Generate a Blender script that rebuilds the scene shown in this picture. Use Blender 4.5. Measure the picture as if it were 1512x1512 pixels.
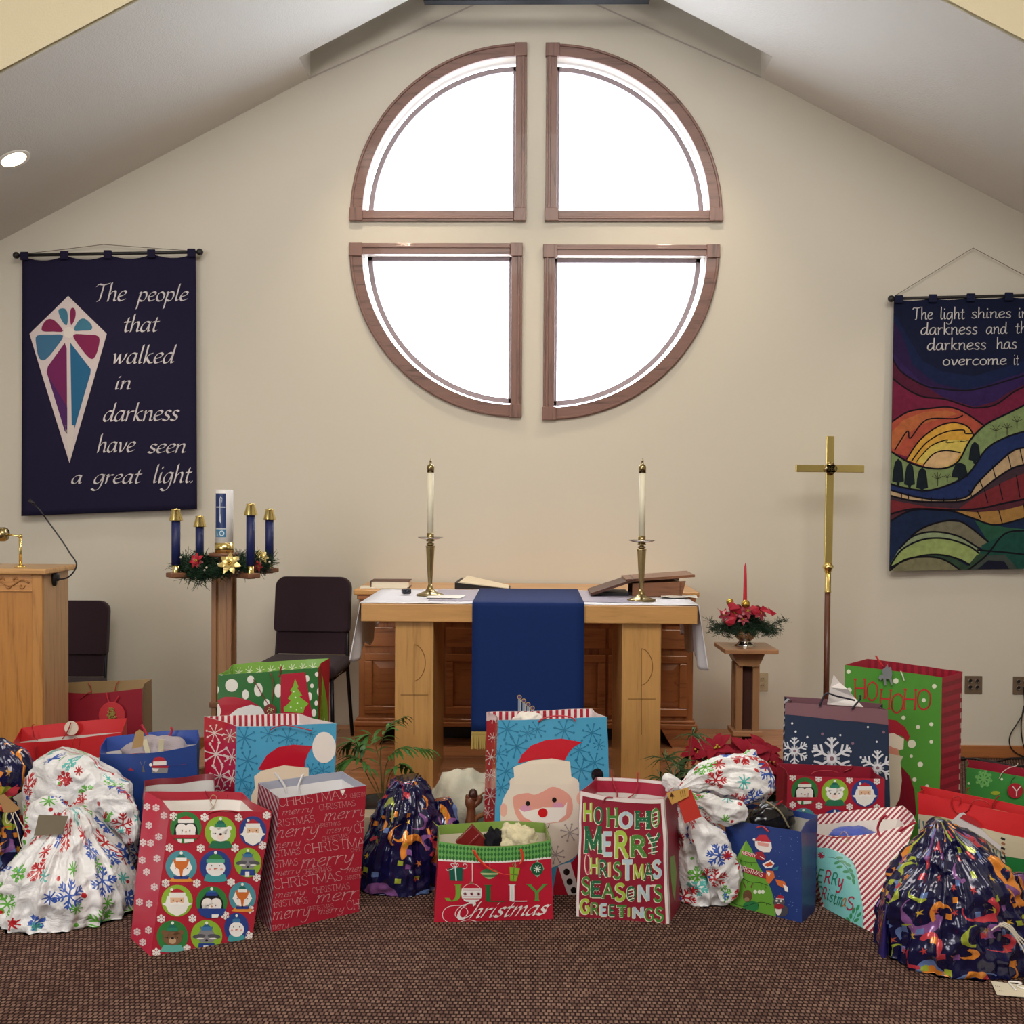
import bpy, bmesh, math, random
import numpy as np
from mathutils import Vector, Matrix, noise
from mathutils.geometry import tessellate_polygon
PI = math.pi
random.seed(7)
for o in list(bpy.data.objects): bpy.data.objects.remove(o)
SC = bpy.context.scene
COL = SC.collection

# ------------------------------------------------------------------ camera
CAM = np.array([0.0, 0.0, 1.77]); FPX = 1512.0
_f = np.array([-29.0, 1512.0, -26.0]); _f /= np.linalg.norm(_f)
_r = np.cross(_f, [0, 0, 1.0]); _r /= np.linalg.norm(_r)
_u = np.cross(_r, _f)
ROLL = math.radians(0.35)
CR = _r * math.cos(ROLL) + _u * math.sin(ROLL)
CU = -_r * math.sin(ROLL) + _u * math.cos(ROLL)
CF = _f
cd = bpy.data.cameras.new('camera'); cd.sensor_width = 36; cd.lens = 36.0 * FPX / 1512.0
cam = bpy.data.objects.new('camera', cd); COL.objects.link(cam)
cam.matrix_world = Matrix(((CR[0], CU[0], -CF[0], CAM[0]), (CR[1], CU[1], -CF[1], CAM[1]), (CR[2], CU[2], -CF[2], CAM[2]), (0, 0, 0, 1)))
cd.clip_start = 0.05
SC.camera = cam

# ------------------------------------------------------------------ world, lights, exposure
w = bpy.data.worlds.new('world'); SC.world = w; w.use_nodes = True
w.node_tree.nodes['Background'].inputs[0].default_value = (0.84, 0.92, 1.0, 1)
w.node_tree.nodes['Background'].inputs[1].default_value = 11.0
SC.view_settings.view_transform = 'Standard'; SC.view_settings.look = 'None'
SC.view_settings.exposure = 0.0; SC.view_settings.gamma = 1.0; SC.view_settings.use_curve_mapping = False

def area_light(name, loc, target, sx, sy, power, col):
    l = bpy.data.lights.new(name, 'AREA'); l.shape = 'RECTANGLE'; l.size = sx; l.size_y = sy; l.energy = power; l.color = col
    o = bpy.data.objects.new(name, l); COL.objects.link(o); o.location = loc
    o.rotation_euler = (Vector(target) - Vector(loc)).to_track_quat('-Z', 'Y').to_euler(); return o
# the nave behind the camera: its ceiling lamps and the daylight of its side windows
area_light('nave_ceiling_lamps', (0.3, 0.2, 5.6), (0, 4.2, 0.6), 5.0, 2.2, 285, (1.0, 0.93, 0.84))
area_light('nave_side_windows', (-4.2, -0.5, 2.4), (0.4, 5.2, 0.8), 3.0, 2.0, 150, (1.0, 0.97, 0.95))
def spot(name, loc, tgt, power, col, ang=70, blend=0.8, rad=0.06):
    l = bpy.data.lights.new(name, 'SPOT'); l.energy = power; l.color = col; l.spot_size = math.radians(ang); l.spot_blend = blend; l.shadow_soft_size = rad
    o = bpy.data.objects.new(name, l); COL.objects.link(o); o.location = loc
    o.rotation_euler = (Vector(tgt) - Vector(loc)).to_track_quat('-Z', 'Y').to_euler(); return o
WARM = (1.0, 0.80, 0.58)

# ------------------------------------------------------------------ pixel <-> world
def ray(px, py): return CF + CR * ((px - 756) / FPX) - CU * ((py - 756) / FPX)
def P(px, py, Y):
    d = ray(px, py); return CAM + d * (Y / d[1])
def PZ(px, py, z):
    d = ray(px, py); return CAM + d * ((z - CAM[2]) / d[2])
def project(pts):
    d = np.asarray(pts) - CAM
    z = d @ CF
    return np.stack([756 + FPX * (d @ CR) / z, 756 - FPX * (d @ CU) / z], -1)

# ------------------------------------------------------------------ materials
def lin(c): return tuple((x / 12.92 if x <= 0.04045 else ((x + 0.055) / 1.055) ** 2.4) for x in c)
def hexc(h):
    h = h.lstrip('#'); return lin(tuple(int(h[i:i + 2], 16) / 255 for i in (0, 2, 4)))
_mats = {}
def newmat(name):
    m = bpy.data.materials.new(name); m.use_nodes = True; nt = m.node_tree
    return m, nt, nt.nodes['Principled BSDF']
def mat(h, rough=0.6, metal=0.0, bump=0.0, bscale=60.0, var=0.0, coat=0.0, emis=0.0, name=None, trans=0.0, sheen=0.0):
    key = (h, rough, metal, bump, bscale, var, coat, emis, trans, sheen)
    if key in _mats: return _mats[key]
    m, nt, b = newmat(name or ('paint_' + h.strip('#')))
    c = hexc(h)
    b.inputs['Base Color'].default_value = (*c, 1); b.inputs['Roughness'].default_value = rough; b.inputs['Metallic'].default_value = metal
    b.inputs['Coat Weight'].default_value = coat; b.inputs['Coat Roughness'].default_value = 0.12
    b.inputs['Sheen Weight'].default_value = sheen
    if rough >= .55 and not metal: b.inputs['Specular IOR Level'].default_value = .25
    if trans: b.inputs['Subsurface Weight'].default_value = trans; b.inputs['Subsurface Radius'].default_value = (0.03, 0.03, 0.03)
    if emis: b.inputs['Emission Color'].default_value = (*c, 1); b.inputs['Emission Strength'].default_value = emis
    tc = nt.nodes.new('ShaderNodeTexCoord')
    if var or bump:
        n = nt.nodes.new('ShaderNodeTexNoise'); n.inputs['Scale'].default_value = bscale; n.inputs['Detail'].default_value = 4
        nt.links.new(tc.outputs['Object'], n.inputs['Vector'])
    if var:
        mx = nt.nodes.new('ShaderNodeMix'); mx.data_type = 'RGBA'
        mx.inputs[6].default_value = (*[x * (1 - var) for x in c], 1); mx.inputs[7].default_value = (*[min(1, x * (1 + var)) for x in c], 1)
        nt.links.new(n.outputs['Fac'], mx.inputs[0]); nt.links.new(mx.outputs[2], b.inputs['Base Color'])
    if bump:
        bp = nt.nodes.new('ShaderNodeBump'); bp.inputs['Strength'].default_value = bump; bp.inputs['Distance'].default_value = 0.01
        nt.links.new(n.outputs['Fac'], bp.inputs['Height']); nt.links.new(bp.outputs[0], b.inputs['Normal'])
    _mats[key] = m; return m
def ramp(nt, fac, stops):
    r = nt.nodes.new('ShaderNodeValToRGB'); e = r.color_ramp.elements
    while len(e) < len(stops): e.new(0.5)
    for i, (p, c) in enumerate(stops): e[i].position = p; e[i].color = (*c, 1)
    nt.links.new(fac, r.inputs[0]); return r.outputs[0]
def wood(name, h1, h2, axis='X', rough=0.42, scale=1.0, coat=0.15):
    m, nt, b = newmat(name)
    tc = nt.nodes.new('ShaderNodeTexCoord'); mp = nt.nodes.new('ShaderNodeMapping')
    s = {'X': (1.2, 14, 14), 'Y': (14, 1.2, 14), 'Z': (14, 14, 1.2)}[axis]
    mp.inputs['Scale'].default_value = tuple(x * scale for x in s)
    info = nt.nodes.new('ShaderNodeObjectInfo'); ad = nt.nodes.new('ShaderNodeVectorMath'); ad.operation = 'MULTIPLY_ADD'
    cb = nt.nodes.new('ShaderNodeCombineXYZ'); 
    for k in range(3): nt.links.new(info.outputs['Random'], cb.inputs[k])
    ad.inputs[1].default_value = (7, 5, 9); nt.links.new(cb.outputs[0], ad.inputs[0]); nt.links.new(tc.outputs['Object'], ad.inputs[2])
    nt.links.new(ad.outputs[0], mp.inputs[0])
    n = nt.nodes.new('ShaderNodeTexNoise'); n.inputs['Scale'].default_value = 1.6; n.inputs['Detail'].default_value = 6; n.inputs['Distortion'].default_value = 1.2
    nt.links.new(mp.outputs[0], n.inputs['Vector'])
    n2 = nt.nodes.new('ShaderNodeTexNoise'); n2.inputs['Scale'].default_value = 9; n2.inputs['Detail'].default_value = 3
    nt.links.new(mp.outputs[0], n2.inputs['Vector'])
    a = nt.nodes.new('ShaderNodeMath'); a.operation = 'MULTIPLY_ADD'; a.inputs[1].default_value = 0.35
    nt.links.new(n2.outputs['Fac'], a.inputs[0]); nt.links.new(n.outputs['Fac'], a.inputs[2])
    c = ramp(nt, a.outputs[0], [(0.42, hexc(h2)), (0.62, hexc(h1)), (0.85, tuple(min(1, x * 1.12) for x in hexc(h1)))])
    nt.links.new(c, b.inputs['Base Color']); b.inputs['Roughness'].default_value = rough; b.inputs['Coat Weight'].default_value = coat
    bp = nt.nodes.new('ShaderNodeBump'); bp.inputs['Strength'].default_value = 0.12; bp.inputs['Distance'].default_value = 0.004
    nt.links.new(a.outputs[0], bp.inputs['Height']); nt.links.new(bp.outputs[0], b.inputs['Normal'])
    return m
def carpet_mat():
    m, nt, b = newmat('woven_loop_carpet')
    tc = nt.nodes.new('ShaderNodeTexCoord'); mp = nt.nodes.new('ShaderNodeMapping')
    nt.links.new(tc.outputs['Object'], mp.inputs[0])
    nz = nt.nodes.new('ShaderNodeTexNoise'); nz.inputs['Scale'].default_value = 40; nt.links.new(mp.outputs[0], nz.inputs['Vector'])
    va = nt.nodes.new('ShaderNodeVectorMath'); va.operation = 'MULTIPLY_ADD'; va.inputs[1].default_value = (0.004, 0.004, 0)
    nt.links.new(nz.outputs['Color'], va.inputs[0]); nt.links.new(mp.outputs[0], va.inputs[2])
    br = nt.nodes.new('ShaderNodeTexBrick'); br.offset = 0.5
    for k, v in (('Scale', 1.0), ('Mortar Size', 0.0042), ('Mortar Smooth', 0.6), ('Bias', 0.0), ('Brick Width', 0.018), ('Row Height', 0.022)): br.inputs[k].default_value = v
    br.inputs['Color1'].default_value = (*hexc('#98796a'), 1); br.inputs['Color2'].default_value = (*hexc('#6c5048'), 1); br.inputs['Mortar'].default_value = (*hexc('#342422'), 1)
    nt.links.new(va.outputs[0], br.inputs['Vector'])
    n2 = nt.nodes.new('ShaderNodeTexNoise'); n2.inputs['Scale'].default_value = 2.2; nt.links.new(mp.outputs[0], n2.inputs['Vector'])
    mx = nt.nodes.new('ShaderNodeMix'); mx.data_type = 'RGBA'; mx.blend_type = 'MULTIPLY'; mx.inputs[0].default_value = 0.35
    nt.links.new(br.outputs['Color'], mx.inputs[6]); nt.links.new(n2.outputs['Fac'], mx.inputs[7])
    nt.links.new(mx.outputs[2], b.inputs['Base Color']); b.inputs['Roughness'].default_value = 0.95; b.inputs['Specular IOR Level'].default_value = 0.1
    inv = nt.nodes.new('ShaderNodeMath'); inv.operation = 'SUBTRACT'; inv.inputs[0].default_value = 1; nt.links.new(br.outputs['Fac'], inv.inputs[1])
    bp = nt.nodes.new('ShaderNodeBump'); bp.inputs['Strength'].default_value = 0.8; bp.inputs['Distance'].default_value = 0.004
    nt.links.new(inv.outputs[0], bp.inputs['Height']); nt.links.new(bp.outputs[0], b.inputs['Normal'])
    return m
class NG:   # tiny node-math helper
    def __init__(s, nt): s.nt = nt
    def m(s, op, a, b=None, c=None, clamp=False):
        n = s.nt.nodes.new('ShaderNodeMath'); n.operation = op; n.use_clamp = clamp
        for i, v in enumerate((a, b, c)):
            if v is None: continue
            if isinstance(v, (int, float)): n.inputs[i].default_value = v
            else: s.nt.links.new(v, n.inputs[i])
        return n.outputs[0]
    def mix(s, f, a, b):
        n = s.nt.nodes.new('ShaderNodeMix'); n.data_type = 'RGBA'
        for i, v in ((0, f), (6, a), (7, b)):
            if isinstance(v, tuple): n.inputs[i].default_value = (*v, 1)
            elif isinstance(v, (int, float)): n.inputs[i].default_value = v
            else: s.nt.links.new(v, n.inputs[i])
        return n.outputs[2]
    def sep(s, v):
        n = s.nt.nodes.new('ShaderNodeSeparateXYZ'); s.nt.links.new(v, n.inputs[0]); return n.outputs
    def vor(s, vec, scale, seed=0.0, rnd=0.8, dim='2D', dist='EUCLIDEAN', feat='F1'):
        mp = s.nt.nodes.new('ShaderNodeMapping'); mp.inputs['Location'].default_value = (seed, seed * 1.7, 0)
        s.nt.links.new(vec, mp.inputs[0])
        n = s.nt.nodes.new('ShaderNodeTexVoronoi'); n.voronoi_dimensions = dim; n.distance = dist; n.feature = feat
        n.inputs['Scale'].default_value = scale; n.inputs['Randomness'].default_value = rnd
        s.nt.links.new(mp.outputs[0], n.inputs['Vector'])
        d = s.nt.nodes.new('ShaderNodeVectorMath'); d.operation = 'SUBTRACT'
        s.nt.links.new(mp.outputs[0], d.inputs[0]); s.nt.links.new(n.outputs['Position'], d.inputs[1])
        return n.outputs['Distance'], n.outputs['Color'], d.outputs[0]
def wrinkle_bump(nt, g, b, sc, strength, dist=0.012):
    tc = nt.nodes.new('ShaderNodeTexCoord')
    n = nt.nodes.new('ShaderNodeTexNoise'); n.inputs['Scale'].default_value = sc; n.inputs['Detail'].default_value = 5; n.inputs['Distortion'].default_value = 1.5
    nt.links.new(tc.outputs['Object'], n.inputs['Vector'])
    r = g.m('ABSOLUTE', g.m('SUBTRACT', n.outputs['Fac'], 0.5))
    bp = nt.nodes.new('ShaderNodeBump'); bp.inputs['Strength'].default_value = strength; bp.inputs['Distance'].default_value = dist
    nt.links.new(r, bp.inputs['Height']); nt.links.new(bp.outputs[0], b.inputs['Normal'])
def snow_plastic():
    m, nt, b = newmat('white_snowflake_plastic'); g = NG(nt)
    uv = nt.nodes.new('ShaderNodeUVMap'); uvo = uv.outputs[0]
    col = hexc('#e6e7ea')
    def flakes(scale, seed, rad, arms, col, width, branch, thr):
        d, cc, v = g.vor(uvo, scale, seed, 0.75)
        x, y, _ = g.sep(v); cr, cg, cb = g.sep(cc)
        rr = g.m('SQRT', g.m('ADD', g.m('MULTIPLY', x, x), g.m('MULTIPLY', y, y)))
        an = g.m('ADD', g.m('ARCTAN2', y, x), g.m('MULTIPLY', cg, 3.0))
        seg = 2 * PI / arms
        fo = g.m('ABSOLUTE', g.m('SUBTRACT', g.m('PINGPONG', g.m('ADD', an, 20.0), seg / 2), 0.0))
        px = g.m('MULTIPLY', rr, g.m('COSINE', fo)); py = g.m('MULTIPLY', rr, g.m('SINE', fo))
        R = g.m('MULTIPLY', g.m('ADD', g.m('MULTIPLY', cb, 0.5), 0.6), rad)
        arm = g.m('MULTIPLY', g.m('LESS_THAN', py, width), g.m('LESS_THAN', rr, R))
        if branch:
            for q in (0.42, 0.72):
                off = g.m('SUBTRACT', px, g.m('MULTIPLY', R, q))
                e = g.m('LESS_THAN', g.m('ABSOLUTE', g.m('SUBTRACT', off, py)), width * 1.5)
                l = g.m('LESS_THAN', py, g.m('MULTIPLY', R, 0.30 if q < .5 else .24))
                arm = g.m('MAXIMUM', arm, g.m('MULTIPLY', e, l))
        palette = ramp(nt, cr, [(0.0, hexc('#b8202c')), (0.27, hexc('#3458b0')), (0.5, hexc('#5fae3c')), (0.72, hexc('#58b8b4')), (0.86, hexc('#b8202c')), (1.0, hexc('#3458b0'))])
        palette.node.color_ramp.interpolation = 'CONSTANT'
        arm = g.m('MULTIPLY', arm, g.m('LESS_THAN', cg, thr))
        return g.mix(arm, col, palette)
    c = flakes(8.0, 3.1, 0.050, 6, col, 0.0030, True, .92)
    c = flakes(8.2, 11.3, 0.030, 8, c, 0.0028, False, .9)
    c = flakes(11.0, 7.9, 0.010, 5, c, 0.007, False, .6)
    nt.links.new(c, b.inputs['Base Color']); b.inputs['Roughness'].default_value = 0.3; b.inputs['Coat Weight'].default_value = .3
    b.inputs['Subsurface Weight'].default_value = 0.0
    wrinkle_bump(nt, g, b, 7, 1.0, .02)
    return m
def confetti_plastic():
    m, nt, b = newmat('navy_confetti_foil_plastic'); g = NG(nt)
    uv = nt.nodes.new('ShaderNodeUVMap'); uvo = uv.outputs[0]
    nz = nt.nodes.new('ShaderNodeTexNoise'); nz.noise_dimensions = '2D'; nz.inputs['Scale'].default_value = 5; nt.links.new(uvo, nz.inputs['Vector'])
    c = g.mix(nz.outputs['Fac'], hexc('#0a0b2c'), hexc('#161c54'))
    PAL = [(0.0, hexc('#e8913a')), (0.2, hexc('#a8b840')), (0.38, hexc('#c8404e')), (0.55, hexc('#6a86c0')), (0.72, hexc('#8a5a9a')), (0.88, hexc('#e8913a'))]
    def pal(f):
        p = ramp(nt, f, PAL); p.node.color_ramp.interpolation = 'CONSTANT'; return p
    def rings(scale, seed, r0, wd, col, thr):
        d, cc, v = g.vor(uvo, scale, seed, 0.9)
        x, y, _ = g.sep(v); cr, cg, cb = g.sep(cc)
        y2 = g.m('MULTIPLY', y, g.m('ADD', g.m('MULTIPLY', cb, 1.2), 0.6))
        rr = g.m('SQRT', g.m('ADD', g.m('MULTIPLY', x, x), g.m('MULTIPLY', y2, y2)))
        an = g.m('ADD', g.m('ARCTAN2', y, x), g.m('MULTIPLY', cg, 6.28))
        spiral = g.m('ADD', r0 * 0.75, g.m('MULTIPLY', g.m('SINE', an), r0 * 0.3))
        wv = g.m('MULTIPLY', g.m('ADD', g.m('COSINE', an), 1.25), wd * 0.5)
        hit = g.m('LESS_THAN', g.m('ABSOLUTE', g.m('SUBTRACT', rr, spiral)), wv)
        arc = g.m('GREATER_THAN', g.m('COSINE', g.m('ADD', an, 1.0)), -0.55)
        on = g.m('LESS_THAN', cr, thr)
        k = g.m('MULTIPLY', g.m('MULTIPLY', hit, arc), on)
        return g.mix(k, col, pal(g.m('DIVIDE', cr, thr)))
    c = rings(5.2, 4.0, 0.085, 0.018, c, 0.75)
    c = rings(7.0, 9.0, 0.062, 0.015, c, 0.7)
    c = rings(9.5, 19.0, 0.045, 0.010, c, 0.5)
    c = rings(7.2, 29.0, 0.06, 0.010, c, 0.35)
    d, cc, v = g.vor(uvo, 15, 5.5, 0.9, dist='CHEBYCHEV')
    cr, cg, cb = g.sep(cc)
    k = g.m('MULTIPLY', g.m('LESS_THAN', d, 0.16), g.m('LESS_THAN', cg, 0.45))
    c = g.mix(k, c, pal(cr))
    d, cc, v = g.vor(uvo, 12, 15.5, 0.9)
    x, y, _ = g.sep(v); cr, cg, cb = g.sep(cc)
    rr = g.m('SQRT', g.m('ADD', g.m('MULTIPLY', x, x), g.m('MULTIPLY', y, y))); an = g.m('PINGPONG', g.m('ADD', g.m('ARCTAN2', y, x), 20.0), PI / 5)
    st = g.m('LESS_THAN', g.m('MULTIPLY', rr, g.m('ADD', 0.6, g.m('MULTIPLY', an, 1.9))), 0.009)
    c = g.mix(g.m('MULTIPLY', st, g.m('LESS_THAN', cg, 0.5)), c, ramp(nt, cr, [(0.4, hexc('#d8b040')), (0.6, hexc('#c04040'))]))
    nt.links.new(c, b.inputs['Base Color']); b.inputs['Roughness'].default_value = 0.16; b.inputs['Metallic'].default_value = 0.15
    b.inputs['Coat Weight'].default_value = 0.6; b.inputs['Coat Roughness'].default_value = 0.08
    wrinkle_bump(nt, g, b, 7, 0.5)
    return m

# ------------------------------------------------------------------ mesh building
class MB:
    def __init__(s): s.v = []; s.f = []; s.m = []; s.uv = None
    def add(s, vs, fs, mi=0):
        n = len(s.v); s.v += [tuple(map(float, p)) for p in vs]; s.f += [tuple(i + n for i in f) for f in fs]; s.m += [mi] * len(fs); return s
    def box(s, c, size, R=None, mi=0, taper=1.0):
        hx, hy, hz = [d / 2 for d in size]; vs = []
        for z in (-1, 1):
            t = taper if z > 0 else 1.0
            for x, y in ((-1, -1), (1, -1), (1, 1), (-1, 1)): vs.append(Vector((x * hx * t, y * hy * t, z * hz)))
        if R is not None: vs = [R @ v for v in vs]
        c = Vector(tuple(c)); vs = [v + c for v in vs]
        return s.add(vs, [(0, 3, 2, 1), (4, 5, 6, 7), (0, 1, 5, 4), (1, 2, 6, 5), (2, 3, 7, 6), (3, 0, 4, 7)], mi)
    def b2(s, lo, hi, mi=0): return s.box([(a + b) / 2 for a, b in zip(lo, hi)], [abs(b - a) for a, b in zip(lo, hi)], None, mi)
    def lathe(s, prof, c=(0, 0, 0), n=24, mi=0, R=None, caps=True):
        vs = []; fs = []; c = Vector(tuple(c))
        for r, z in prof:
            for k in range(n):
                a = 2 * PI * k / n; p = Vector((r * math.cos(a), r * math.sin(a), z))
                if R is not None: p = R @ p
                vs.append(p + c)
        for i in range(len(prof) - 1):
            for k in range(n): fs.append((i * n + k, i * n + (k + 1) % n, (i + 1) * n + (k + 1) % n, (i + 1) * n + k))
        if caps:
            fs.append(tuple(range(n))[::-1]); fs.append(tuple((len(prof) - 1) * n + k for k in range(n)))
        return s.add(vs, fs, mi)
    def tube(s, pts, r, n=6, mi=0, closed=False):
        pts = [Vector(tuple(p)) for p in pts]; L = len(pts); rs = r if hasattr(r, '__len__') else [r] * L
        vs = []; fs = []; prev = None
        for i, p in enumerate(pts):
            t = (pts[(i + 1) % L if closed else min(i + 1, L - 1)] - pts[(i - 1) if closed else max(i - 1, 0)])
            t = t.normalized() if t.length > 1e-9 else Vector((0, 0, 1))
            if prev is None:
                up = Vector((0, 0, 1)) if abs(t.z) < 0.9 else Vector((1, 0, 0)); a = t.cross(up).normalized()
            else:
                a = prev - t * prev.dot(t); a = a.normalized() if a.length > 1e-6 else t.orthogonal().normalized()
            prev = a; bb = t.cross(a)
            for k in range(n):
                q = 2 * PI * k / n; vs.append(p + (a * math.cos(q) + bb * math.sin(q)) * rs[i])
        for i in range(L if closed else L - 1):
            j = (i + 1) % L
            for k in range(n): fs.append((i * n + k, i * n + (k + 1) % n, j * n + (k + 1) % n, j * n + k))
        if not closed: fs += [tuple(range(n))[::-1], tuple((L - 1) * n + k for k in range(n))]
        return s.add(vs, fs, mi)
    def grid(s, G, mi=0, closed_u=False):
        nu, nv = len(G), len(G[0]); vs = [G[i][j] for i in range(nu) for j in range(nv)]; fs = []
        for i in range(nu if closed_u else nu - 1):
            for j in range(nv - 1):
                a = i * nv + j; b = ((i + 1) % nu) * nv + j; fs.append((a, b, b + 1, a + 1))
        return s.add(vs, fs, mi)
    def ball(s, c, r, n=10, mi=0, sc=(1, 1, 1)):
        prof = [(max(1e-4, math.sin(PI * k / n)) * r, -math.cos(PI * k / n) * r) for k in range(n + 1)]
        k0 = len(s.v); s.lathe(prof, (0, 0, 0), n * 2, mi, caps=False)
        for i in range(k0, len(s.v)):
            x, y, z = s.v[i]; s.v[i] = (x * sc[0] + c[0], y * sc[1] + c[1], z * sc[2] + c[2])
        return s
    def prism(s, poly, fn, d0, d1, mi=0):   # poly 2D, fn(x,y,d)->3D
        n = len(poly); tr = tessellate_polygon([[Vector((x, y, 0)) for x, y in poly]])
        vs = [fn(x, y, d0) for x, y in poly] + [fn(x, y, d1) for x, y in poly]
        fs = [tuple(t) for t in tr] + [tuple(i + n for i in t[::-1]) for t in tr] + [(i, (i + 1) % n, n + (i + 1) % n, n + i) for i in range(n)]
        return s.add(vs, fs, mi)
def origin_of(o):
    p = Vector((0, 0, 0))
    while o is not None: p += o.location; o = o.parent
    return p
def mk(name, mb, m, parent=None, smooth=False, bevel=0.0, solid=0.0, loc=None, sub=0, autos=False):
    me = bpy.data.meshes.new(name)
    org = origin_of(parent) if parent is not None else (Vector(tuple(loc)) if loc is not None else Vector((0, 0, 0)))
    V = np.array(mb.v, dtype=float) - np.array(org)
    me.from_pydata(V.tolist(), [], mb.f)
    ms = m if isinstance(m, (list, tuple)) else [m]
    for x in ms: me.materials.append(x)
    if len(ms) > 1: me.polygons.foreach_set('material_index', mb.m)
    if smooth: me.polygons.foreach_set('use_smooth', [True] * len(me.polygons))
    if mb.uv is not None:
        ul = me.uv_layers.new(name='UVMap'); li = np.zeros(len(me.loops), dtype=np.int32); me.loops.foreach_get('vertex_index', li)
        ul.data.foreach_set('uv', np.array(mb.uv, dtype=np.float32)[li].ravel())
    if smooth and len(me.polygons) < 6000:
        bm_ = bmesh.new(); bm_.from_mesh(me); bmesh.ops.recalc_face_normals(bm_, faces=bm_.faces); bm_.to_mesh(me); bm_.free()
    o = bpy.data.objects.new(name, me); COL.objects.link(o)
    if parent is not None: o.parent = parent
    else: o.location = org
    if bevel:
        b = o.modifiers.new('bevel', 'BEVEL'); b.width = bevel; b.segments = 2; b.limit_method = 'ANGLE'
    if solid:
        b = o.modifiers.new('solid', 'SOLIDIFY'); b.thickness = solid; b.offset = 0
    if sub:
        b = o.modifiers.new('sub', 'SUBSURF'); b.levels = sub; b.render_levels = sub
    return o
def thing(name, label, cat, loc, group=None):
    o = bpy.data.objects.new(name, None); COL.objects.link(o); o.location = tuple(map(float, loc)); o.empty_display_size = 0.05
    return tag(o, label, cat, group)
def tag(o, label, cat, group=None):
    o['label'] = label; o['category'] = cat
    if group: o['group'] = group
    return o
def groups():
    names = {'gift bag': 'christmas gift bags on the floor around the altar', 'plastic gift sack': 'tied christmas plastic sacks among the gift bags', 'candlestick': 'brass candlesticks on the altar'}
    for o in bpy.data.objects:
        c = o.get('category')
        if c in names: o['group'] = names[c]
        if o.name.startswith('advent_candle'): o['group'] = 'blue candles on the wreath stand'
        if o.name.startswith('altar_candle'): o['group'] = 'ivory altar candles'
        if o.name.startswith('stacking_chair'): o['group'] = 'plum stacking chairs along the wall'
        if o.name.startswith('recessed_downlight'): o['group'] = 'recessed ceiling downlights'
def struct(o): o['kind'] = 'structure'; return o
def copy_tree(o, parent=None):
    c = o.copy(); COL.objects.link(c); c.parent = parent
    for ch in list(o.children): copy_tree(ch, c)
    return c
def cr(pts, n=6, closed=False):
    pts = [np.array(p, float) for p in pts]; L = len(pts); out = []
    for i in range(L if closed else L - 1):
        g = (lambda k: pts[k % L]) if closed else (lambda k: pts[max(0, min(L - 1, k))])
        p0, p1, p2, p3 = g(i - 1), g(i), g(i + 1), g(i + 2)
        for k in range(n):
            t = k / n; out.append(0.5 * (2 * p1 + (p2 - p0) * t + (2 * p0 - 5 * p1 + 4 * p2 - p3) * t * t + (3 * p1 - p0 - 3 * p2 + p3) * t ** 3))
    if not closed: out.append(pts[-1])
    return out

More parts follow.
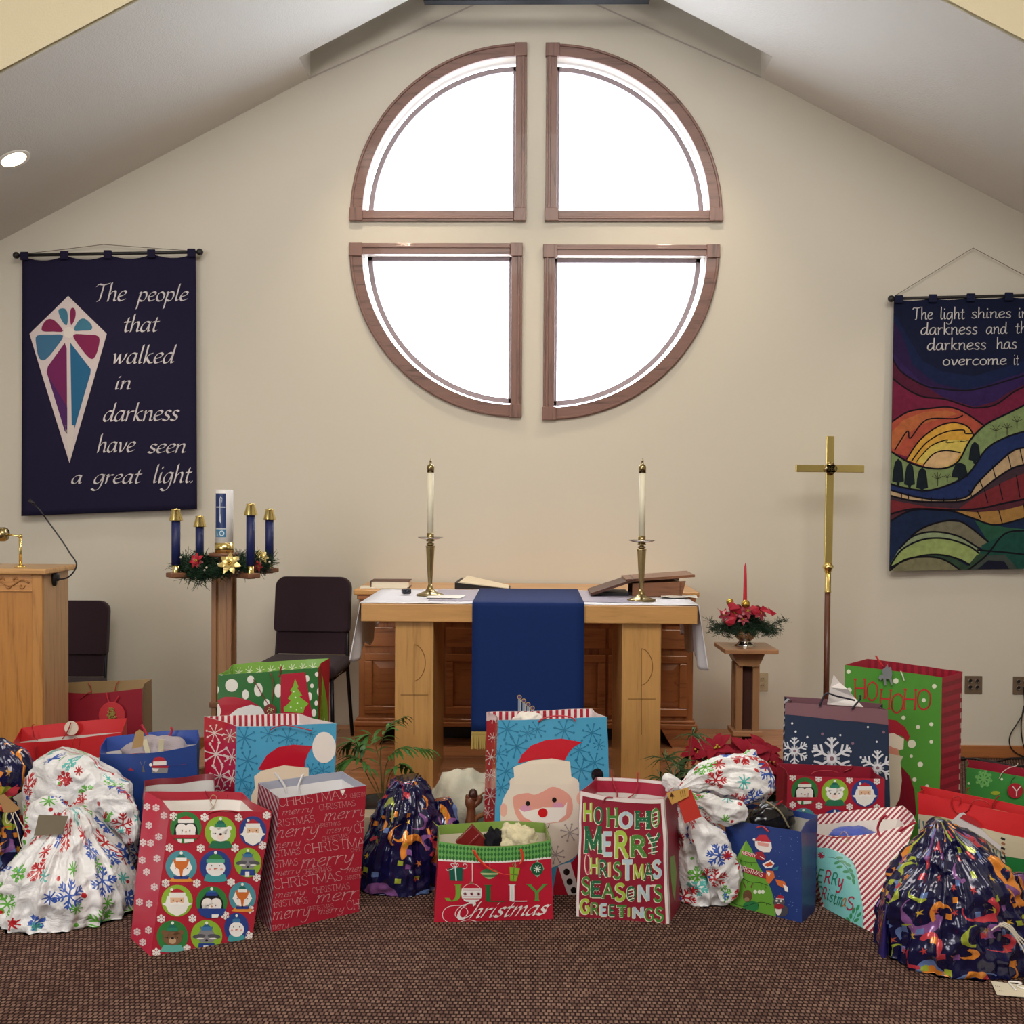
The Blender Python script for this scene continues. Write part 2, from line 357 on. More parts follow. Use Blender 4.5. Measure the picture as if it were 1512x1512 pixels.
# ------------------------------------------------------------------ stroke lettering
def _pp(s): return [tuple(map(float, q.split(','))) for q in s.split()]
LOW = {
 'a': (5.2, ['~4,4.6 2.2,5 .6,3.2 .4,1 1.5,0 3,1.2 4,4.6', '~4.1,4.9 3.8,1.6 4.1,.1 5,.7']),
 'c': (4.3, ['~3.9,4.2 2.5,5 .7,3.5 .5,1.2 1.8,0 3.9,.9']),
 'd': (5.3, ['~4,4.6 2.2,5 .6,3.2 .4,1 1.5,0 3,1.2 4,4.4', '~4.4,9 4.1,4 3.9,1 4.3,.1 5.1,.7']),
 'e': (4.4, ['~.6,2.3 2.4,2.7 3.8,4 2.8,5 1.2,4.2 .4,2 1.5,.1 4,1']),
 'g': (5.2, ['~4,4.6 2.2,5 .6,3.2 .4,1 1.5,0 3,1.2 4,4.6', '~4.1,4.9 3.9,0 3,-3 1.2,-3.8 -.2,-2.8']),
 'h': (5.0, ['.9,9 .6,0', '~.7,2.5 2,4.6 3.4,4.8 3.7,3 3.5,.9 4,.1 4.8,.6']),
 'i': (2.4, ['~.9,5 .7,1.6 1,.1 2,.7', '1.05,6.9 1.15,7.7']),
 'k': (4.6, ['.9,9 .6,0', '~3.7,4.8 2.4,4.4 1,2.4', '~1.3,2.7 2.8,.4 4.4,.3']),
 'l': (2.5, ['~1.2,9 .9,4 .8,1.2 1.2,.1 2.1,.7']),
 'm': (7.0, ['~.2,4.3 .8,4.9 .8,2.5', '.8,4.6 .6,0', '~.7,2.5 1.9,4.6 3,4.8 3.2,3 3,0', '~3.1,2.5 4.3,4.6 5.4,4.8 5.7,3 5.5,.9 5.9,.1 6.8,.6']),
 'n': (5.0, ['~.2,4.3 .8,4.9 .8,2.5', '.8,4.6 .6,0', '~.7,2.5 2,4.6 3.4,4.8 3.7,3 3.5,.9 4,.1 4.8,.6']),
 'o': (4.6, ['~2.3,5 .7,3.7 .5,1.2 1.9,0 3.6,1 3.9,3.5 2.3,5']),
 'p': (5.0, ['~.2,4.3 1,4.9 .9,2', '.9,4.6 .4,-4', '~.8,3.2 2.2,4.9 3.8,4.5 4.1,2 2.8,.1 .7,.7']),
 'r': (3.7, ['~.2,4.3 .8,4.9 .8,2.5', '.8,4.6 .6,0', '~.7,2.6 1.9,4.6 3.4,4.6']),
 's': (3.8, ['~3.4,4.3 2.2,5 .9,4.2 1.3,3 2.7,2.1 3,.9 1.8,0 .2,.7']),
 't': (3.3, ['~1.7,7.2 1.3,3 1.2,1 1.8,0 3,.7', '.1,4.9 3,5']),
 'v': (4.4, ['~.3,4.8 1,4.2 1.7,.1 3.4,2.6 3.9,4.9']),
 'w': (6.6, ['~.3,4.8 .9,4.2 1.5,.1 3.1,4.6', '~3.1,4.6 3.7,.1 5.4,2.4 5.9,4.9']),
 'y': (4.9, ['~.4,4.7 .9,4 .8,1.4 1.9,.2 3.4,1.6 4,4.8', '~4.1,4.9 3.9,0 3,-3 1.2,-3.8 -.2,-2.8']),
 'T': (6.2, ['~0,7.2 1,8.3 3.4,8 6.2,8.7', '~3.4,8.2 3,4 2.6,.6 1.6,0']),
 'C': (6.4, ['~6.2,7 5,8.8 2.6,8 .7,4.6 1.2,1 3.6,-.2 6.2,1.8']),
 'S': (5, ['~4.6,7.2 3,8.4 1.2,7 1.8,5 4,3.6 4.2,1.2 2.4,0 .4,1.2']),
 '.': (1.6, ['.5,0 .7,.7']), ' ': (3.2, []),
}
CAP = {
 'A': (6.6, ['0,0 3,8', '3,8 6,0', '1.2,2.8 4.8,2.8']), 'C': (6.4, ['~5.6,6.4 4.2,8 1.8,7.4 .5,4 1.8,.6 4.2,0 5.7,1.6']),
 'E': (5.6, ['.6,0 .6,8', '.6,8 5,8', '.6,4.1 4.2,4.1', '.6,0 5.1,0']), 'G': (6.6, ['~5.6,6.4 4.2,8 1.8,7.4 .5,4 1.8,.6 4,0 5.6,1', '5.6,.8 5.6,3.6', '3.6,3.6 6,3.6']),
 'H': (6.8, ['.7,0 .7,8', '5.7,0 5.7,8', '.7,4.1 5.7,4.1']), 'I': (2.6, ['1.1,0 1.1,8']), 'J': (4.6, ['~3.4,8 3.4,2.6 2.6,.4 1,.2 .3,1.6']),
 'L': (5.4, ['.7,8 .7,0', '.7,0 5,0']), 'M': (8.2, ['.7,0 .9,8', '.9,8 4,.8', '4,.8 7.1,8', '7.1,8 7.3,0']), 'N': (7, ['.7,0 .7,8', '.7,8 5.8,0', '5.8,0 5.8,8']),
 'O': (7, ['~3.3,8 1,6.6 .4,4 1,1.4 3.3,0 5.6,1.4 6.2,4 5.6,6.6 3.3,8']), 'R': (6.4, ['.7,0 .7,8', '~.7,8 3.6,8 5,6.2 3.8,4.2 .7,4', '3,4 5.6,0']),
 'S': (5.6, ['~4.8,6.8 3.4,8 1.2,7.4 .8,5.6 2.6,4.2 4.6,3.2 4.8,1.2 3.2,0 1.2,.2 .3,1.6']), 'T': (6.2, ['3,0 3,8', '0.1,8 5.9,8']),
 'Y': (6.4, ['0,8 3,4', '6,8 3,4', '3,4 3,0']), 'W': (8.4, ['0,8 2,0', '2,0 4,7', '4,7 6,0', '6,0 8,8']), 'P': (6, ['.7,0 .7,8', '~.7,8 3.8,8 5.2,6 3.8,4 .7,3.8']),
 "'": (1.8, ['.9,8 .7,6']), ' ': (3.4, []), 'K': (6.2, ['.7,0 .7,8', '5.2,8 .7,3.4', '2.2,4.6 5.6,0']),
}
SER = {'A': [(0, 0), (6, 0)], 'H': [(.7, 0), (.7, 8), (5.7, 0), (5.7, 8)], 'I': [(1.1, 0), (1.1, 8)], 'L': [(.7, 8)], 'M': [(.7, 0), (.9, 8), (7.1, 8), (7.3, 0)], 'N': [(.7, 0), (.7, 8), (5.8, 8)],
       'R': [(.7, 0), (.7, 8), (5.6, 0)], 'T': [(3, 0)], 'Y': [(0, 8), (6, 8), (3, 0)], 'E': [(.4, 0), (.4, 8)], 'J': [(3.4, 8)], 'P': [(.7, 0)], 'K': [(.7, 0), (.7, 8)]}
def ribbon(pts, w, nib=None):
    """2D stroke -> list of convex quads. w = full width; nib=(angle, broad) adds a broad-pen sweep"""
    pts = [np.array(p, float) for p in pts]; out = []; L = len(pts)
    if L < 2: return out
    offs = []
    for i in range(L):
        a = pts[min(i + 1, L - 1)] - pts[i]; b = pts[i] - pts[max(i - 1, 0)]
        ta = a / (np.linalg.norm(a) + 1e-9); tb = b / (np.linalg.norm(b) + 1e-9)
        t = ta + tb if (i not in (0, L - 1)) else (ta if i == 0 else tb)
        nn = np.linalg.norm(t); t = t / nn if nn > 0.2 else ta
        offs.append(np.array([-t[1], t[0]]) * (w / 2))
    for i in range(L - 1): out.append([pts[i] + offs[i], pts[i + 1] + offs[i + 1], pts[i + 1] - offs[i + 1], pts[i] - offs[i]])
    if nib:
        n = np.array([math.cos(nib[0]), math.sin(nib[0])]) * nib[1] / 2
        for i in range(L - 1): out.append([pts[i] + n, pts[i + 1] + n, pts[i + 1] - n, pts[i] - n])
    return out
def lettering(s, font, h, w=0.09, nib=None, slant=0.0, track=0.0, serif=0.0, fit=None, center=False, per_char=False):
    """local coords, x right y up, cap height 8 units -> h"""
    k = h / 8.0; x = 0; res = []
    for ch in s:
        adv, st = font.get(ch, (4, []))
        polys = []
        for t in st:
            pts = _pp(t.lstrip('~'))
            if t[0] == '~': pts = cr(pts, 5)
            polys += ribbon(pts, w * 8, (nib[0], nib[1] * 8) if nib else None)
            if not nib and w > .12:
                pass
        if serif and font is CAP:
            for (a, b) in SER.get(ch, []): polys += ribbon([(a - serif, b), (a + serif, b)], w * 8 * (0.45 if not nib else 1.0) if w < .15 else w * 5)
        res.append([[((px + x + slant * py) * k, py * k) for px, py in q] for q in polys]); x += adv + track * 8
    W = x * k
    if fit: 
        f = fit / W; res = [[[(a * f, b) for a, b in q] for q in g] for g in res]; W = fit
    if center: res = [[[(a - W / 2, b) for a, b in q] for q in g] for g in res]
    return res if per_char else [q for g in res for q in g]

# ------------------------------------------------------------------ printed surfaces
class Surf:
    def __init__(s, G, flip=1.0):
        s.G = np.array(G, float); s.nu, s.nv = s.G.shape[0] - 1, s.G.shape[1] - 1
        c = s.G; n = np.cross(c[-1, 0] - c[0, 0], c[0, -1] - c[0, 0]); s.n = n / np.linalg.norm(n) * flip
    def at(s, uv, off=0.0):
        uv = np.atleast_2d(uv); U = np.clip(uv[:, 0], -.2, 1.2) * s.nu; V = np.clip(uv[:, 1], -.2, 1.2) * s.nv
        i = np.clip(np.floor(U).astype(int), 0, s.nu - 1); j = np.clip(np.floor(V).astype(int), 0, s.nv - 1)
        fu = (U - i)[:, None]; fv = (V - j)[:, None]; G = s.G
        return (G[i, j] * (1 - fu) * (1 - fv) + G[i + 1, j] * fu * (1 - fv) + G[i, j + 1] * (1 - fu) * fv + G[i + 1, j + 1] * fu * fv) + s.n * np.asarray(off).reshape(-1, 1) if np.ndim(off) else (G[i, j] * (1 - fu) * (1 - fv) + G[i + 1, j] * fu * (1 - fv) + G[i, j + 1] * (1 - fu) * fv + G[i + 1, j + 1] * fu * fv) + s.n * off
    def px(s, pts):
        pts = np.atleast_2d(np.array(pts, float)); uv = np.full_like(pts, 0.5); e = 0.02
        for _ in range(7):
            p0 = project(s.at(uv)); pu = (project(s.at(uv + [e, 0])) - p0) / e; pv = (project(s.at(uv + [0, e])) - p0) / e
            d = pts - p0; det = pu[:, 0] * pv[:, 1] - pu[:, 1] * pv[:, 0]; det[np.abs(det) < 1e-6] = 1e-6
            du = (d[:, 0] * pv[:, 1] - d[:, 1] * pv[:, 0]) / det; dv = (pu[:, 0] * d[:, 1] - pu[:, 1] * d[:, 0]) / det
            uv = np.clip(uv + np.stack([du, dv], 1), -.19, 1.19)
        return uv
def clip_half(poly, ax, val, keep_less):
    out = []; n = len(poly)
    for i in range(n):
        a, b = poly[i], poly[(i + 1) % n]; da, db = a[ax] - val, b[ax] - val
        if keep_less: da, db = -da, -db
        if da >= 0: out.append(a)
        if (da >= 0) != (db >= 0):
            t = da / (da - db); out.append((a[0] + (b[0] - a[0]) * t, a[1] + (b[1] - a[1]) * t))
    return out
class Print:
    """flat print laid on a Surf: shapes in uv or photo pixels"""
    def __init__(s, surf, mode='px', rough=0.5, coat=0.0): s.s = surf; s.mode = mode; s.items = []; s.rough = rough; s.coat = coat; s.k = 0; s.var = 0.0
    def conv(s, polys):
        if s.mode == 'uv': return polys
        flat = [p for q in polys for p in q]
        if not flat: return []
        uv = s.s.px(flat); out = []; k = 0
        for q in polys: out.append([tuple(uv[k + i]) for i in range(len(q))]); k += len(q)
        return out
    def quads(s, polys, col, layer=1): s.items.append((layer, col, s.conv([list(map(tuple, q)) for q in polys]))); return s
    def poly(s, pts, col, layer=1, smooth=False, n=5):
        pts = _pp(pts) if isinstance(pts, str) else pts
        if smooth: pts = cr(pts, n, closed=True)
        pts = [tuple(p) for p in pts]
        tr = tessellate_polygon([[Vector((x, y, 0)) for x, y in pts]])
        return s.quads([[pts[i] for i in t] for t in tr], col, layer)
    def ell(s, cx, cy, rx, ry, col, layer=1, rot=0.0, a0=0, a1=360, n=24):
        full = (a1 - a0) >= 360; pts = []
        for k in range(n if full else n + 1):
            a = math.radians(a0 + (a1 - a0) * k / n); x, y = rx * math.cos(a), ry * math.sin(a)
            pts.append((cx + x * math.cos(rot) - y * math.sin(rot), cy + x * math.sin(rot) + y * math.cos(rot)))
        c = (cx, cy) 
        qs = [[c, pts[i], pts[(i + 1) % len(pts)]] for i in range(n)] if full else [[c, pts[i], pts[i + 1]] for i in range(n)]
        if not full: return s.poly(pts, col, layer)
        return s.quads(qs, col, layer)
    def line(s, pts, w, col, layer=1, smooth=False, n=5, nib=None):
        pts = _pp(pts) if isinstance(pts, str) else pts
        if smooth: pts = cr(pts, n)
        return s.quads(ribbon(pts, w, nib), col, layer)
    def flake(s, cx, cy, r, col, layer=1, w=None, arms=6, branch=0.33, ends=0, rot=0.26):
        w = w or r * 0.14; q = []
        for k in range(arms):
            a = rot + 2 * PI * k / arms; c, d = math.cos(a), math.sin(a)
            q += ribbon([(cx, cy), (cx + r * c, cy + r * d)], w)
            if branch:
                for t in (0.5, 0.78):
                    bx, by = cx + r * t * c, cy + r * t * d
                    for sgn in (-1, 1):
                        b2 = a + sgn * 0.85; L = r * branch * (1.25 - t)/0.75; q += ribbon([(bx, by), (bx + L * math.cos(b2), by + L * math.sin(b2))], w * 0.9)
        s.quads(q, col, layer)
        if ends:
            for k in range(arms):
                a = rot + 2 * PI * k / arms; s.ell(cx + r * math.cos(a), cy + r * math.sin(a), ends, ends, col, layer, n=8)
        return s
    def text(s, txt, x, y, h, col, layer=2, font=CAP, w=0.09, nib=None, slant=0.0, track=0.0, serif=0.0, fit=None, center=False, ang=0.0, ysgn=None):
        qs = lettering(txt, font, h, w, nib, slant, track, serif, fit, center)
        sg = -1 if (s.mode == 'px' and ysgn is None) else 1; c, d = math.cos(ang), math.sin(ang)
        return s.quads([[(x + a * c - sg * b * d, y + a * d + sg * b * c) for a, b in q] for q in qs], col, layer)
    def rect(s, x0, y0, x1, y1, col, layer=1): return s.quads([[(x0, y0), (x1, y0), (x1, y1), (x0, y1)]], col, layer)
    def build(s, name, parent, clip=True, base=0.0009, step=0.00035):
        nu, nv = s.s.nu, s.s.nv; cols = []; V = []; Fc = []; MI = []; OFF = []; idx = 0
        for layer, col, polys in s.items:
            if col not in cols: cols.append(col)
            mi = cols.index(col); off = base + step * layer
            for poly in polys:
                if clip:
                    for ax in (0, 1):
                        mn = min(p[ax] for p in poly); mx_ = max(p[ax] for p in poly)
                        if mn < 0 and poly: poly = clip_half(poly, ax, 0.0, False)
                        if len(poly) < 3: break
                        if mx_ > 1 and poly: poly = clip_half(poly, ax, 1.0, True)
                        if len(poly) < 3: break
                if len(poly) < 3: continue
                parts = [poly]
                for ax, nn in ((0, nu), (1, nv)):
                    nxt = []
                    for q in parts:
                        mn = min(p[ax] for p in q) * nn; mx_ = max(p[ax] for p in q) * nn
                        lo = math.floor(mn + 1e-6) + 1; hi = math.ceil(mx_ - 1e-6) - 1
                        for g in range(lo, hi + 1):
                            a = clip_half(q, ax, g / nn, True); q = clip_half(q, ax, g / nn, False)
                            if len(a) >= 3: nxt.append(a)
                            if len(q) < 3: break
                        if len(q) >= 3: nxt.append(q)
                    parts = nxt
                for q in parts:
                    Fc.append(tuple(range(len(V), len(V) + len(q)))); V += q; MI.append(mi); OFF += [off] * len(q)
        if not V: return None
        W = s.s.at(np.array(V), np.array(OFF))
        mb = MB(); mb.v = W.tolist(); mb.f = Fc; mb.m = MI
        return mk(name, mb, [mat(c, rough=s.rough, coat=s.coat, var=(s.var if c not in ('#0b0a18', '#c9c8cc') else 0), bscale=28) if isinstance(c, str) else c for c in cols], parent, smooth=False)

def quad_surf(c4, nu, nv, disp=None):
    """c4: BL,BR,TR,TL world"""
    BL, BR, TR, TL = [np.array(p, float) for p in c4]; G = []
    for i in range(nu + 1):
        u = i / nu; row = []
        for j in range(nv + 1):
            v = j / nv; p = (BL * (1 - u) + BR * u) * (1 - v) + (TL * (1 - u) + TR * u) * v
            if disp is not None: p = p + disp(u, v, p)
            row.append(p)
        G.append(row)
    return G
def nvec(p, sc, seed=0.0): return np.array(noise.noise_vector(Vector((p[0] * sc + seed, p[1] * sc, p[2] * sc))))

class Bag: pass
def paper_bag(name, label, F, z0=0.0, lean=0.0, leanL=None, leanR=None, depth=0.16, dtop=None, skew=0.0, topback=0.0, belly=0.008, rim=0.012, gusset=0.03,
              front='#b01f38', side=None, back=None, fold=None, inner='#e9e6e2', band=0.09, rough=0.42, coat=0.25, crinkle=0.004, group=None, seed=0.0, yb=None, sag=0.0, wob=0.0):
    """F: photo pixels TL,TR,BR,BL of the front panel. Bottom corners stand on z0."""
    B = Bag(); TL, TR, BR, BL = F
    if yb is None: FBL, FBR = PZ(*BL, z0), PZ(*BR, z0)
    else: FBL, FBR = P(*BL, yb[0]), P(*BR, yb[1]); FBL[2] = FBR[2] = z0
    lL = lean if leanL is None else leanL; lR = lean if leanR is None else leanR
    FTL, FTR = P(*TL, FBL[1] + lL), P(*TR, FBR[1] + lR)
    d = FBR - FBL; d[2] = 0; d /= np.linalg.norm(d); n = np.array([-d[1], d[0], 0])
    dv = (n + d * skew); dt = depth if dtop is None else dtop
    BBL, BBR = FBL + dv * depth, FBR + dv * depth
    up = np.array([0, 0, 1.0]); BTL, BTR = FTL + dv * dt + up * topback, FTR + dv * dt + up * topback
    NU, NV = 14, 16
    def cz(p, v): return nvec(p, 5.0, seed + 3.3) * crinkle * min(1, v * 4) + nvec(p, 13.0, seed) * crinkle * 0.4 * min(1, v * 4)
    def dispf(sgn):
        def f(u, v, p):
            s = math.sin(PI * u)
            return sgn * n * (s * (belly * math.sin(PI * v) + rim * v ** 2)) + cz(p, v) - up * (sag * s * v ** 6 if sgn < 0 else 0) + n * wob * math.sin(2 * PI * (u * 1.5 + seed)) * v ** 4
        return f
    def disps(sgn):
        def f(u, v, p):
            return -sgn * d * (gusset * (1 - abs(2 * u - 1)) * v ** 2) + cz(p, v)
        return f
    G = {'front': quad_surf([FBL, FBR, FTR, FTL], NU, NV, dispf(-1)), 'back': quad_surf([BBR, BBL, BTL, BTR], NU, NV, dispf(1)),
         'right': quad_surf([FBR, BBR, BTR, FTR], 6, NV, disps(1)), 'left': quad_surf([BBL, FBL, FTL, BTL], 6, NV, disps(-1))}
    ctr = (FBL + FBR + BBL + BBR) / 4
    # join wall ends exactly
    G = {k: np.array(g) for k, g in G.items()}
    for a, b in (('front', 'right'), ('right', 'back'), ('back', 'left'), ('left', 'front')):
        mid = (G[a][-1] + G[b][0]) / 2; G[a][-1] = mid; G[b][0] = mid
    B.root = thing(name, label, 'gift bag', (ctr[0], ctr[1], z0), group)
    side = side or front; back = back or front; fold = fold or front
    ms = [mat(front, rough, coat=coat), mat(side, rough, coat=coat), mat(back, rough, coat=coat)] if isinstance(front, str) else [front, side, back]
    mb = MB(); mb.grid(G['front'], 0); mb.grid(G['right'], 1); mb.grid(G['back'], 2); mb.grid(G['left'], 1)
    mb.add([p + up * 0.002 for p in (FBL, FBR, BBR, BBL)], [(0, 1, 2, 3)], 0)
    bevels = mk('bag_body', mb, ms, B.root, smooth=False)
    for p in bevels.data.polygons: p.use_smooth = True
    bevels.data.polygons[len(bevels.data.polygons) - 1].use_smooth = False
    # lining with folded rim band
    mi = MB(); t = 0.0028
    vt = 1 - band; inn = {}
    inw = {'front': n, 'back': -n, 'left': d, 'right': -d}
    for k, g in G.items():
        g2 = g.copy() + inw[k] * t
        nu = g2.shape[0]
        for i in (0, nu - 1):
            e = {'front': d, 'back': -d, 'left': -n, 'right': n}[k] * (t if i == 0 else -t); g2[i] = g2[i] + e
        jb = max(1, int(round(vt * NV)))
        mi.grid(g2[:, :jb + 1], 0); mi.grid(g2[:, jb:], 1)
        for i in range(nu - 1): mi.add([g[i, -1], g[i + 1, -1], g2[i + 1, -1], g2[i, -1]], [(0, 1, 2, 3)], 2)
        inn[k] = g2
    mk('bag_lining', mi, [mat(inner, 0.6), mat(fold, rough, coat=coat) if isinstance(fold, str) else fold, mat(inner, .6) if not isinstance(fold, str) else mat(fold, rough)], B.root, smooth=True)
    B.G = G; B.front = Surf(G['front'], 1.0); B.left = Surf(G['left'], 1.0); B.right = Surf(G['right'], 1.0); B.back = Surf(G['back'], 1.0); B.inback = Surf(inn['back'][::-1], 1.0)
    for sname in ('front', 'left', 'right', 'back'):
        S = getattr(B, sname); out = {'front': -n, 'back': n, 'left': -d, 'right': d}[sname]
        if np.dot(S.n, out) < 0: S.n = -S.n
    if np.dot(B.inback.n, -n) < 0: B.inback.n = -B.inback.n
    B.n = n; B.d = d; B.FT = (FTL, FTR); B.BT = (BTL, BTR); B.body = bevels; B.rough = rough; B.coat = coat
    def hp(px, py, off=0.012, side='front'):
        a, b = (FTL, FTR) if side == 'front' else (BTL, BTR)
        r_ = ray(px, py); p0 = a + (-n * (off + rim * .6) if side == 'front' else n * rim * .6 - n * off)
        tt = np.dot(p0 - CAM, n) / np.dot(r_, n); return CAM + r_ * tt
    B.hp = hp
    def cord(pix, col='#c02030', r=0.0028, side='front', off=0.012, nm='handle', rib=False):
        pts = cr([hp(x, y, off, side) for x, y in (_pp(pix) if isinstance(pix, str) else pix)], 6)
        m = MB()
        m.tube(pts, r, 6)
        return mk(nm, m, mat(col, 0.5), B.root, smooth=True)
    B.cord = cord
    B.pr = lambda surf='front', mode='px': Print(getattr(B, surf), mode, rough, coat)
    return B

# ------------------------------------------------------------------ shared materials
WALLC = mat('#d3cec2', 0.85, bump=0.05, bscale=220)
CEIL = mat('#dedbd6', 0.9, bump=0.35, bscale=90)
HEADER = mat('#d8cfb4', 0.9, bump=0.2, bscale=90)
OAKX = wood('oak_grain_across', '#c08a50', '#a06c38', 'X'); OAKZ = wood('oak_grain_upright', '#c08f52', '#a5743e', 'Z')
CABX = wood('red_oak_grain_across', '#a5683c', '#7c4526', 'X', coat=0.3); CABZ = wood('red_oak_grain_upright', '#a5683c', '#7c4526', 'Z', coat=0.3)
CASEX = wood('window_oak_across', '#7a5950', '#4f3731', 'X'); CASEZ = wood('window_oak_upright', '#7a5950', '#4f3731', 'Z')
WALX = wood('walnut_across', '#7a5038', '#4f2e20', 'X'); WALZ = wood('walnut_upright', '#8d6547', '#63412c', 'Z')
DARKZ = wood('dark_pole_wood', '#5a3020', '#33180f', 'Z')
LECZ = wood('lectern_oak', '#b98344', '#9a6630', 'Z', rough=0.4, coat=0.3)
FLX = wood('strip_floor_oak', '#b07850', '#8a5634', 'X', rough=0.3, coat=0.35)
BRASS = mat('#ecd890', 0.22, 1.0); OLDBRASS = mat('#a4946c', 0.25, 1.0); SILVER = mat('#c8c4c0', 0.12, 1.0); BLACKM = mat('#17161a', 0.45)
WHITE = mat('#f2f0ec', 0.5)

# ------------------------------------------------------------------ room shell
YW = 7.0; ZR = 5.39; SL = 0.518; XS = 4.6; YH = 5.3; YB = -4.0
def zc(x): return ZR - SL * abs(x)
# window openings (quarter circles) on the far wall
WIN = []
def quarter(cx, cz, R, qx, qz, n=20):
    """quarter disc, right angle corner at (cx,cz), opening towards qx,qz"""
    return [(cx, cz)] + [(cx + qx * R * math.cos(a), cz + qz * R * math.sin(a)) for a in [PI / 2 * k / n for k in range(n + 1)]]
def W2(px, py):
    p = P(px, py, YW); return p[0], p[2]
corners = [((767, 318), (529, 318), (767, 78), -1, 1), ((815, 318), (1056, 320), (815, 80), 1, 1), ((762, 370), (529, 370), (762, 605), -1, -1), ((813, 372), (1053, 372), (813, 605), 1, -1)]
for c, e1, e2, qx, qz in corners:
    x, z = W2(*c); R = (abs(W2(*e1)[0] - x) + abs(W2(*e2)[1] - z)) / 2
    WIN.append((x, z, R, qx, qz))
XR = 1.53
outer = [(-XS, -0.02), (XS, -0.02), (XS, zc(XS)), (XR, zc(XR)), (XR, zc(XR) + .45), (0, ZR + .45), (-XR, zc(XR) + .45), (-XR, zc(XR)), (-XS, zc(XS))]
holes = [quarter(*q) for q in WIN]
def wall_with_holes(outer, holes, y, mb):
    loops = [[Vector((a, b, 0)) for a, b in outer]] + [[Vector((a, b, 0)) for a, b in h] for h in holes]
    flat = [p for l in loops for p in l]; tr = tessellate_polygon(loops)
    mb.add([(p.x, y, p.y) for p in flat], [tuple(t) for t in tr])
mb = MB(); wall_with_holes(outer, holes, YW, mb); wall_with_holes(outer, holes, YW + 0.16, mb)
for h in holes:
    n = len(h); mb.add([(x, YW, z) for x, z in h] + [(x, YW + .16, z) for x, z in h], [(i, (i + 1) % n, n + (i + 1) % n, n + i) for i in range(n)])
struct(mk('wall_back', mb, WALLC))
mb = MB(); mb.b2((-XS - .1, YB, -0.1), (-XS, YW, 3.2)); struct(mk('wall_left', mb, WALLC))
mb = MB(); mb.b2((XS, YB, -0.1), (XS + .1, YW, 3.2)); struct(mk('wall_right', mb, WALLC))
mb = MB(); mb.b2((-XS, YB - .1, -0.1), (XS, YB, 7.1)); struct(mk('wall_front', mb, WALLC))
CARP = carpet_mat()
mb = MB(); mb.b2((-XS, YB, -0.1), (XS, YW, 0.0)); struct(mk('floor', mb, CARP))
# chancel ceiling: two slopes with a slot along the far wall
mb = MB(); YS = YW - 0.33; T = .06
for s in (-1, 1):
    def slab(x0, x1, y0, y1, up=0.0):
        z0, z1 = zc(x0) + up, zc(x1) + up; xs0, xs1 = s * x0, s * x1
        mb.add([(xs0, y0, z0), (xs1, y0, z1), (xs1, y1, z1), (xs0, y1, z0), (xs0, y0, z0 + T), (xs1, y0, z1 + T), (xs1, y1, z1 + T), (xs0, y1, z0 + T)],
               [(0, 1, 2, 3), (4, 5, 6, 7), (0, 1, 5, 4), (1, 2, 6, 5), (2, 3, 7, 6), (3, 0, 4, 7)])
    slab(0, XR, YH + .03, YS); slab(XR, XS, YH + .03, YW); slab(0, XR, YS - .02, YW, .45)
    x = s * (XR - .004); mb.add([(x, YS, zc(XR)), (x, YW, zc(XR)), (x, YW, zc(XR) + .5), (x, YS, zc(XR) + .5)], [(0, 1, 2, 3)])
    mb.add([(x, YS + .003, zc(XR)), (0, YS + .003, ZR), (0, YS + .003, ZR + .5), (x, YS + .003, zc(XR) + .5)], [(0, 1, 2, 3)])
struct(mk('ceiling', mb, CEIL))
# gable header over the chancel opening and the flat nave ceiling above it
mb = MB(); top = 7.0
mb.add([(-XS, YH, zc(XS)), (0, YH, ZR), (XS, YH, zc(XS)), (XS, YH, top), (-XS, YH, top)], [(0, 1, 4), (1, 2, 3), (1, 3, 4)])
mb.add([(-XS, YH + .02, zc(XS)), (0, YH + .02, ZR), (XS, YH + .02, zc(XS)), (XS, YH + .02, top), (-XS, YH + .02, top)], [(0, 1, 4), (1, 2, 3), (1, 3, 4)])
struct(mk('trim_1', mb, HEADER))
mb = MB(); mb.b2((-XS, YB, top), (XS, YH, top + .1)); mb.b2((-XS - .1, YB, 3.1), (-XS, YH, top)); mb.b2((XS, YB, 3.1), (XS + .1, YH, top)); struct(mk('ceiling_nave', mb, HEADER))
# paint line where the sloping ceiling would meet the wall inside the slot
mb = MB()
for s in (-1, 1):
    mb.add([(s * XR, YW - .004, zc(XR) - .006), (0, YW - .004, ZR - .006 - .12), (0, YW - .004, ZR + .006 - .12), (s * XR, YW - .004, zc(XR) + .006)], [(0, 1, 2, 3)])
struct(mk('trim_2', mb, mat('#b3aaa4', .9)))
# ridge bar in the slot
a = P(640, -5, YS)
mb = MB(); mb.b2((-0.72, YS - .01, a[2] - .03), (0.74, YS + .05, a[2] + .03)); struct(mk('trim_3', mb, mat('#1c1c22', .6)))
# baseboards
for nm, x0, x1 in (('baseboard_left', -XS, -2.05), ('baseboard_right', 1.77, XS)):
    mb = MB(); mb.b2((x0, YW - .02, 0), (x1, YW, .085)); struct(mk(nm, mb, CABX, bevel=.004))
